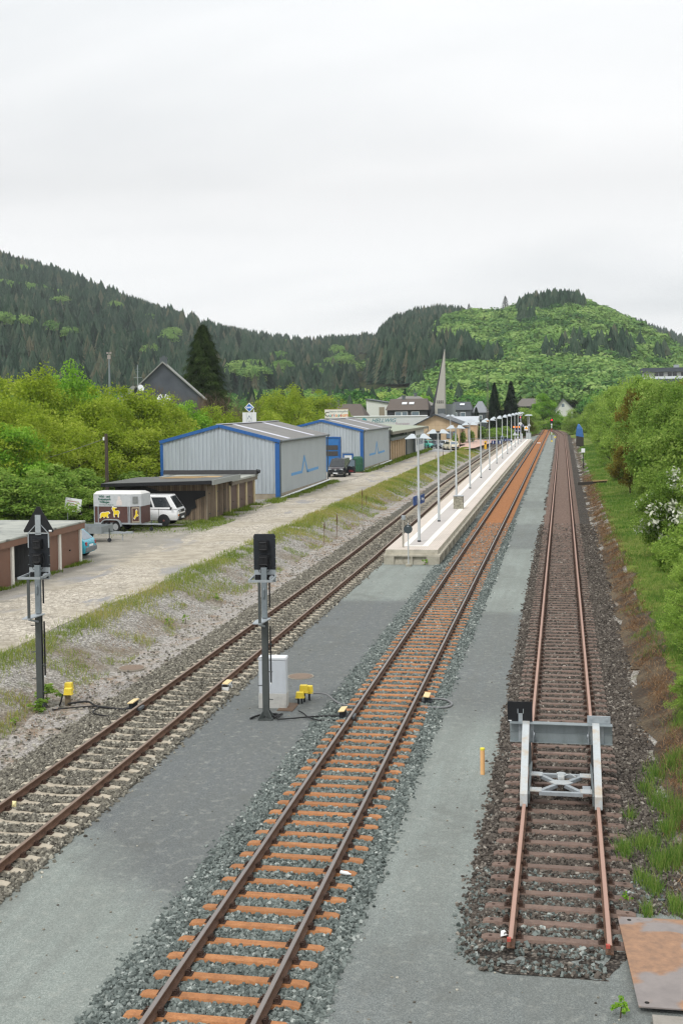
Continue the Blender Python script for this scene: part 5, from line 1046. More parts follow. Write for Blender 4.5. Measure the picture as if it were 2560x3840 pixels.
ibex = [(.1, 1.0), (.02, .8), (.08, .62), (.16, .52), (.14, .3), (.18, .06), (.26, .06), (.27, .28), (.48, .3), (.5, .06), (.58, .04), (.6, .3), (.66, .46), (.62, .6), (.5, .66), (.34, .62), (.26, .68), (.3, .82), (.44, .86), (.42, .9), (.24, .92)]
eagle = [(.2, .0), (.1, .12), (.24, .34), (.34, .5), (.34, .86), (.44, 1.0), (.56, .98), (.6, .84), (.56, .56), (.66, .48), (.72, .36), (.6, .28), (.5, .3), (.36, .14), (.3, .02)]
def emblem(pts, f, ox, oz, sx, sz, nrm):
    cx = sum(p[0] for p in pts)/len(pts); cz = sum(p[1] for p in pts)/len(pts)
    o = poly_on([(ox+(cx+(x-cx)*1.13)*sx, oz+(cz+(z-cz)*1.13)*sz) for x, z in pts], f, nrm, 0, .006, 'white_outline', M_SIGNW)
    o.name = 'animal_sticker'; q = poly_on([(ox+x*sx, oz+z*sz) for x, z in pts], f, nrm, .006, .01, 'yellow_shape', plain('sticker_yellow', '#e3c82a', .5)); q.parent = o
emblem(bear, sd, -1.28, .88, .78, .62, N1); emblem(ibex, sd, -.36, .92, .86, .66, N1); emblem(eagle, lambda x, z: fr_(x, z)+Vector(N2)*.035, .2, .82, .75, .56, N2)
M_GLET = plain('green_lettering', '#1f5a4a', .6)
for k, s in enumerate(('Wild - und', 'Freizeitpark', 'Willingen')): lettering(s, .2, M_GLET, ht, face_T((-.92, -.785, 2.22-.175*k), (1, 0, 0)), bold=.006)
lettering('www.wildpark-willingen.de', .105, M_GLET, ht, face_T((-.8, -.785, 1.70), (1, 0, 0)))
poly_on([(-.02, 1.68), (.0, 1.9), (.1, 2.02), (.1, 2.2), (.2, 2.27), (.3, 2.2), (.32, 2.06), (.42, 1.9), (.42, 1.68)], sd, N1, 0, .004, 'printed_picture', plain('pale_print', '#cfc7c4', .7, var=.2, scale=10))
for y, s in ((-.78, -1), (.95, 1)):
    for x in (-.75, -.05): wheel(ht, x, y, .33, .22, None, s)
b = MB(); rg = []
for k in range(13):
    a = math.pi*k/12; r0 = .40
    cxm = -.05 if k < 6.5 else -.75
    if k in (6,): cxm = -.4
    rg.append([(cxm+math.cos(a)*r0 if k != 6 else -.4, -.98, .36+math.sin(a)*r0), (cxm+math.cos(a)*(r0+.05) if k != 6 else -.4, -.98, .36+math.sin(a)*(r0+.05)), (cxm+math.cos(a)*(r0+.05) if k != 6 else -.4, -.74, .36+math.sin(a)*(r0+.05)), (cxm+math.cos(a)*r0 if k != 6 else -.4, -.74, .36+math.sin(a)*r0)])
b.loft(rg); b.build('mudguard', M_GALV, ht)
b = MB(); b.bar((1.4, .1, .48), (3.0, .12, .42), .1, .1); b.bar((1.2, -.5, .48), (2.6, .08, .44), .07, .08); b.bar((2.2, .12, .5), (2.2, .12, 1.0), .05); b.build('drawbar', M_GALV, ht); b = MB(); b.tube([(2.25, .0, .7), (2.25, .0, .2)], .03, 8); b.disc((2.25, 0, .13), .13, (0, 1, 0), .06, 14); b.build('jockey_wheel', M_DARKM, ht)
# flat trailer
ft = thing('flat_trailer', 'low grey galvanised box trailer behind the turquoise car', 'trailer', (-27.5, 65.4, .62), R(-4))
b = MB(); b.box(-1.5, 1.35, -.75, .75, .5, .56); 
for y in (-.75, .72): b.box(-1.5, 1.35, y, y+.03, .56, .92)
b.box(1.32, 1.35, -.72, .72, .56, .92); b.box(-1.5, -1.47, -.72, .72, .56, .92); [b.box(x-.03, x+.03, -.79, -.75, .5, .94) for x in (-1.47, -.5, .4, 1.32)]; b.build('cargo_box', plain('dull_zinc', '#868d8f', .5, .3, var=.15, scale=4), ft)
for s in (-1, 1): wheel(ft, -.3, s*.88, .3, .18, None, s)
b = MB(); b.bar((1.35, -.5, .52), (2.6, 0, .5), .07); b.bar((1.35, .5, .52), (2.6, 0, .5), .07); b.box(2.5, 2.95, -.06, .06, .47, .58); b.tube([(2.3, -.02, .55), (2.3, -.02, .05)], .025, 8); b.build('drawbar', M_GALV, ft)
b = MB(); b.tube([(1.7, -.5, .8), (1.7, -.5, .2)], .028, 8); b.disc((1.7, -.5, .12), .12, (0, 1, 0), .06, 14); b.build('jockey_wheel', M_DARKM, ft)
# utility pole with wire, banner on the hedge, tall camera mast
up = thing('utility_pole', 'old brown wooden utility pole behind the horse trailer', 'utility pole', (-33.6, 84, .4)); MB().tube([(0, 0, 0), (0, 0, 6.1)], [.16, .12], 10).build('pole', plain('old_pole_wood', '#4f463e', .9, var=.2, stretch=(1, 1, .1)), up, smooth=40); MB().box(-.24, -.12, -.06, .06, 5.6, 5.85).build('insulator', M_SIGNW, up)
a_ = Vector((-33.75, 84, 6.1)); c_ = Vector((-46, 82, 3.6)); tag(MB().tube([a_.lerp(c_, k/14)-Vector((0, 0, 1.1*math.sin(math.pi*k/14)*.5)) for k in range(15)], .02, 5).build('overhead_wire', plain('wire_grey', '#77776f', .6)), 'thin sagging wire running left from the utility pole', 'wire')
bn = thing('banner', 'small white notice board with faint red writing on the hedge', 'notice', (*aty(275, 1893, 73),), R(4)); b = MB().box(-.55, .55, -.02, .02, -.42, .42).build('board', M_SIGNW, bn); b.rotation_euler = (0, R(8), 0)
for k in range(4): MB().box(-.4+.05*(k % 2), .38-.12*(k % 3), -.03, -.02, .2-.17*k, .25-.17*k).build('writing', plain('faded_red', '#b98583', .7), b)
MB().tube([(-.4, .05, -2.2), (-.4, .05, .5)], .03, 6).build('post', M_GALV, bn)
p0 = aty(412, 1455, 140); ms = thing('camera_mast', 'tall thin grey mast with small cameras on top behind the bushes', 'mast', (p0.x, 140, .5)); MB().tube([(0, 0, 0), (0, 0, 11), (0, 0, 14.5)], [.16, .14, .09], 8).build('pole', M_MAST, ms, smooth=40); MB().box(-.18, .18, -.12, .12, 14.1, 14.6).box(-.3, -.12, -.1, .1, 14.75, 14.95).box(.12, .3, -.1, .1, 14.75, 14.95).tube([(0, 0, 14.5), (0, 0, 14.9)], .03, 6).build('camera', plain('mast_device', '#a39a96', .6), ms)
# fuel sign tower
fs = thing('fuel_sign', 'blue diamond fuel sign on a white panel rising behind the near warehouse', 'sign', (-33.5, 125, .6), R(8))
b = MB().box(-.75, .75, -.08, .08, 6.05, 7.2).build('white_panel', M_WHITE, fs)
MB().box(-.32, -.3, -.09, -.081, 6.1, 7.15).box(.22, .24, -.09, -.081, 6.1, 7.15).bar((-.2, -.09, 6.45), (-.02, -.09, 6.85), .02, .05).bar((.2, -.09, 6.45), (-.02, -.09, 6.85), .02, .05).box(-.15, .12, -.09, -.081, 6.22, 6.26).build('panel_marks', plain('slate_blue_print', '#5b6f8a', .6), b)
b = MB().prism([(-.52, 7.72), (0, 7.2), (.52, 7.72), (0, 8.24)], 'y', -.12, .12).build('diamond_board', M_SIGNW, fs)
MB().prism([(-.41, 7.72), (0, 7.31), (.41, 7.72), (0, 8.13)], 'y', -.135, -.121).build('blue_diamond', plain('diamond_blue', '#1468bd', .45), b)
lettering('ARAL', .25, M_SIGNW, b, face_T((0, -.14, 7.72), (1, 0, 0)), bold=.012)
MB().box(-.25, .05, -.1, .1, 0, 6.05).build('pole', M_LOGO, fs); MB().box(-.15, .2, -.1, .1, 5.75, 6.04).build('blue_block', plain('diamond_blue', '#1468bd', .45), fs); MB().tube([(.48, 0, 7.2), (.48, 0, 7.5)], .05, 6).build('lamp', M_SIGNW, fs)
# museum billboard
bb = thing('billboard', 'white billboard with multicoloured museum lettering above the far warehouse roof', 'billboard', (-36.3, 190, .6), R(9))
b = MB().box(-1.9, 1.9, -.05, .05, 5.85, 7.25).build('board', plain('billboard_white', '#dfddd4', .6), bb); MB().box(-1.95, 1.95, -.07, .07, 7.25, 7.33).build('top_edge', plain('gold_frame', '#a88d55', .6), b)
lettering('Oldtimer Erlebniswelt', .36, plain('billboard_grey', '#6f7a82', .6), b, face_T((.35, -.07, 6.9), (1, 0, 0)), shear=.25)
M_CL = [('C', '#1e1d1f', 1.05, -1.55), ('u', '#2c9c9a', .78, -1.02), ('r', '#c8502e', .78, -.64), ('i', '#4c78a8', .78, -.36), ('o', '#e2852e', .78, -.02), ('s', '#35988c', .78, .38), ('e', '#c8502e', .78, .74), ('u', '#d99a35', .78, 1.14), ('m', '#e07f38', .78, 1.62)]
for ch, c, s, x in M_CL: lettering(ch, s, plain('letter'+c, c, .6), b, face_T((x, -.07, 6.3 if ch != 'C' else 6.45), (1, 0, 0)), bold=.012, name='letter')
MB().bar((.2, -.07, 5.95), (1.5, -.07, 7.1), .02, .03).build('stroke', plain('billboard_grey', '#6f7a82', .6), b)
for x in (-1.5, 0, 1.5): MB().box(x-.1, x+.1, .06, .2, 0, 6.6).build('post', M_GUTTER, bb)
# beige garages, workshop hall
bg_ = thing('garage_row', 'beige plastered garages with a green mossy roof behind the far warehouse', 'garage', (0, 0, 0))
M_BEIGE = plain('beige_plaster', '#c9b294', .9, var=.08, scale=1.5, dirt='#9c8a72', dirtamt=.4); M_MOSS = plain('mossy_roof', '#8fa08a', .85, var=.2, scale=.8, dirt='#62755a', dirtamt=.6)
MB().box(-27, -23.65, 159.2, 177.2, .4, 3.6).build('wall', M_BEIGE, bg_)
for k in range(8): y = 159.6+k*2.45; MB().box(-23.65, -23.35, y-.3, y+.3, .4, 3.5).build('pillar', M_BEIGE, bg_)
for k in range(7): y = 160.8+k*2.45; MB().box(-23.66, -23.6, y-.72, y+.5, .6, 3.2).build('bay_door', plain('beige_brown_door', '#8d7a66', .8), bg_)
MB().prism([(-27, 3.95), (-22.9, 3.75), (-22.9, 3.93), (-27, 4.15)], 'y', 158.9, 177.6).build('roof', M_MOSS, bg_); MB().box(-22.9, -22.8, 158.9, 177.6, 3.55, 3.95).build('fascia', M_GUTTER, bg_)
hl = thing('workshop_hall', 'flat-roofed workshop hall with a dark open bay and white end wall', 'workshop', (0, 0, 0))
MB().prism([(-36, 5.3), (-22.7, 4.6), (-22.7, 4.78), (-36, 5.5)], 'y', 158.9, 202).build('roof', plain('grey_green_roof', '#98a08f', .85, var=.12, scale=.6), hl)
MB().box(-22.72, -22.62, 158.9, 202, 4.4, 4.8).box(-36, -22.7, 158.8, 158.9, 4.45, 5.0).build('fascia', plain('hall_fascia', '#7c7a6d', .8), hl)
MB().box(-35.5, -27.05, 159.3, 201, .4, 4.65).build('wall', plain('green_band', '#6f8a62', .8, var=.2, scale=1), hl)
MB().box(-27.0, -23.3, 188.5, 201, .4, 4.5).build('end_wall', plain('white_plaster', '#cdd0cf', .85, var=.06), hl)
for y in (190.5, 192.9, 195.3, 197.7): MB().box(-23.31, -23.25, y, y+1.5, 1.9, 3.5).build('window', M_BLUEGLASS, hl)
b = MB(); b.box(-23.5, -23.2, 177.6, 177.9, .4, 4.4); b.box(-23.5, -23.2, 188.0, 188.4, .4, 4.4); b.build('bay_post', M_GUTTER, hl); MB().tube([(-22.6, 201.6, 4.6), (-22.65, 201.6, 4.0), (-23.1, 201.6, 3.6), (-23.2, 201.6, .5)], .06, 6).build('downpipe', M_GUTTER, hl)
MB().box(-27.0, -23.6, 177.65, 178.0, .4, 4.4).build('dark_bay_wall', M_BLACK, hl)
# station building
def roofed(name, label, cat, y0, y1, xl, xr, zw, xm, zr, wall, roof, zb=.4, over=.5, th=.25, gap=0):
    t = thing(name, label, cat, (0, 0, 0)); MB().prism([(xl, zb), (xr, zb), (xr, zw), (xm, zr-.05), (xl, zw)], 'y', y0, y1).build('wall', wall, t)
    sl = (zr-zw)/max(.1, xm-xl); sr = (zr-zw)/max(.1, xr-xm)
    MB().prism([(xl-over, zw-sl*over), (xm, zr), (xm, zr+th), (xl-over, zw-sl*over+th)], 'y', y0-over, y1+over).build('roof', roof, t); MB().prism([(xm, zr), (xr+over, zw-sr*over), (xr+over, zw-sr*over+th), (xm, zr+th)], 'y', y0-over, y1+over).build('roof', roof, t)
    return t
M_TILE = mat_ribbed('dark_roof_tile', '#3d4347', '#4b5257', .35, 'Y', .3)
t = NT('beige_stone'); p = t.pos(); Z = t.sep(p)[2]; lz = t.math('LESS_THAN', t.math('FRACT', t.math('DIVIDE', Z, 1.05)), .03); lx = t.math('LESS_THAN', t.math('FRACT', t.math('DIVIDE', t.math('ADD', t.sep(p)[0], 100), 2.2)), .015); M_STONE = t.bsdf(t.mix(t.math('MULTIPLY', t.math('MAXIMUM', lz, lx), .6), t.ramp(t.noise(p, .8, 4), [(.3, srgb('#b19b7d')), (.7, srgb('#c0ab8d'))]), srgb('#7d6d58')), .85)
stn = roofed('station_building', 'beige stone station building with a dark gabled roof behind the parked cars', 'building', 237, 252, -28.9, -20.4, 4.5, -25.2, 6.35, M_STONE, M_TILE, over=.7, th=.22)
for x0, x1, z0, z1, m in ((-26.3, -24.2, .6, 3.0, M_GLASS), (-22.9, -22.0, 1.7, 2.95, M_BLUEGLASS), (-21.7, -21.1, 1.7, 2.95, M_BLUEGLASS)):
    f_ = MB().box(x0-.1, x1+.1, 236.94, 236.99, z0-.1, z1+.1).build('window', M_BLACK, stn); MB().box(x0, x1, 236.9, 236.94, z0, z1).build('pane', m, f_)
MB().box(-20.42, -20.36, 243, 244.4, .6, 3.2).build('door', plain('brown_door', '#8a6b54', .6), stn); MB().box(-20.36, -19.0, 242.6, 247, 3.5, 3.8).build('canopy', M_GUTTER, stn); [MB().box(-19.2, -19.0, y, y+.2, .6, 3.5).build('canopy_post', M_POLE, stn) for y in (242.8, 246.6)]
vt_ = thing('vaulted_hall', 'long grey barrel-vaulted metal roof behind the station building', 'building', (0, 0, 0)); M_VAULT = mat_ribbed('vault_sheet', '#a7aeb4', '#b9c0c6', .6, 'X', .6)
def vault(x0, x1): b = MB(); b.loft([[(x, 262+5.0*(1-math.cos(math.pi/2*k/8)), 4.0+1.75*math.sin(math.pi/2*k/8)) for k in range(9)]+[(x, 268, 5.75), (x, 268, 4.0)] for x in (x0, x1)]); return b
vault(-35.5, -18.4).build('vaulted_roof', M_VAULT, vt_); MB().box(-35.2, -18.7, 262.4, 267.5, .4, 4.0).build('wall', M_STONE, vt_)
cn = thing('bus_company_canopy', 'long white fascia canopy with slanted dark lettering left of the station', 'building', (0, 0, 0))
b = MB().box(-48, -29.3, 258, 258.3, 4.0, 6.0).build('fascia', plain('pale_fascia', '#c3c8c8', .6, var=.05), cn); MB().box(-48.2, -29.1, 257.8, 258.5, 6.0, 6.2).build('edge', M_SIGNW, cn); MB().box(-47.5, -30, 258.3, 272, .4, 5.7).build('hall', M_PANEL, cn)
lettering('HELLWIG', 1.2, plain('sign_teal_dark', '#5c8590', .5), b, face_T((-38.8, 257.97, 5.1), (1, 0, 0)), bold=.02, shear=.3, sx=1.05); lettering('Busreisen', .8, plain('sign_mauve', '#a695a0', .5), b, face_T((-34.6, 257.97, 4.4), (1, 0, 0))); MB().disc((-43.1, 257.97, 5.1), .62, (0, 1, 0), .02, 20).build('round_emblem', plain('emblem_teal', '#3f94a0', .5), b)
# houses behind
M_DKWALL = plain('dark_slate_cladding', '#34363a', .8, var=.12, scale=1); M_BRROOF = plain('brown_grey_roof', '#5f5751', .85, var=.1, scale=.7); M_GRSL = mat_ribbed('grey_slate', '#50565d', '#62686f', .5, 'Z', .5); M_WPL = plain('white_render', '#cfd1cd', .85, var=.06, scale=.5)
def hip_house(name, label, y0, depth, xl, xr, zb, zw, zr, wall, roof, wins=(), chim=None, sky=(), hip=.9):
    """house with its ridge running across the view"""
    t = thing(name, label, 'house', (0, 0, 0), 0, 'houses in the village'); MB().box(xl, xr, y0, y0+depth, zb, zw).build('wall', wall, t); ym = y0+depth/2
    b = MB(); b.add([(xl-.4, y0-.5, zw-.1), (xr+.4, y0-.5, zw-.1), (xr+.4, y0+depth+.5, zw-.1), (xl-.4, y0+depth+.5, zw-.1), (xl+hip, ym, zr), (xr-hip, ym, zr)], [(0, 1, 5, 4), (2, 3, 4, 5), (0, 4, 3), (1, 2, 5), (0, 3, 2, 1)]); rf = b.build('roof', roof, t)
    if chim is not None: MB().box(chim-.45, chim+.45, ym-.4, ym+.4, zr-.9, zr+.8).box(chim-.55, chim+.55, ym-.5, ym+.5, zr+.8, zr+1.0).build('chimney', M_GUTTER, rf)
    for x, z in sky:
        k = (z-zw)/(zr-zw); yy = y0-.5+k*(depth/2+.5); b = MB(); T = Matrix.Translation((x, yy, z+.05)) @ Matrix.Rotation(math.atan2(zr-zw, depth/2+.5), 4, 'X'); b.box(-.7, .7, -.55, .55, 0, .12, T=T); b.build('skylight', M_LAMPW, rf)
    for x, z, w_, h_ in wins: f_ = MB().box(x-w_/2-.12, x+w_/2+.12, y0-.06, y0-.01, z-h_/2-.12, z+h_/2+.12).build('window', M_SIGNW, t); MB().box(x-w_/2, x+w_/2, y0-.1, y0-.06, z-h_/2, z+h_/2).build('pane', M_BLUEGLASS, f_)
    return t
hip_house('dark_house', 'dark-clad house with a brown roof and two bright skylights', 330, 9, -48.6, -37.2, .4, 7.2, 10.3, M_DKWALL, M_BRROOF, ((-45.4, 5.9, 1.6, 1.3), (-43.6, 5.9, 1.4, 1.3), (-40.6, 5.9, 2.0, 1.3)), -44.4, ((-43.9, 8.9), (-41.9, 8.9)), .4)
b = hip_house('brown_roofed_house', 'low brown-roofed house left of the white hall', 315, 10, -62, -52.5, .4, 5.0, 9.0, M_DKWALL, M_BRROOF, (), -60.8, (), 1.8)
wh = thing('white_hall', 'white-walled hall with a sloping dark roof edge behind the canopy', 'building', (0, 0, 0)); MB().prism([(-57.5, .4), (-49.5, .4), (-49.5, 8.8), (-57.8, 10.2)], 'y', 350, 362).build('wall', M_WPL, wh); MB().prism([(-58, 10.2), (-49.2, 8.75), (-49.2, 9.05), (-58, 10.55)], 'y', 349.6, 363).build('roof', M_TILE, wh); MB().box(-53.9, -52.3, 349.9, 349.98, 5.2, 8.0).build('grid_window', plain('window_grid', '#8d8371', .6, var=.4, scale=12), wh)
hip_house('grey_hipped_house', 'house with a grey hipped roof behind the dark-clad house', 372, 14, -56, -40.5, .4, 8.4, 11.4, M_GRSL, plain('light_grey_roof', '#7c7a76', .85), (), -46.5, (), 5)
hip_house('dark_roofed_house', 'dark slate house with a white window right of the church spire', 360, 9, -33.3, -27.6, .4, 6.9, 9.3, M_GRSL, M_TILE, ((-29.8, 5.4, 1.3, 1.2), (-32.2, 5.4, .9, 1.2)), None, ((-30.2, 8.4),), .3)
hip_house('slate_sided_house', 'grey slate-roofed house beside the dark slate house', 366, 10, -27.4, -23.2, .4, 6.0, 9.4, M_GRSL, plain('pale_slate', '#81868b', .8, var=.1), ((-25, 4.5, 1, 1),), None, (), 1.5)
ch = thing('church', 'church with a tall slender pale concrete spire', 'church', (0, 0, 0))
a_, b_, c_ = aty(1667, 1309, 332), aty(1632, 1520, 332), aty(1668, 1520, 332); d_ = aty(1608, 1562, 332)
b = MB(); bl_ = Vector((b_.x, 330, b_.z)); br_ = Vector((c_.x, 330, c_.z)); tp = Vector((a_.x, 331.5, a_.z)); bk = Vector((b_.x-1.2, 334.5, 5)); 
b.add([(bl_.x, 330, 0), (br_.x, 330, 0), (bl_.x, 330, bl_.z), (br_.x, 330, br_.z), (tp.x-.08, tp.y, tp.z), (tp.x+.08, tp.y, tp.z), (br_.x, 334.5, 0), (br_.x, 334.5, br_.z), (bl_.x, 334.5, 0), (bl_.x, 334.5, bl_.z)], [(0, 1, 3, 2), (2, 3, 5, 4), (1, 6, 7, 3), (3, 7, 5), (0, 2, 9, 8), (2, 4, 9), (9, 4, 5, 7), (6, 8, 9, 7)]); sp_ = b.build('spire', plain('pale_spire_concrete', '#a8a59f', .85, var=.08, scale=.4, dirt='#8d8a84', dirtamt=.4, stretch=(1, 1, .2)), ch)
b = MB(); 
for k in range(4):
    for j in range(2): x = bl_.x+.75+k*.5; z = bl_.z+.7+j*.5; b.box(x-.13, x+.13, 329.93, 329.99, z-.13, z+.13)
b.build('bell_opening', M_BLACK, sp_)
b = MB(); b.add([(bl_.x-.02, 329.9, bl_.z-.6), (bl_.x-.02, 335, bl_.z-.6), (tp.x-.1, tp.y-.05, tp.z), (d_.x, 329.5, 4.0), (d_.x, 335, 4.0), (d_.x, 329.5, 0), (d_.x, 335, 0), (bl_.x, 329.9, 0), (bl_.x, 335, 0), (bl_.x-.75, 331, bl_.z-.2)], [(0, 2, 9), (9, 2, 1), (0, 9, 3), (9, 4, 3), (9, 1, 4), (3, 4, 6, 5), (0, 3, 5, 7), (1, 8, 6, 4)]); b.build('dark_slate_side', M_DKWALL, ch)
x0 = aty(1632, 1530, 331).x; MB().box(x0-.4, x0+4.6, 334.6, 342, 0, 8.6).build('nave', plain('nave_slate', '#878d93', .8, var=.1), ch); MB().box(aty(1640, 1545, 328).x, aty(1668, 1545, 328).x, 328, 329.5, 0, 7.4).build('porch_tower', M_GRSL, ch)
b = MB(); b.tube([(tp.x, tp.y, tp.z-.1), (tp.x, tp.y, tp.z+1.6)], .05, 6); b.build('finial', M_GUTTER, ch)
# slate gabled house on the left
sg = roofed('slate_house', 'slate-clad house with a steep gable above the bushes', 'house', 165, 174, -62.4, -51.6, 10.0, -57.1, 15.0, mat_ribbed('dark_blue_slate', '#474c55', '#565b64', .45, 'Z', .4), plain('pale_roof_edge', '#90928f', .8, var=.1), zb=.4, over=.5, th=.2)
sg.rotation_euler = (0, 0, R(15)); sg.location = Vector((-57.1, 165, 0))-(Matrix.Rotation(R(15), 3, 'Z') @ Vector((-57.1, 165, 0)))
MB().box(-57.6, -56.6, 166.6, 167.6, 14.6, 15.7).box(-57.7, -56.5, 166.5, 167.7, 15.7, 15.85).box(-57.3, -56.9, 166.9, 167.3, 15.85, 16.1).build('chimney', M_GUTTER, sg); MB().prism([(-63.9, 9.6), (-62.2, 9.6), (-60.9, 11.6), (-61.4, 11.7)], 'y', 163.5, 165).build('dormer', plain('pale_roof_edge', '#90928f', .8), sg)
di = thing('satellite_dish', 'white satellite dish and aerial mast beside the slate house', 'satellite dish', (aty(518, 1470, 160).x, 160, .4)); MB().tube([(0, 0, 0), (0, 0, 14.2)], .05, 6).build('mast', M_GALV, di); MB().disc((.5, -.1, 10.9), .5, (.8, -.5, .3), .08, 16).build('dish', M_SIGNW, di); MB().bar((-.6, 0, 12.4), (.6, 0, 12.4), .04).bar((-.4, 0, 13.6), (.4, 0, 13.6), .03).bar((-.3, 0, 13.2), (.3, 0, 13.2), .03).build('aerial', M_GALV, di)
sl_ = thing('street_lamp', 'white twin globe street lamp among the bushes before the slate house', 'street lamp', (aty(614, 1490, 118).x, 118, .5)); MB().tube([(0, 0, 0), (0, 0, 8.6), (-.3, 0, 9.3), (-.55, 0, 9.1)], .06, 8).tube([(0, 0, 8.6), (.25, 0, 9.3), (.5, 0, 9.1)], .06, 8).build('pole', M_SIGNW, sl_); [MB().tube([(s, 0, 8.55), (s, 0, 8.8), (s, 0, 9.05)], [.1, .28, .12], 12).build('globe', M_SIGNW, sl_, smooth=True) for s in (-.55, .5)]
# far houses at the end of the tracks, modern block on the right slope
wg = roofed('white_gabled_house', 'white house with a grey roof at the end of the tracks', 'house', 420, 429, -2.6, 3.4, 6.4, .0, 9.9, M_WPL, plain('pale_slate', '#81868b', .8, var=.1), over=.6); MB().box(-.5, .4, 419.9, 419.98, 7.2, 8.3).build('window', M_BLUEGLASS, wg); wg['group'] = 'houses in the village'
hip_house('grey_brown_house', 'grey-brown house on the slope above the white gabled house', 520, 12, -5.5, 6.5, 5, 14.2, 17.6, plain('grey_brown_wall', '#7d776e', .85), plain('brown_slate_roof', '#6b6762', .85), ((2.2, 12.6, 1.2, 1.2), (4.4, 12.6, 1.2, 1.2)), 3.0, (), 2.5)
hip_house('low_brown_house', 'low dark-roofed house left of the white gabled house', 440, 9, -17, -6.8, .4, 7.6, 10.4, M_DKWALL, plain('brown_slate_roof', '#6b6762', .85), (), None, (), 2)
mb = thing('modern_block', 'modern white and dark grey terraced apartment block on the right hillside', 'apartment block', (0, 0, 0)); M_ANT = plain('anthracite_panel', '#4a5059', .6, var=.06)
A0 = aty(2390, 1420, 330); dz_ = 0
MB().box(17, 46, 332, 345, 3, 13.2).build('lower_storey', M_WPL, mb); MB().box(16.5, 46.5, 330.5, 346, 13.2, 14.6).build('dark_band', M_ANT, mb); MB().box(22, 46, 334, 345, 14.6, 16.6).build('upper_storey', M_WPL, mb); MB().box(21.4, 46.5, 333, 346, 16.6, 17.7).build('flat_roof', M_ANT, mb)
for x in (24.5, 28, 31.5, 35): f_ = MB().box(x, x+2.4, 333.9, 333.98, 14.7, 16.5).build('window', M_GLASS, mb); MB().box(x+1.1, x+1.2, 333.8, 333.9, 14.7, 16.5).build('glazing_bar', M_SIGNW, f_)
for x in (19, 23, 27, 31, 35): MB().box(x, x+2.6, 331.9, 331.98, 11.2, 13.0).build('window', M_GLASS, mb)
MB().box(22, 44, 331.0, 331.1, 14.6, 15.3).build('balustrade', M_LAMPW, mb); MB().box(30, 31.4, 338, 339.4, 17.7, 18.6).build('chimney', M_GALV, mb)
# lattice mast, right side objects
lm = thing('lattice_mast', 'tall thin steel lattice mast before the two dark spruces', 'mast', (aty(1828, 1660, 245).x, 245, .3)); b = MB()
for s in ((-.22, -.22), (.22, -.22), (.22, .22), (-.22, .22)): b.bar((s[0], s[1], 0), (s[0]*.45, s[1]*.45, 14.2), .05)
for k in range(17): z = k*.8; q = .22-.12*z/14; s = 1 if k % 2 else -1; b.bar((-q*s, -q, z), (q*s, -q, z+.8), .03); b.bar((q, -q*s, z), (q, q*s, z+.8), .03)
b.build('lattice', plain('mast_grey_brown', '#6a655f', .7), lm); MB().tube([(0, 0, 14.2), (0, 0, 17.5)], .03, 5).build('tip', M_GUTTER, lm); MB().prism([(-.3, 4.6), (.3, 4.6), (0, 5.1)], 'y', -.3, -.26).build('amber_sign', M_AMBER, lm)
fx = thing('railing', 'grey metal railing along the station ramp', 'railing', (-14.4, 232, .6)); b = MB()
for k in range(12): b.bar((-3.6+k*.6, k*1.4, 0), (-3.6+k*.6, k*1.4, 1.05), .05)
for z in (1.05, .55): b.bar((-3.6, 0, z), (3.0, 15.4, z), .05)
b.build('rails', M_GALV, fx); MB().bar((3.0, 15.4, .55), (3.4, 16.4, .5), .05).build('end_rail', M_GALV, fx)
wp = thing('blue_covered_post', 'dark wooden stump covered by a blue tarpaulin at the right edge', 'post', (3.0, 225, .3)); MB().prism([(-.7, -.4), (.7, -.4), (.6, .4), (-.6, .4)], 'z', 0, 2.4).build('timber_block', plain('dark_timber', '#3d3833', .9, var=.2), wp, bevel=.08)
b = MB(); b.loft([[(-.75, -.45, 2.0), (.7, -.45, 1.7), (.7, .4, 1.9), (-.7, .4, 2.0)], [(-.6, -.42, 3.4), (.5, -.4, 3.2), (.5, .3, 3.3), (-.5, .3, 3.4)], [(-.35, -.2, 4.1), (.0, -.2, 4.0), (.0, .2, 4.1), (-.3, .2, 4.2)]]); b.build('tarpaulin', plain('blue_tarpaulin', '#3768a5', .6, var=.2, scale=2, bump=.3), wp)
sp3 = thing('small_sign_post', 'thin post with a small square white sign beside the right track', 'sign', (2.4, 150, .2)); MB().tube([(0, 0, 0), (0, 0, 2.2)], .05, 8).build('post', M_DARKM, sp3); MB().box(-.22, .22, -.08, -.05, 2.0, 2.5).build('sign_plate', M_SIGNW, sp3)
lg = thing('timber_beam', 'old dark timber beam with a pale sawn end lying by the right slope', 'beam', (2.6, 121, .1), R(-8)); MB().bar((-1.2, 0, .12), (1.6, .3, .3), .35, .3).build('beam', plain('dark_timber', '#3d3833', .9, var=.2), lg); MB().bar((.3, -.1, .4), (1.7, .1, .5), .12, .1).build('split_board', plain('light_board', '#a98f66', .85), lg)
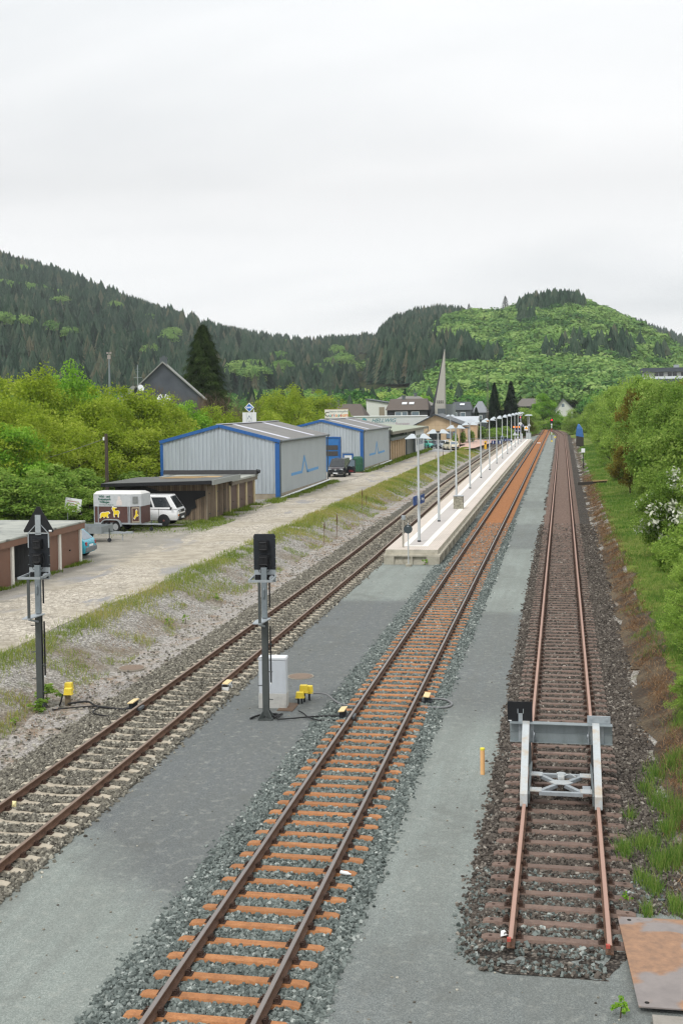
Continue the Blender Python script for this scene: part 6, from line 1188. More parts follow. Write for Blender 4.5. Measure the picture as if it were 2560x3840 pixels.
# ------------------------------------------------------------------ hills
M_FLOOR = (lambda t: t.bsdf(t.ramp(t.noise(t.pos(), .05, 5), [(.3, srgb('#2d3226')), (.7, srgb('#4b5232'))]), 1.0, 0, None, .0))(NT('forest_floor'))
M_FLOORG = (lambda t: t.bsdf(t.ramp(t.noise(t.pos(), .05, 5), [(.3, srgb('#3d5228')), (.7, srgb('#5e7a36'))]), 1.0, 0, None, .0))(NT('green_floor'))
def hdir(u):
    d = [ray(float(x), CY) for x in np.atleast_1d(u)]
    a = np.array([(q.x, q.y) for q in d]); return a/np.linalg.norm(a, axis=1)[:, None]
def sky_z(u, v, r):
    out = []
    for x, y in zip(np.atleast_1d(u), np.atleast_1d(v)):
        d = ray(float(x), float(y)); out.append(CAMH+d.z/math.hypot(d.x, d.y)*r)
    return np.array(out)
class Hill:
    def __init__(s, tab, r0, r1, drop, seed, mat, u0, u1, pw=1.0):
        s.tab = tab; s.r0 = r0; s.r1 = r1; s.seed = seed; s.u0 = u0; s.u1 = u1; s.drop = drop; s.pw = pw
        us = np.linspace(u0, u1, 120); rs = np.concatenate([np.linspace(r0-60, r1, 60), np.linspace(r1+15, r1+600, 14)])
        U, Rr = np.meshgrid(us, rs); P = s.at(U.ravel(), Rr.ravel()); nx = len(us)
        i = np.arange(len(rs)-1)[:, None]*nx+np.arange(nx-1)[None]
        F = np.stack([i, i+1, i+nx+1, i+nx], -1).reshape(-1, 4)
        o = mesh_np('hill', P, F, mat, smooth=True); o['kind'] = 'structure'
    def at(s, u, r):
        xs, ys = zip(*s.tab); v = np.interp(u, xs, ys)
        H = sky_z(u, v, s.r1)-s.drop
        k = np.clip((r-s.r0)/(s.r1-s.r0), 0, 1); S = np.where(k < 1, np.sin(k*math.pi/2)**1.0*.55+.45*k**1.4, 1)
        back = np.clip((r-s.r1)/600, 0, 1)
        d = hdir(u); x, y = d[:, 0]*r, d[:, 1]*r
        z = .2+H*S*(1-.6*back**1.5)+(vnoise(x, y, 120, s.seed)-.5)*22*np.sin(k*math.pi)+(vnoise(x, y, 45, s.seed+1)-.5)*7*np.sin(k*math.pi)
        return np.stack([x, y, z-np.where(r < s.r0, 3, 0)], -1)
HA = Hill([(-1500, 800), (-800, 850), (0, 945), (150, 985), (300, 1035), (450, 1095), (620, 1150), (800, 1210), (1000, 1245), (1150, 1265), (1300, 1255), (1450, 1250), (1600, 1270), (1900, 1300), (2300, 1350)], 560, 1500, 19, 5, M_FLOOR, -1500, 2200)
HM = Hill([(1250, 1540), (1350, 1400), (1400, 1300), (1430, 1235), (1480, 1195), (1560, 1168), (1660, 1156), (1740, 1165), (1800, 1185), (1900, 1210), (2100, 1260)], 520, 1250, 18, 15, M_FLOOR, 1250, 2100)
HB = Hill([(1500, 1500), (1580, 1360), (1640, 1245), (1690, 1185), (1760, 1162), (1820, 1158), (1880, 1155), (1950, 1135), (2010, 1118), (2080, 1110), (2150, 1115), (2250, 1143), (2350, 1192), (2450, 1255), (2560, 1330), (2800, 1440), (3300, 1500)], 430, 1120, 15, 25, M_FLOORG, 1500, 3300)
HC = Hill([(2000, 1240), (2200, 1170), (2380, 1195), (2450, 1215), (2560, 1258), (2900, 1340), (3500, 1430)], 900, 1800, 22, 35, M_FLOOR, 2000, 3500)
# ---- hill forest prototypes (low detail, each tree still a jagged cone / leafy dome)
def proto_conifer(seed, tiers=6, sp=9):
    r = np.random.default_rng(seed); V = []; F = []
    for t_ in range(tiers):
        z0 = .12+.80*t_/tiers; z1 = min(1.0, z0+.30); rad = .235*(1-t_/tiers)**.85+.03; b = len(V); V.append((0, 0, z1)); a0 = r.random()*6
        for k in range(sp*2):
            a = a0+math.pi*k/sp; q = rad*(1.0 if k % 2 == 0 else .55)*(.8+.4*r.random()); V.append((q*math.cos(a), q*math.sin(a), z0-.05*(k % 2 == 0)+.03*r.random()))
        F += [(b, b+1+k, b+1+(k+1) % (sp*2)) for k in range(sp*2)]
    return np.array(V), np.array(F)
def proto_dome(seed, n=330, q=.046):
    r = np.random.default_rng(seed); cl = r.normal(size=(9, 3)); cl /= np.linalg.norm(cl, axis=1)[:, None]; cl[:, 2] = np.abs(cl[:, 2])*.8; V = []; F = []; T = []
    for i in range(n):
        c = cl[r.integers(9)]*np.array([.34, .34, .38])+np.array([0, 0, .5]); d = r.normal(size=3); d /= np.linalg.norm(d); d[2] = abs(d[2])*.9+.1*d[2]
        p = c+d*np.array([.24, .24, .2]); nrm = d+np.array([0, 0, .25])+r.normal(size=3)*.22; nrm /= np.linalg.norm(nrm)
        a = np.cross(nrm, r.normal(size=3)); a /= np.linalg.norm(a); bb = np.cross(nrm, a); s = q*(.7+.7*r.random()); k = len(V)
        V += [p+a*s, p+bb*s*.8, p-a*s, p-bb*s*.8]; F += [(k, k+1, k+2, k+3)]
    return np.array(V), np.array(F)
PC = [proto_conifer(i) for i in range(5)]; PD = [proto_dome(i, 230, .052) for i in range(6)]; PF = [proto_dome(20+i, 620, .03) for i in range(5)]
def forest(name, pos, hts, protos, mat, wide=1.0, spread=.5, tbase=.5, lab=None):
    V = []; F = []; T = []; k = 0; n = len(pos)
    a = rng.random(n)*6.28; which = rng.integers(len(protos), size=n); tn = np.clip(tbase+rng.normal(size=n)*spread*.4, 0, 1)
    for i in range(n):
        v, f = protos[which[i]]; c, s = math.cos(a[i]), math.sin(a[i]); h = hts[i]; w_ = wide*(.85+.3*rng.random())
        V.append(np.stack([(v[:, 0]*c-v[:, 1]*s)*h*w_+pos[i, 0], (v[:, 0]*s+v[:, 1]*c)*h*w_+pos[i, 1], v[:, 2]*h+pos[i, 2]], -1)); F.append(f+k); k += len(v)
        T.append(np.clip(tn[i]+(rng.random(len(f))-.5)*.35, 0, 1))
    o = mesh_np(name, np.concatenate(V), np.concatenate(F), mat, attr=np.concatenate(T)); o['kind'] = 'stuff'; return o
M_CON = leafmat('spruce_needles', [(.0, '#24372a'), (.35, '#3a5241'), (.7, '#4f614e'), (1, '#6b6a55')], .15)
M_CONF = leafmat('dark_spruce', [(.0, '#121b15'), (.5, '#1f2c20'), (1, '#33402a')], .1)
M_BEECH = leafmat('spring_beech', [(.0, '#3e6038'), (.3, '#597e48'), (.6, '#769853'), (1, '#97b26a')], .3)
M_MIXED = leafmat('fresh_green_woodland', [(.0, '#35602f'), (.35, '#568643'), (.7, '#7ea24c'), (1, '#a3b862')], .3)
def sample(h, n, u0, u1, s0=.02, s1=1.02, keep=None, pw=.8):
    u = u0+(u1-u0)*rng.random(n); s = s0+(s1-s0)*rng.random(n)**pw; P = h.at(u, h.r0+(h.r1-h.r0)*s)
    d = P-np.array(CAM); cx = d @ np.array(RT); cy_ = d @ np.array(UP); cz = d @ np.array(FW); pu = 1280+FOC*cx/cz; pv = CY-FOC*cy_/cz
    if keep is not None: m = keep(pu, pv, s, P); P, pu, pv, s = P[m], pu[m], pv[m], s[m]
    return P, pu, pv
pN = lambda P, s, sd: vnoise(P[:, 0], P[:, 1], s, sd)
clear = lambda u, v: (np.abs(u-1470-(v-1480)*.9*-1) < 36) & (v > 1415) & (v < 1500)
P, _, _ = sample(HA, 11500, -1300, 1700, .02, 1.02, lambda u, v, s, P: (pN(P, 60, 77) < .86) & ~((u > 1330) & (v > 1330)) & (v < 1495+pN(P, 90, 3)*40))
forest('conifer_forest', P, 10+12*rng.random(len(P)), PC, M_CON, 1.05, .65, .45)
P, _, _ = sample(HA, 2600, -900, 1500, .05, .97, lambda u, v, s, P: (pN(P, 60, 77) > .84)); forest('deciduous_patches', P, 12+5*rng.random(len(P)), PD, M_BEECH, 1.0, .6, .5)
def find_on(h, u, v):
    rs = np.linspace(h.r0, h.r1, 160); P = h.at(np.full(160, float(u)), rs); dd = P-np.array(CAM); pv = CY-FOC*(dd @ np.array(UP))/(dd @ np.array(FW)); return P[np.argmin(np.abs(pv-v))]
pts_ = []
for u, v, k in ((250, 1200, 2), (440, 1215, 3), (640, 1320, 4), (660, 1310, 3), (275, 1330, 2), (30, 1290, 3), (85, 1295, 3), (215, 1300, 2), (130, 1120, 3), (1270, 1390, 5), (1290, 1430, 6), (1240, 1440, 4), (930, 1480, 5), (970, 1490, 4), (900, 1480, 4), (560, 1380, 2), (1060, 1470, 4), (1180, 1450, 3)):
    for _ in range(max(1, k-1)): pts_.append(find_on(HA, u+rng.normal()*10, v+rng.normal()*8))
forest('deciduous_patches', np.array(pts_)+np.array([0, 0, 5.]), 11+6*rng.random(len(pts_)), PF, M_BEECH, 1.0, .4, .6)
P, _, _ = sample(HM, 5600, 1290, 1950, .12, 1.02, lambda u, v, s, P: (v < 1440+25*pN(P, 60, 4)) & (u < 1745)); forest('conifer_forest', P, 13+10*rng.random(len(P)), PC, M_CON, .95, .7, .42)
dark = lambda u, v: ((u > 1985) & (u < 2190) & (v < 1212)) | ((u > 1560) & (u < 1900) & (v > 1345+(u-1640)*.12) & (v < 1440) & (u < 1720+(v-1345)*1.9)) | ((u > 1945) & (u < 2000) & (v < 1275)) | (u < 1675-(v-1150)*.2)
P, _, _ = sample(HB, 7000, 1520, 3200, .03, 1.02, lambda u, v, s, P: ~dark(u, v)); forest('beech_forest', P, 9+6*rng.random(len(P))**1.5, PD, M_BEECH, 1.2, .6, .55)
P, _, _ = sample(HB, 5200, 1560, 3000, .06, 1.03, lambda u, v, s, P: (dark(u, v) & (u < 2195)) | ((pN(P, 45, 91) > .70) & (v > 1290) & (v < 1430) & (u > 2040) & (u < 2500) & (pN(P, 14, 17) > .4))); forest('conifer_forest', P, 13+8*rng.random(len(P)), PC, M_CON, 1.15, .6, .38)
P, _, _ = sample(HC, 2400, 2150, 3300, .35, 1.02); forest('conifer_forest', P, 18+8*rng.random(len(P)), PC, M_CON, 1.0, .6, .4)
# belt of fresh green woodland at the foot of the hills
def belt(n, u0, u1, r0, r1, h0, h1, keep=None):
    u = u0+(u1-u0)*rng.random(n); r = r0+(r1-r0)*rng.random(n); d = hdir(u); P = np.stack([d[:, 0]*r, d[:, 1]*r, np.full(n, .0)+np.clip((r-480)*.035, 0, 9)], -1)
    if keep is not None: P = P[keep(u, r, P)]
    return P, h0+(h1-h0)*rng.random(len(P))
P, h_ = belt(900, -600, 1960, 400, 640, 9, 15, lambda u, r, P: ~((P[:, 0] > -26) & (P[:, 0] < 6) & (P[:, 1] < 560)))
forest('valley_woodland', P, h_, PF, M_MIXED, 1.0, .8, .45)
P, h_ = belt(420, 1550, 3300, 400, 620, 9, 15, lambda u, r, P: ~((P[:, 0] > -26) & (P[:, 0] < 8) & (P[:, 1] < 600)))
forest('valley_woodland', P, h_, PF, M_MIXED, 1.0, .8, .5)
P, h_ = belt(200, 900, 2050, 400, 640, 10, 17, lambda u, r, P: ~((P[:, 0] > -26) & (P[:, 0] < 8) & (P[:, 1] < 600))); forest('valley_spruces', P, h_, PC, M_CON, 1.1, .7, .4)
# hut and clearing on the slope
cl = aty(1480, 1470, 640); hq = thing('slope_hut', 'tiny dark hut high on the grassy ski slope', 'hut', (cl.x, 640, cl.z-1.5)); MB().box(-2.2, 2.2, -1.6, 1.6, -6, 2.0).build('wall', M_DKWALL, hq); MB().prism([(-3, 1.9), (0, 3.1), (3, 1.9), (3, 2.2), (0, 3.4), (-3, 2.2)], 'y', -2.2, 2.2).build('roof', M_TILE, hq); MB().box(-6.5, -2.5, -1.7, -1.3, -2.0, -.9).build('pale_board', M_SIGNW, hq)
a1, a2, a3, a4 = aty(1405, 1505, 560), aty(1470, 1505, 560), aty(1498, 1462, 660), aty(1462, 1462, 660); b = MB(); b.add([a1, a2, a3, a4, a1-Vector((0, 0, 8)), a2-Vector((0, 0, 8)), a3-Vector((0, 0, 18)), a4-Vector((0, 0, 18))], [(0, 1, 2, 3), (0, 4, 5, 1), (1, 5, 6, 2), (2, 6, 7, 3), (3, 7, 4, 0)]); o = b.build('ski_slope', M_MEADOW); o['kind'] = 'structure'
# ------------------------------------------------------------------ near trees and shrubs
M_BARK = plain('bark', '#4d4338', .95, var=.25, scale=5, stretch=(1, 1, .3))
LEAF = {
 'yg': leafmat('yellow_green_leaves', [(.0, '#5a7424'), (.35, '#82992f'), (.65, '#a4b643'), (1, '#c4cd66')], .5, .14),
 'g': leafmat('fresh_leaves', [(.0, '#4c7729'), (.4, '#77a537'), (.7, '#9ac34c'), (1, '#bad670')], .5, .1),
 'fg': leafmat('shrub_leaves', [(.0, '#587834'), (.4, '#7d9e47'), (.7, '#9db85b'), (1, '#bccb78')], .5, .1),
 'r': leafmat('maple_leaves', [(.0, '#50722f'), (.4, '#769443'), (.7, '#98b158'), (1, '#bacb7e')], .5, .12),
 'rl': leafmat('willow_leaves', [(.0, '#5e7a36'), (.4, '#86a44b'), (.7, '#a6c060'), (1, '#c4d784')], .5, .1),
 'red': leafmat('bronze_leaves', [(.0, '#4c4f24'), (.4, '#6b682f'), (.7, '#8a7c3a'), (1, '#84944a')], .35, .08),
 'sq': leafmat('redwood_needles', [(.0, '#233018'), (.5, '#3b4d28'), (1, '#586a3c')], .2, .1),
 'sp': leafmat('spruce_needles_near', [(.0, '#0f1812'), (.5, '#1c2a1f'), (1, '#36452f')], .1, .1),
 'og': leafmat('olive_leaves', [(.0, '#3c4a1f'), (.4, '#5a662d'), (.7, '#75793b'), (1, '#8f8d4f')], .3, .1)}
def leaf_mesh(name, seed, kind, nl=15000, ls=.013, clumps=70, ground=False, airy=.5):
    """unit crown: height 1, width 1; leaves in clumps on limbs spread through the volume"""
    r = np.random.default_rng(seed); C = []
    z0 = .04 if ground else .14
    for i in range(clumps):
        d = r.normal(size=3); d /= np.linalg.norm(d); q = r.random()**.42
        z = z0+(1-z0)*(.5+.5*d[2]*q)
        prof = (1-abs((z-z0)/(1-z0)*2-.85)**2.4*.72) if not ground else (1-max(0, (z-.25)/.75)**2.2*.8)
        C.append((d[0]*q*.46*prof*(.8+.32*r.random()), d[1]*q*.46*prof*(.8+.32*r.random()), z-.05, .5+.6*r.random(), r.random()))
    C = np.array(C); w_ = C[:, 3]/C[:, 3].sum(); ci = r.choice(clumps, nl, p=w_); c = C[ci]
    d = r.normal(size=(nl, 3)); d /= np.linalg.norm(d, axis=1)[:, None]; rad = (r.random(nl)**airy)*.125*c[:, 3]
    p = c[:, :3]+d*rad[:, None]*np.array([1.15, 1.15, .75]); p += r.normal(size=(nl, 3))*.008
    nrm = d*.6+np.array([0, 0, .55])+r.normal(size=(nl, 3))*.6; nrm /= np.linalg.norm(nrm, axis=1)[:, None]
    a = np.cross(nrm, r.normal(size=(nl, 3))); a /= np.linalg.norm(a, axis=1)[:, None]; b = np.cross(nrm, a); s = ls*(.6+.8*r.random(nl))[:, None]
    V = np.stack([p+a*s, p+b*s*.55+nrm*s*.15, p-a*s, p-b*s*.55+nrm*s*.15], 1).reshape(-1, 3); V[:, 2] = np.maximum(V[:, 2], .0)
    F = np.arange(nl*4).reshape(-1, 4); tint = np.clip(.28+.34*c[:, 4]+.4*(r.random(nl)-.35), 0, 1)
    V[:, 2] *= 1/np.percentile(V[:, 2], 99.7)
    return V, F, tint, C
def branch_mb(seed, C, h0=.0, n=22, tr=.018):
    r = np.random.default_rng(seed); b = MB(); top = Vector((0, 0, .62)); trunk = [Vector((0, 0, -.03)), Vector((.01, .0, .15)), Vector((-.01, .01, .35)), top]
    b.tube(trunk, [tr, tr*.85, tr*.65, tr*.35], 7); idx = r.choice(len(C), min(n, len(C)), replace=False)
    for i in idx:
        e = Vector(C[i][:3]); k = max(.06, min(.6, e.z*.55)); s = Vector((0, 0, k)); m = s.lerp(e, .5)+Vector((0, 0, -.03)); b.tube([s, m, e], [tr*.45, tr*.3, tr*.1], 5, caps=False)
    return b
PROTO = {}
def tree_proto(kind, var):
    key = (kind, var)
    if key in PROTO: return PROTO[key]
    seed = hash(kind) % 97 if False else sum(map(ord, kind))+var*13
    small = kind in ('fg',); near = kind in ('r', 'fg')
    V, F, T, C = leaf_mesh('crown', seed, kind, {'r': 30000, 'fg': 11000, 'rl': 17000}.get(kind, 17000), {'r': .0125, 'fg': .02, 'yg': .0125, 'rl': .013}.get(kind, .014), {'r': 110, 'yg': 95}.get(kind, 80), kind in ('fg', 'yg', 'g', 'og', 'r', 'rl'))
    o = mesh_np('crown', V, F, LEAF[kind], attr=T); t_ = branch_mb(seed, C).build('trunk', M_BARK, None, smooth=40)
    me, tm = o.data, t_.data; bpy.data.objects.remove(o); bpy.data.objects.remove(t_); PROTO[key] = (me, tm); return PROTO[key]
def put_tree(name, label, u, vtop, y, width, kind, var, group=None, cat='tree', dz=0, x=None):
    p = aty(u, vtop, y); gx = p.x if x is None else x; gz = float(zprof(gx, y))-.1+dz; h = p.z-gz
    r = thing(name, label, cat, (gx, y, gz), random.uniform(0, 6.28), group); me, tm = tree_proto(kind, var)
    for nm, m in (('crown', me), ('trunk', tm)):
        o = bpy.data.objects.new(nm, m); COL.objects.link(o); o.parent = r; o.scale = (width, width, h) if nm == 'crown' else (width, width, h)
    return r
LT = 'shrubs and trees of the left hedge'
LEFT = [
 ('tall yellow-green tree at the left picture edge above the garages', 20, 1425, 90, 10.5, 'yg'), ('broad yellow-green tree left of the camera mast', 150, 1388, 102, 11.5, 'yg'), ('fresh green tree rising highest behind the left hedge', 262, 1372, 120, 10.5, 'g'),
 ('yellow-green tree in front of the camera mast foot', 360, 1462, 98, 10, 'yg'), ('yellow-green tree above the wooden utility pole', 455, 1455, 104, 10.5, 'yg'), ('yellow-green tree just left of the slate house gable', 545, 1468, 106, 9.5, 'yg'),
 ('olive-green tree before the slate house wall', 625, 1488, 112, 9, 'yg'), ('bright green tree below the slate house eave', 700, 1512, 122, 8.5, 'g'), ('yellow-green tree below the giant redwood', 780, 1528, 128, 8.5, 'yg'), ('low yellow-green tree left of the fuel sign', 860, 1548, 130, 7.0, 'yg'),
 ('big shrub cut off by the left picture edge', -70, 1530, 80, 9.5, 'yg'), ('dense green shrub over the near garage roof', 30, 1600, 80, 8.5, 'g'), ('deep green shrub in the middle of the hedge', 150, 1560, 86, 9, 'yg'), ('yellow-green shrub left of the utility pole', 270, 1570, 90, 8.5, 'yg'),
 ('shrub directly behind the utility pole', 400, 1570, 95, 9, 'yg'), ('shrub with whitish blossom left of the near warehouse', 520, 1585, 99, 8.5, 'yg'), ('shrub touching the left corner of the near warehouse', 590, 1640, 101, 6.5, 'yg')]
for k, (lb, u, v, y, wd, kd) in enumerate(LEFT): put_tree('hedge_tree', lb, u, v, y, wd, kd, k % 4, LT)
for k, (lb, u, v, y, wd) in enumerate([('leafy low shrub at the left edge above the near garages', -10, 1760, 72, 6.5), ('leafy low shrub left of the white notice board', 110, 1770, 72, 6.5), ('leafy low shrub behind the white notice board', 215, 1745, 77, 6), ('leafy low shrub left of the horse trailer', 310, 1760, 80, 6), ('leafy low shrub at the rear end of the horse trailer', 335, 1850, 77, 3.6), ('green bush peeking over the horse trailer roof', 455, 1828, 80, 4.0), ('dark low shrub under the left end of the shed roof', 500, 1770, 92, 6), ('low shrub beside the left wall of the near warehouse', 570, 1745, 98, 4.5)]): put_tree('low_shrub', lb, u, v, y, wd, 'fg', k % 3, 'leafy low shrubs at the foot of the hedge', 'shrub')
for k, (lb, u, v, y, wd, kd) in enumerate([('green tree right of the fuel sign', 965, 1505, 150, 8, 'yg'), ('broad yellow-green tree behind the middle of the near warehouse roof', 1035, 1466, 165, 10, 'yg'), ('largest yellow-green tree left of the museum billboard', 1105, 1450, 172, 9, 'yg'), ('yellow-green tree above the museum billboard', 1200, 1468, 218, 13, 'yg'), ('low green tree right of the museum billboard', 1300, 1545, 215, 5, 'yg'), ('low yellow-green shrub right below the fuel sign', 1010, 1545, 140, 8, 'yg')]): put_tree('hedge_tree', lb, u, v, y, wd, kd, k % 4, 'trees behind the warehouses')
RG = 'trees along the right slope'
def put_xy(name, label, x, y, h, width, kind, var, group=None, cat='tree', dz=0):
    gz = float(zprof(x, y))-.1+dz; r = thing(name, label, cat, (x, y, gz), random.uniform(0, 6.28), group); me, tm = tree_proto(kind, var)
    for nm, m in (('crown', me), ('trunk', tm)): o = bpy.data.objects.new(nm, m); COL.objects.link(o); o.parent = r; o.scale = (width, width, h)
    return r
RIGHT = [('large green maple filling the right picture edge', 8.3, 70, 8.3, 8.8, 'r'), ('green maple second from the right picture edge', 7.8, 84, 8.6, 8.2, 'r'), ('green maple under the modern block', 8.0, 98, 8.9, 8.0, 'r'), ('pale green tree just left of the modern block', 7.8, 112, 9.5, 8.0, 'rl'), ('pale green willow-like tree in the middle of the right row', 8.4, 132, 10.2, 9, 'rl'), ('slender pale green tree behind the bronze one', 8.0, 156, 10.4, 9, 'rl'),
 ('pale tree sixth along the right row', 7.8, 184, 10, 9, 'rl'), ('pale tree seventh along the right row', 7.4, 214, 9.3, 8.5, 'rl'), ('pale tree beyond the blue-covered post', 7.0, 248, 9, 8.5, 'rl'), ('pale tree far along the right row by the turnout', 6.4, 290, 7.5, 8, 'rl'), ('green tree behind the large maple at the right edge', 14, 82, 8.6, 9, 'r'), ('green maple cut off by the right picture edge', 8.9, 57, 7.0, 7.0, 'r'), ('green tree in the second row under the modern block', 14, 118, 9.3, 9, 'rl'), ('pale tree in the second row right of the bronze one', 14, 150, 10, 9, 'rl')]
for k, (lb, x, y, h, wd, kd) in enumerate(RIGHT): put_xy('slope_tree', lb, x, y, h, wd, kd, k % 3, RG)
put_xy('bronze_tree', 'bronze-leaved tree among the green ones on the right slope', 6.6, 112, 8.6, 5.2, 'red', 0, RG); put_xy('bronze_tree', 'smaller bronze-leaved tree leaning over the right slope', 5.6, 104, 4.6, 3.8, 'red', 1, RG); put_xy('bronze_tree', 'bronze treetop below the modern block', 10.5, 104, 9.4, 5.5, 'red', 2, RG)
bl_ = put_xy('blossom_shrub', 'dark green shrub with white blossom spikes on the right slope', 5.3, 62, 4.4, 4.2, 'r', 1, RG, 'shrub')
V, F, T, C = leaf_mesh('b', 99, 'r', 1100, .026, 40, True, .7)
o = mesh_np('white_blossom', V*np.array([4.45, 4.45, 4.5]), F, leafmat('white_blossom', [(0, '#b9bea6'), (.5, '#d6d9c9'), (1, '#e8e9df')], .2), bl_, attr=T); o['kind'] = 'stuff'
for k, (lb, x, y, h, wd, kd) in enumerate([('arching pale shrub at the right edge above the grass', 5.7, 50, 4.2, 4.2, 'rl'), ('low arching shrub on the right grass slope', 4.8, 45, 2.5, 2.6, 'rl'), ('low shrub cut by the right picture edge', 4.2, 38.5, 2.3, 2.7, 'rl'), ('small pale shrub low at the right picture edge', 3.35, 31.5, 1.3, 1.7, 'rl'), ('small shrub on the slope below the white blossom', 4.9, 57, 1.8, 2.0, 'fg'), ('green shrub under the bronze tree', 6.0, 84, 3.2, 3.0, 'r'), ('low green shrub beyond the bronze tree', 5.6, 122, 3.0, 3.0, 'r'), ('low shrub near the small sign post', 5.6, 150, 3.6, 3.8, 'rl'), ('low shrub near the blue-covered post', 5.8, 200, 4.2, 3.6, 'rl')]): put_xy('slope_shrub', lb, x, y, h, wd, kd, k % 3, 'low shrubs on the right slope', 'shrub')
ENDS = [('bright lime round tree at the end of the tracks', 2035, 1478, 400, 13, 'g'), ('pale tree at the left of the track end', 1965, 1530, 345, 12, 'rl'), ('grey-green tree behind the far grey cabinet', 1990, 1548, 360, 10, 'rl'), ('olive columnar tree behind the last platform lamps', 1975, 1560, 310, 5, 'og'), ('olive bush behind the far platform end', 1930, 1590, 318, 8, 'og'), ('green tree at the right of the track end', 2098, 1556, 400, 9, 'g'), ('fresh green bush in the track curve', 2085, 1580, 430, 8, 'fg'), ('pale tree in front of the white gabled house', 2062, 1540, 405, 8, 'rl'), ('green tree right of the white gabled house', 2145, 1535, 330, 8, 'rl'), ('low bush at the left of the far turnout', 1960, 1610, 330, 7, 'g'), ('green bush below the two dark spruces', 1880, 1600, 285, 9, 'fg'), ('green bush behind the station railing', 1800, 1600, 268, 9, 'fg'), ('yellow-green tree right of the church', 1745, 1500, 405, 12, 'og'), ('bright green tree left of the church spire', 1598, 1486, 395, 12, 'g'), ('round green bush by the lattice mast', 1840, 1610, 275, 8, 'fg'), ('yellow-green tree on the far left of the spruces', 1770, 1520, 395, 11, 'og')]
for k, (lb, u, v, y, wd, kd) in enumerate(ENDS): put_tree('valley_tree', lb, u, v, y, wd, kd, k % 3, 'trees at the end of the tracks')
for lb, x, y, h in (('low hedge column by the station corner', -19.8, 239, 2.4), ('low hedge column by the station entrance', -18.6, 246, 2.4), ('small hedge behind the taxi', -20.6, 230, 2.2)): o = put_tree('clipped_bush', lb, 1700, 1600, y, 2.2, 'fg', 1, 'bushes by the station', 'bush', 0, x); [setattr(c, 'scale', (1.6, 1.6, h)) for c in o.children]; o.location.z = .6
# conifers standing alone
def conifer_mesh(seed, n=9000, kind='sp', full=.85):
    r = np.random.default_rng(seed); z = r.random(n)**.75; 
    lay = .5+.5*np.sin((z*(26 if kind == 'sp' else 17)+r.random())*6.28); rad = (1-z)**full*(.5)*(.72+.28*lay)*(.35+.65*r.random(n)**.35)*np.where(z < .12, .75+2*z, 1)
    a = r.random(n)*6.28; lob = 1+.16*np.sin(a*5+z*20)+.1*np.sin(a*9-z*37); rad *= lob; p = np.stack([rad*np.cos(a), rad*np.sin(a), .03+z*.96-rad*.12], -1)
    out = np.stack([np.cos(a), np.sin(a), -.35+0*a], -1); s = np.cross(out, np.array([0, 0, 1.])); L = (.035 if kind == 'sp' else .03)*(.6+.8*r.random(n))[:, None]*(1.1-.6*z[:, None]); W_ = L*.33; dr = out+r.normal(size=(n, 3))*.35
    V = np.stack([p-s*W_, p+s*W_, p+dr*L*1.6+s*W_*.3, p+dr*L*1.6-s*W_*.3], 1); V[:, :, 2] *= 1.0
    return V.reshape(-1, 3), np.arange(n*4).reshape(-1, 4), np.clip(.45+.35*(r.random(n)-.5)+.3*np.sin(a*5+z*20)*.5, 0, 1)
def conifer(name, label, u, vtop, y, width, seed, kind='sp', n=9000, full=.85, group=None):
    p = aty(u, vtop, y); h = p.z-.3; t = thing(name, label, 'tree', (p.x, y, .3), 0, group); V, F, T = conifer_mesh(seed, n, kind, full)
    mesh_np('crown', V*np.array([width, width, h]), F, LEAF[kind], t, attr=T); MB().tube([(0, 0, -.2), (0, 0, h*.95)], [width*.05, .03], 8).build('trunk', M_BARK, t); return t
conifer('giant_redwood', 'tall dark cone-shaped evergreen beside the slate house', 760, 1213, 190, 12.5, 3, 'sq', 34000, .6)
conifer('spruce', 'left one of the two tall dark spruces behind the platform', 1852, 1432, 300, 6.6, 5, 'sp', 12000, .8); conifer('spruce', 'right one of the two tall dark spruces behind the platform', 1914, 1426, 303, 7.2, 6, 'sp', 12000, .8); conifer('spruce', 'small spruce left of the two tall dark ones', 1784, 1525, 285, 5, 7, 'sp', 6000)
conifer('spruce', 'dark conifer by the far grey-brown house', 2112, 1450, 470, 5.0, 8, 'sp', 4000, .7); 
for k, (lb, u, v, y, wd) in enumerate([('dark conifer far behind the right spruce', 1998, 1425, 480, 6), ('dark broad conifer left of the far grey-brown house', 2035, 1418, 490, 8), ('slim dark conifer between the far dark ones', 1968, 1435, 470, 3), ('dark small conifer behind the pale slate house', 1725, 1485, 420, 5), ('lone tall spruce standing out on the green hilltop', 1893, 1108, 1118, 16), ('small lone spruce left on the green hilltop', 1757, 1138, 1118, 11)]):
    t = conifer('spruce', lb, u, v, y, wd, 20+k, 'sp', 3500, .75, 'far dark conifers')
    if y > 1000:
        h = 24 if k == 4 else 17; p = aty(u, v, y)
        for c in t.children:
            c.data = c.data.copy(); sc = h/(p.z-.3); c.scale = (1, 1, sc)
        t.location.z = p.z-h
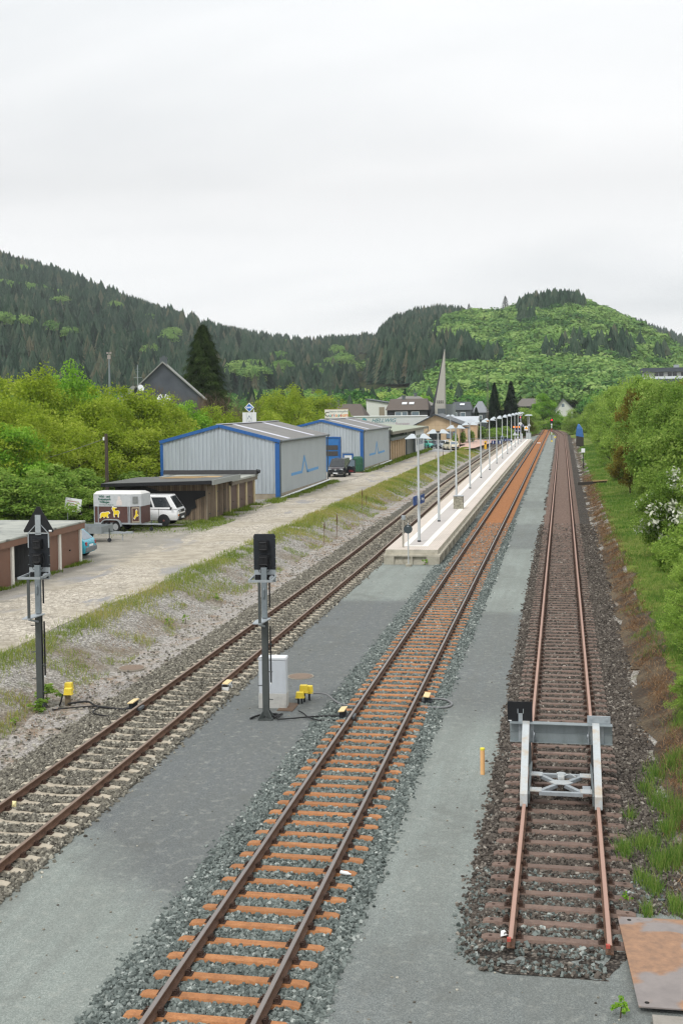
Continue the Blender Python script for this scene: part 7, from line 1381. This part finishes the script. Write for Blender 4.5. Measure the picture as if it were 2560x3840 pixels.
def bare_tree(label, u, vtop, y, width, seed):
    p = aty(u, vtop, y); h = p.z-.3; t = thing('bare_tree', label, 'tree', (p.x, y, .3), 0, 'leafless trees before the redwood'); r = random.Random(seed); b = MB()
    def grow(s, d, L, rad, dep):
        e = s+d*L; b.tube([s, s.lerp(e, .5)+Vector((r.uniform(-.06, .06)*L, r.uniform(-.06, .06)*L, 0)), e], [rad, rad*.8, rad*.55], 4, caps=False)
        if dep == 0: return
        for k in range(3 if dep > 1 else 4):
            q = (d+Vector((r.gauss(0, .42), r.gauss(0, .42), r.gauss(.12, .2)))).normalized(); grow(s.lerp(e, r.uniform(.55, 1)), q, L*r.uniform(.55, .8), rad*.55, dep-1)
    tr = MB(); tr.tube([(0, 0, -.2), (0, 0, h*.3)], [.2, .13], 7); tr.build('trunk', M_BARK, t)
    for k in range(6): grow(Vector((0, 0, h*(.16+.025*k))), Vector((r.gauss(0, .35), r.gauss(0, .35), 1)).normalized(), h*.30, .07, 4)
    b.build('branches', plain('twigs', '#6b5b4b', .95, var=.2), t)
bare_tree('leafless tree right of the slate house eave', 800, 1455, 148, 6, 1); bare_tree('leafless tree left of the fuel sign', 868, 1460, 146, 6, 2); bare_tree('small leafless tree before the slate gable', 618, 1415, 156, 5, 3); bare_tree('leafless tree under the redwood', 735, 1450, 150, 5, 4)
# ------------------------------------------------------------------ grass, weeds, dry stalks
def blades(name, x, y, z, L, w_, lean, mat, tint):
    n = len(x); a = rng.random(n)*6.28; le = lean*(.3+.9*rng.random(n)); b = rng.random(n)*6.28
    base = np.stack([x, y, z], -1); s = np.stack([np.cos(a), np.sin(a), 0*a], -1)*w_[:, None]; d = np.stack([np.cos(b)*le, np.sin(b)*le, np.ones(n)], -1)
    d /= np.linalg.norm(d, axis=1)[:, None]; tip = base+d*L[:, None]-np.stack([0*a, 0*a, L*le*.25], -1); mid = base+d*(L*.5)[:, None]
    V = np.stack([base-s, base+s, mid+s*.7, tip, mid-s*.7], 1).reshape(-1, 3); F = (np.arange(n)[:, None]*5+np.array([[0, 1, 2], [0, 2, 4], [4, 2, 3]]).reshape(1, 9)).reshape(-1, 3)
    o = mesh_np(name, V, F, mat, attr=np.repeat(np.clip(tint, 0, 1), 3)); o['kind'] = 'stuff'; return o
M_GRASS = leafmat('grass_blades', [(.0, '#4c6526'), (.35, '#728a38'), (.65, '#979f50'), (1, '#bba873')], .35); M_GRASSR = leafmat('lush_grass', [(.0, '#3f6426'), (.4, '#5d8437'), (.7, '#869a4e'), (1, '#b3a873')], .35); M_STRAW = leafmat('dry_straw', [(.0, '#4a3726'), (.4, '#755840'), (.7, '#97795a'), (1, '#bda684')], .15)
def scatter(n, x0, x1, y0, y1, pw, dens):
    y = y0+(y1-y0)*rng.random(n)**pw; x = x0+(x1-x0)*rng.random(n); k = rng.random(n) < dens(x, y); return x[k], y[k]
def bank_d(x, y):
    n = vnoise(x, y, 1.3, 61)*.6+vnoise(x, y, .45, 62)*.4; e = np.exp(-((x+17.0-.25*sstep(60, 100, y))/(.42+.5*sstep(50, 100, y)))**2)
    return np.clip(e*1.15*(n > .27)+(n > .58-.08*sstep(50, 100, y))*.45*(x < -14.4)*(x > -17.9), 0, 1)*np.where(y > 95, 1, 1)
x, y = scatter(230000, -18.0, -14.0, 20, 215, 1.7, bank_d); n = len(x); far = 1+np.clip((y-40)/80, 0, 2.0)
blades('bank_grass', x, y, zprof(x, y)-.01, (.08+.22*rng.random(n)**1.5)*(.7+.6*vnoise(x, y, 2, 9)), .008*far, .55, M_GRASS, .25+.5*vnoise(x, y, 3, 12)+.45*(rng.random(n)-.3))
x, y = scatter(16000, -24.6, -23.2, 40, 56.5, 1, lambda x, y: np.exp(-((x+23.75)/.22)**2)*(vnoise(x, y, .8, 5) > .4)); n = len(x); blades('weeds', x, y, zprof(x, y), .06+.16*rng.random(n), np.full(n, .014), .6, M_GRASS, .1+.5*rng.random(n))
x, y = scatter(60000, -24.3, -21.4, 76, 120, 1, lambda x, y: (np.exp(-((x+23.2+.5*(y < 92))/.5)**2)*(vnoise(x, y, .9, 6) > .35)+.0)); n = len(x); blades('verge_grass', x, y, zprof(x, y), .08+.28*rng.random(n)**1.4, np.full(n, .018), .5, M_GRASS, .1+.55*rng.random(n))
x, y = scatter(50000, -32, -22, 62, 79, 1, lambda x, y: np.exp(-((y-74-(x+27)*.25)/3.0)**2)*(vnoise(x, y, 1.1, 8) > .35)*.9); n = len(x); blades('yard_grass', x, y, zprof(x, y), .04+.16*rng.random(n)**2, np.full(n, .016), .7, M_GRASS, .1+.5*rng.random(n))
x, y = scatter(14000, -24, -22, 136, 205, 1, lambda x, y: np.exp(-((x+22.8)/.45)**2)*(vnoise(x, y, 1.5, 8) > .3)); n = len(x); blades('verge_grass', x, y, zprof(x, y), .15+.4*rng.random(n), np.full(n, .04), .5, M_GRASS, .1+.5*rng.random(n))
x, y = scatter(260000, 2.2, 9.0, 24, 230, 2.0, lambda x, y: sstep(2.6, 3.4, x+(vnoise(x, y, 1.6, 31)-.5)*1.6)*(.55+.4*vnoise(x, y, 1.2, 77))*sstep(29, 40, y+(x-2.5)*2+(vnoise(x, y, 1.1, 33)-.5)*14)); n = len(x); far = 1+np.clip((y-40)/60, 0, 3)
blades('slope_grass', x, y, zprof(x, y)-.01, .08+.22*rng.random(n)**1.5, .007*far, .7, M_GRASSR, .15+.4*vnoise(x, y, 2, 14)+.5*(rng.random(n)-.25))
tx_, ty_ = [], []
for u, v, nn, sg_ in [(2340, 3190, 900, .16), (2395, 3170, 700, .16), (2420, 2960, 500, .2), (2450, 2900, 700, .25), (2480, 3010, 900, .25), (2520, 2880, 900, .3), (2545, 3060, 900, .25), (2440, 3160, 500, .15), (2470, 3230, 900, .2), (2405, 3300, 500, .12), (2450, 3330, 700, .15), (2530, 3220, 900, .22), (2535, 3400, 600, .15), (2425, 3420, 300, .1), (2555, 2760, 900, .35), (2600, 2950, 900, .3), (2600, 3200, 900, .3), (2360, 3060, 250, .12), (2500, 3110, 800, .2)]:
    q = atz(u, v, -.18); nn = int(nn*.45); tx_.append(q.x+rng.normal(size=nn)*sg_*.5); ty_.append(q.y+rng.normal(size=nn)*sg_*1.2)
x = np.concatenate(tx_); y = np.concatenate(ty_); k = x > .8; x, y = x[k], y[k]; n = len(x); blades('near_grass', x, y, zprof(x, y)+.0, .14+.30*rng.random(n)**1.2, np.full(n, .006), .5, M_GRASSR, .35+.6*(rng.random(n)-.25))
x, y = scatter(90000, 1.5, 3.8, 21, 140, 1.8, lambda x, y: np.exp(-((x-2.7)/.42)**2)*(.35+.65*(vnoise(x, y, .9, 51) > .42))); n = len(x); blades('dry_stalks', x, y, zprof(x, y)+.03, .10+.25*rng.random(n), .006*(1+np.clip((y-35)/50, 0, 2)), 2.6, M_STRAW, .1+.75*rng.random(n))
x, y = scatter(26000, -15.9, -13.6, 22, 120, 1.5, lambda x, y: (vnoise(x, y, .8, 71) > .55)*.7); n = len(x); blades('dry_stalks', x, y, zprof(x, y)+.02, .05+.12*rng.random(n), .006*(1+np.clip((y-35)/60, 0, 2)), 1.8, M_STRAW, .3+.6*rng.random(n))
# broad-leaved weeds by the signal foot, plate and bank
def weed(label, x, y, r_, h, n, kind='fg', z=None):
    t = thing('weed', label, 'weed', (x, y, float(zprof(x, y)) if z is None else z)); V, F, T, C = leaf_mesh('w', int(abs(x*100))+n, kind, n, .07, 16, True, .6); o = mesh_np('leaves', V*np.array([r_*2, r_*2, h]), F, LEAF[kind], t, attr=T); MB().tube([(0, 0, -.02), (.02, 0, h*.5)], .012, 5).build('stem', M_BARK, t); return t
weed('green weed around the foot of the left signal', -14.55, 31.05, .35, .4, 420); weed('leafy weed behind the foot of the left signal', -14.75, 31.9, .5, .55, 420); weed('small leafy weed at the corner of the rusty plate', .72, 16.55, .16, .28, 320, 'g', -.22); weed('small green weed by the right rail near the siding end', 1.0, 20.4, .12, .22, 160, 'g', -.25)
for lb, x, y in (('small weed in the gravel left of the junction boxes', -14.6, 29.6), ('small weed on the gravel at the left picture edge', -15.0, 28.6), ('grey-green weed on the gravel bank beyond the left signal', -15.0, 43.5), ('second grey-green weed on the gravel bank', -14.7, 44.6), ('weed tuft below the middle signal basket', -14.9, 49.5), ('weed tuft at the front wall of the platform', -7.3, 62.75)): weed(lb, x, y, .2, .22 if y < 40 else .35, 130, 'g' if y > 60 else 'fg', None if y < 60 else -.24)
for k, (u, v0, v1) in enumerate([(1357, 1835, 1905), (1372, 1858, 1890), (1215, 1960, 2030), (1262, 1930, 2010), (1660, 1690, 1740), (1632, 1705, 1745)]):
    q = atz(u, v1, .4); sc = (q-CAM).length/FOC; h = (v1-v0)*sc; t = thing('dead_stalk', 'tall thin brown dead plant stalk on the grassy bank', 'plant', tuple(q), 0, 'dead stalks on the bank'); MB().tube([(0, 0, -.1), (.03, 0, h)], [.018, .012], 5).build('stem', plain('dead_stem', '#6b4d3a', .9), t); MB().tube([(.02, 0, h*.55), (.03, 0, h*.8), (.03, 0, h*1.02)], [.02, .04, .015], 6).build('seed_head', plain('dead_seed', '#5d4233', .95, var=.3, scale=30), t)

# ------------------------------------------------------------------ air
hz = MB().box(-3100, 3100, -80, 2990, -6, 330).build('haze', (lambda t: (t.l(t.n('ShaderNodeVolumePrincipled').outputs[0], t.out.inputs['Volume']), t.mat)[1])(NT('haze_air'))); hz['kind'] = 'stuff'
pv_ = [n for n in hz.data.materials[0].node_tree.nodes if n.type == 'PRINCIPLED_VOLUME'][0]; pv_.inputs['Density'].default_value = .00011; pv_.inputs['Color'].default_value = (.86, .92, .97, 1)
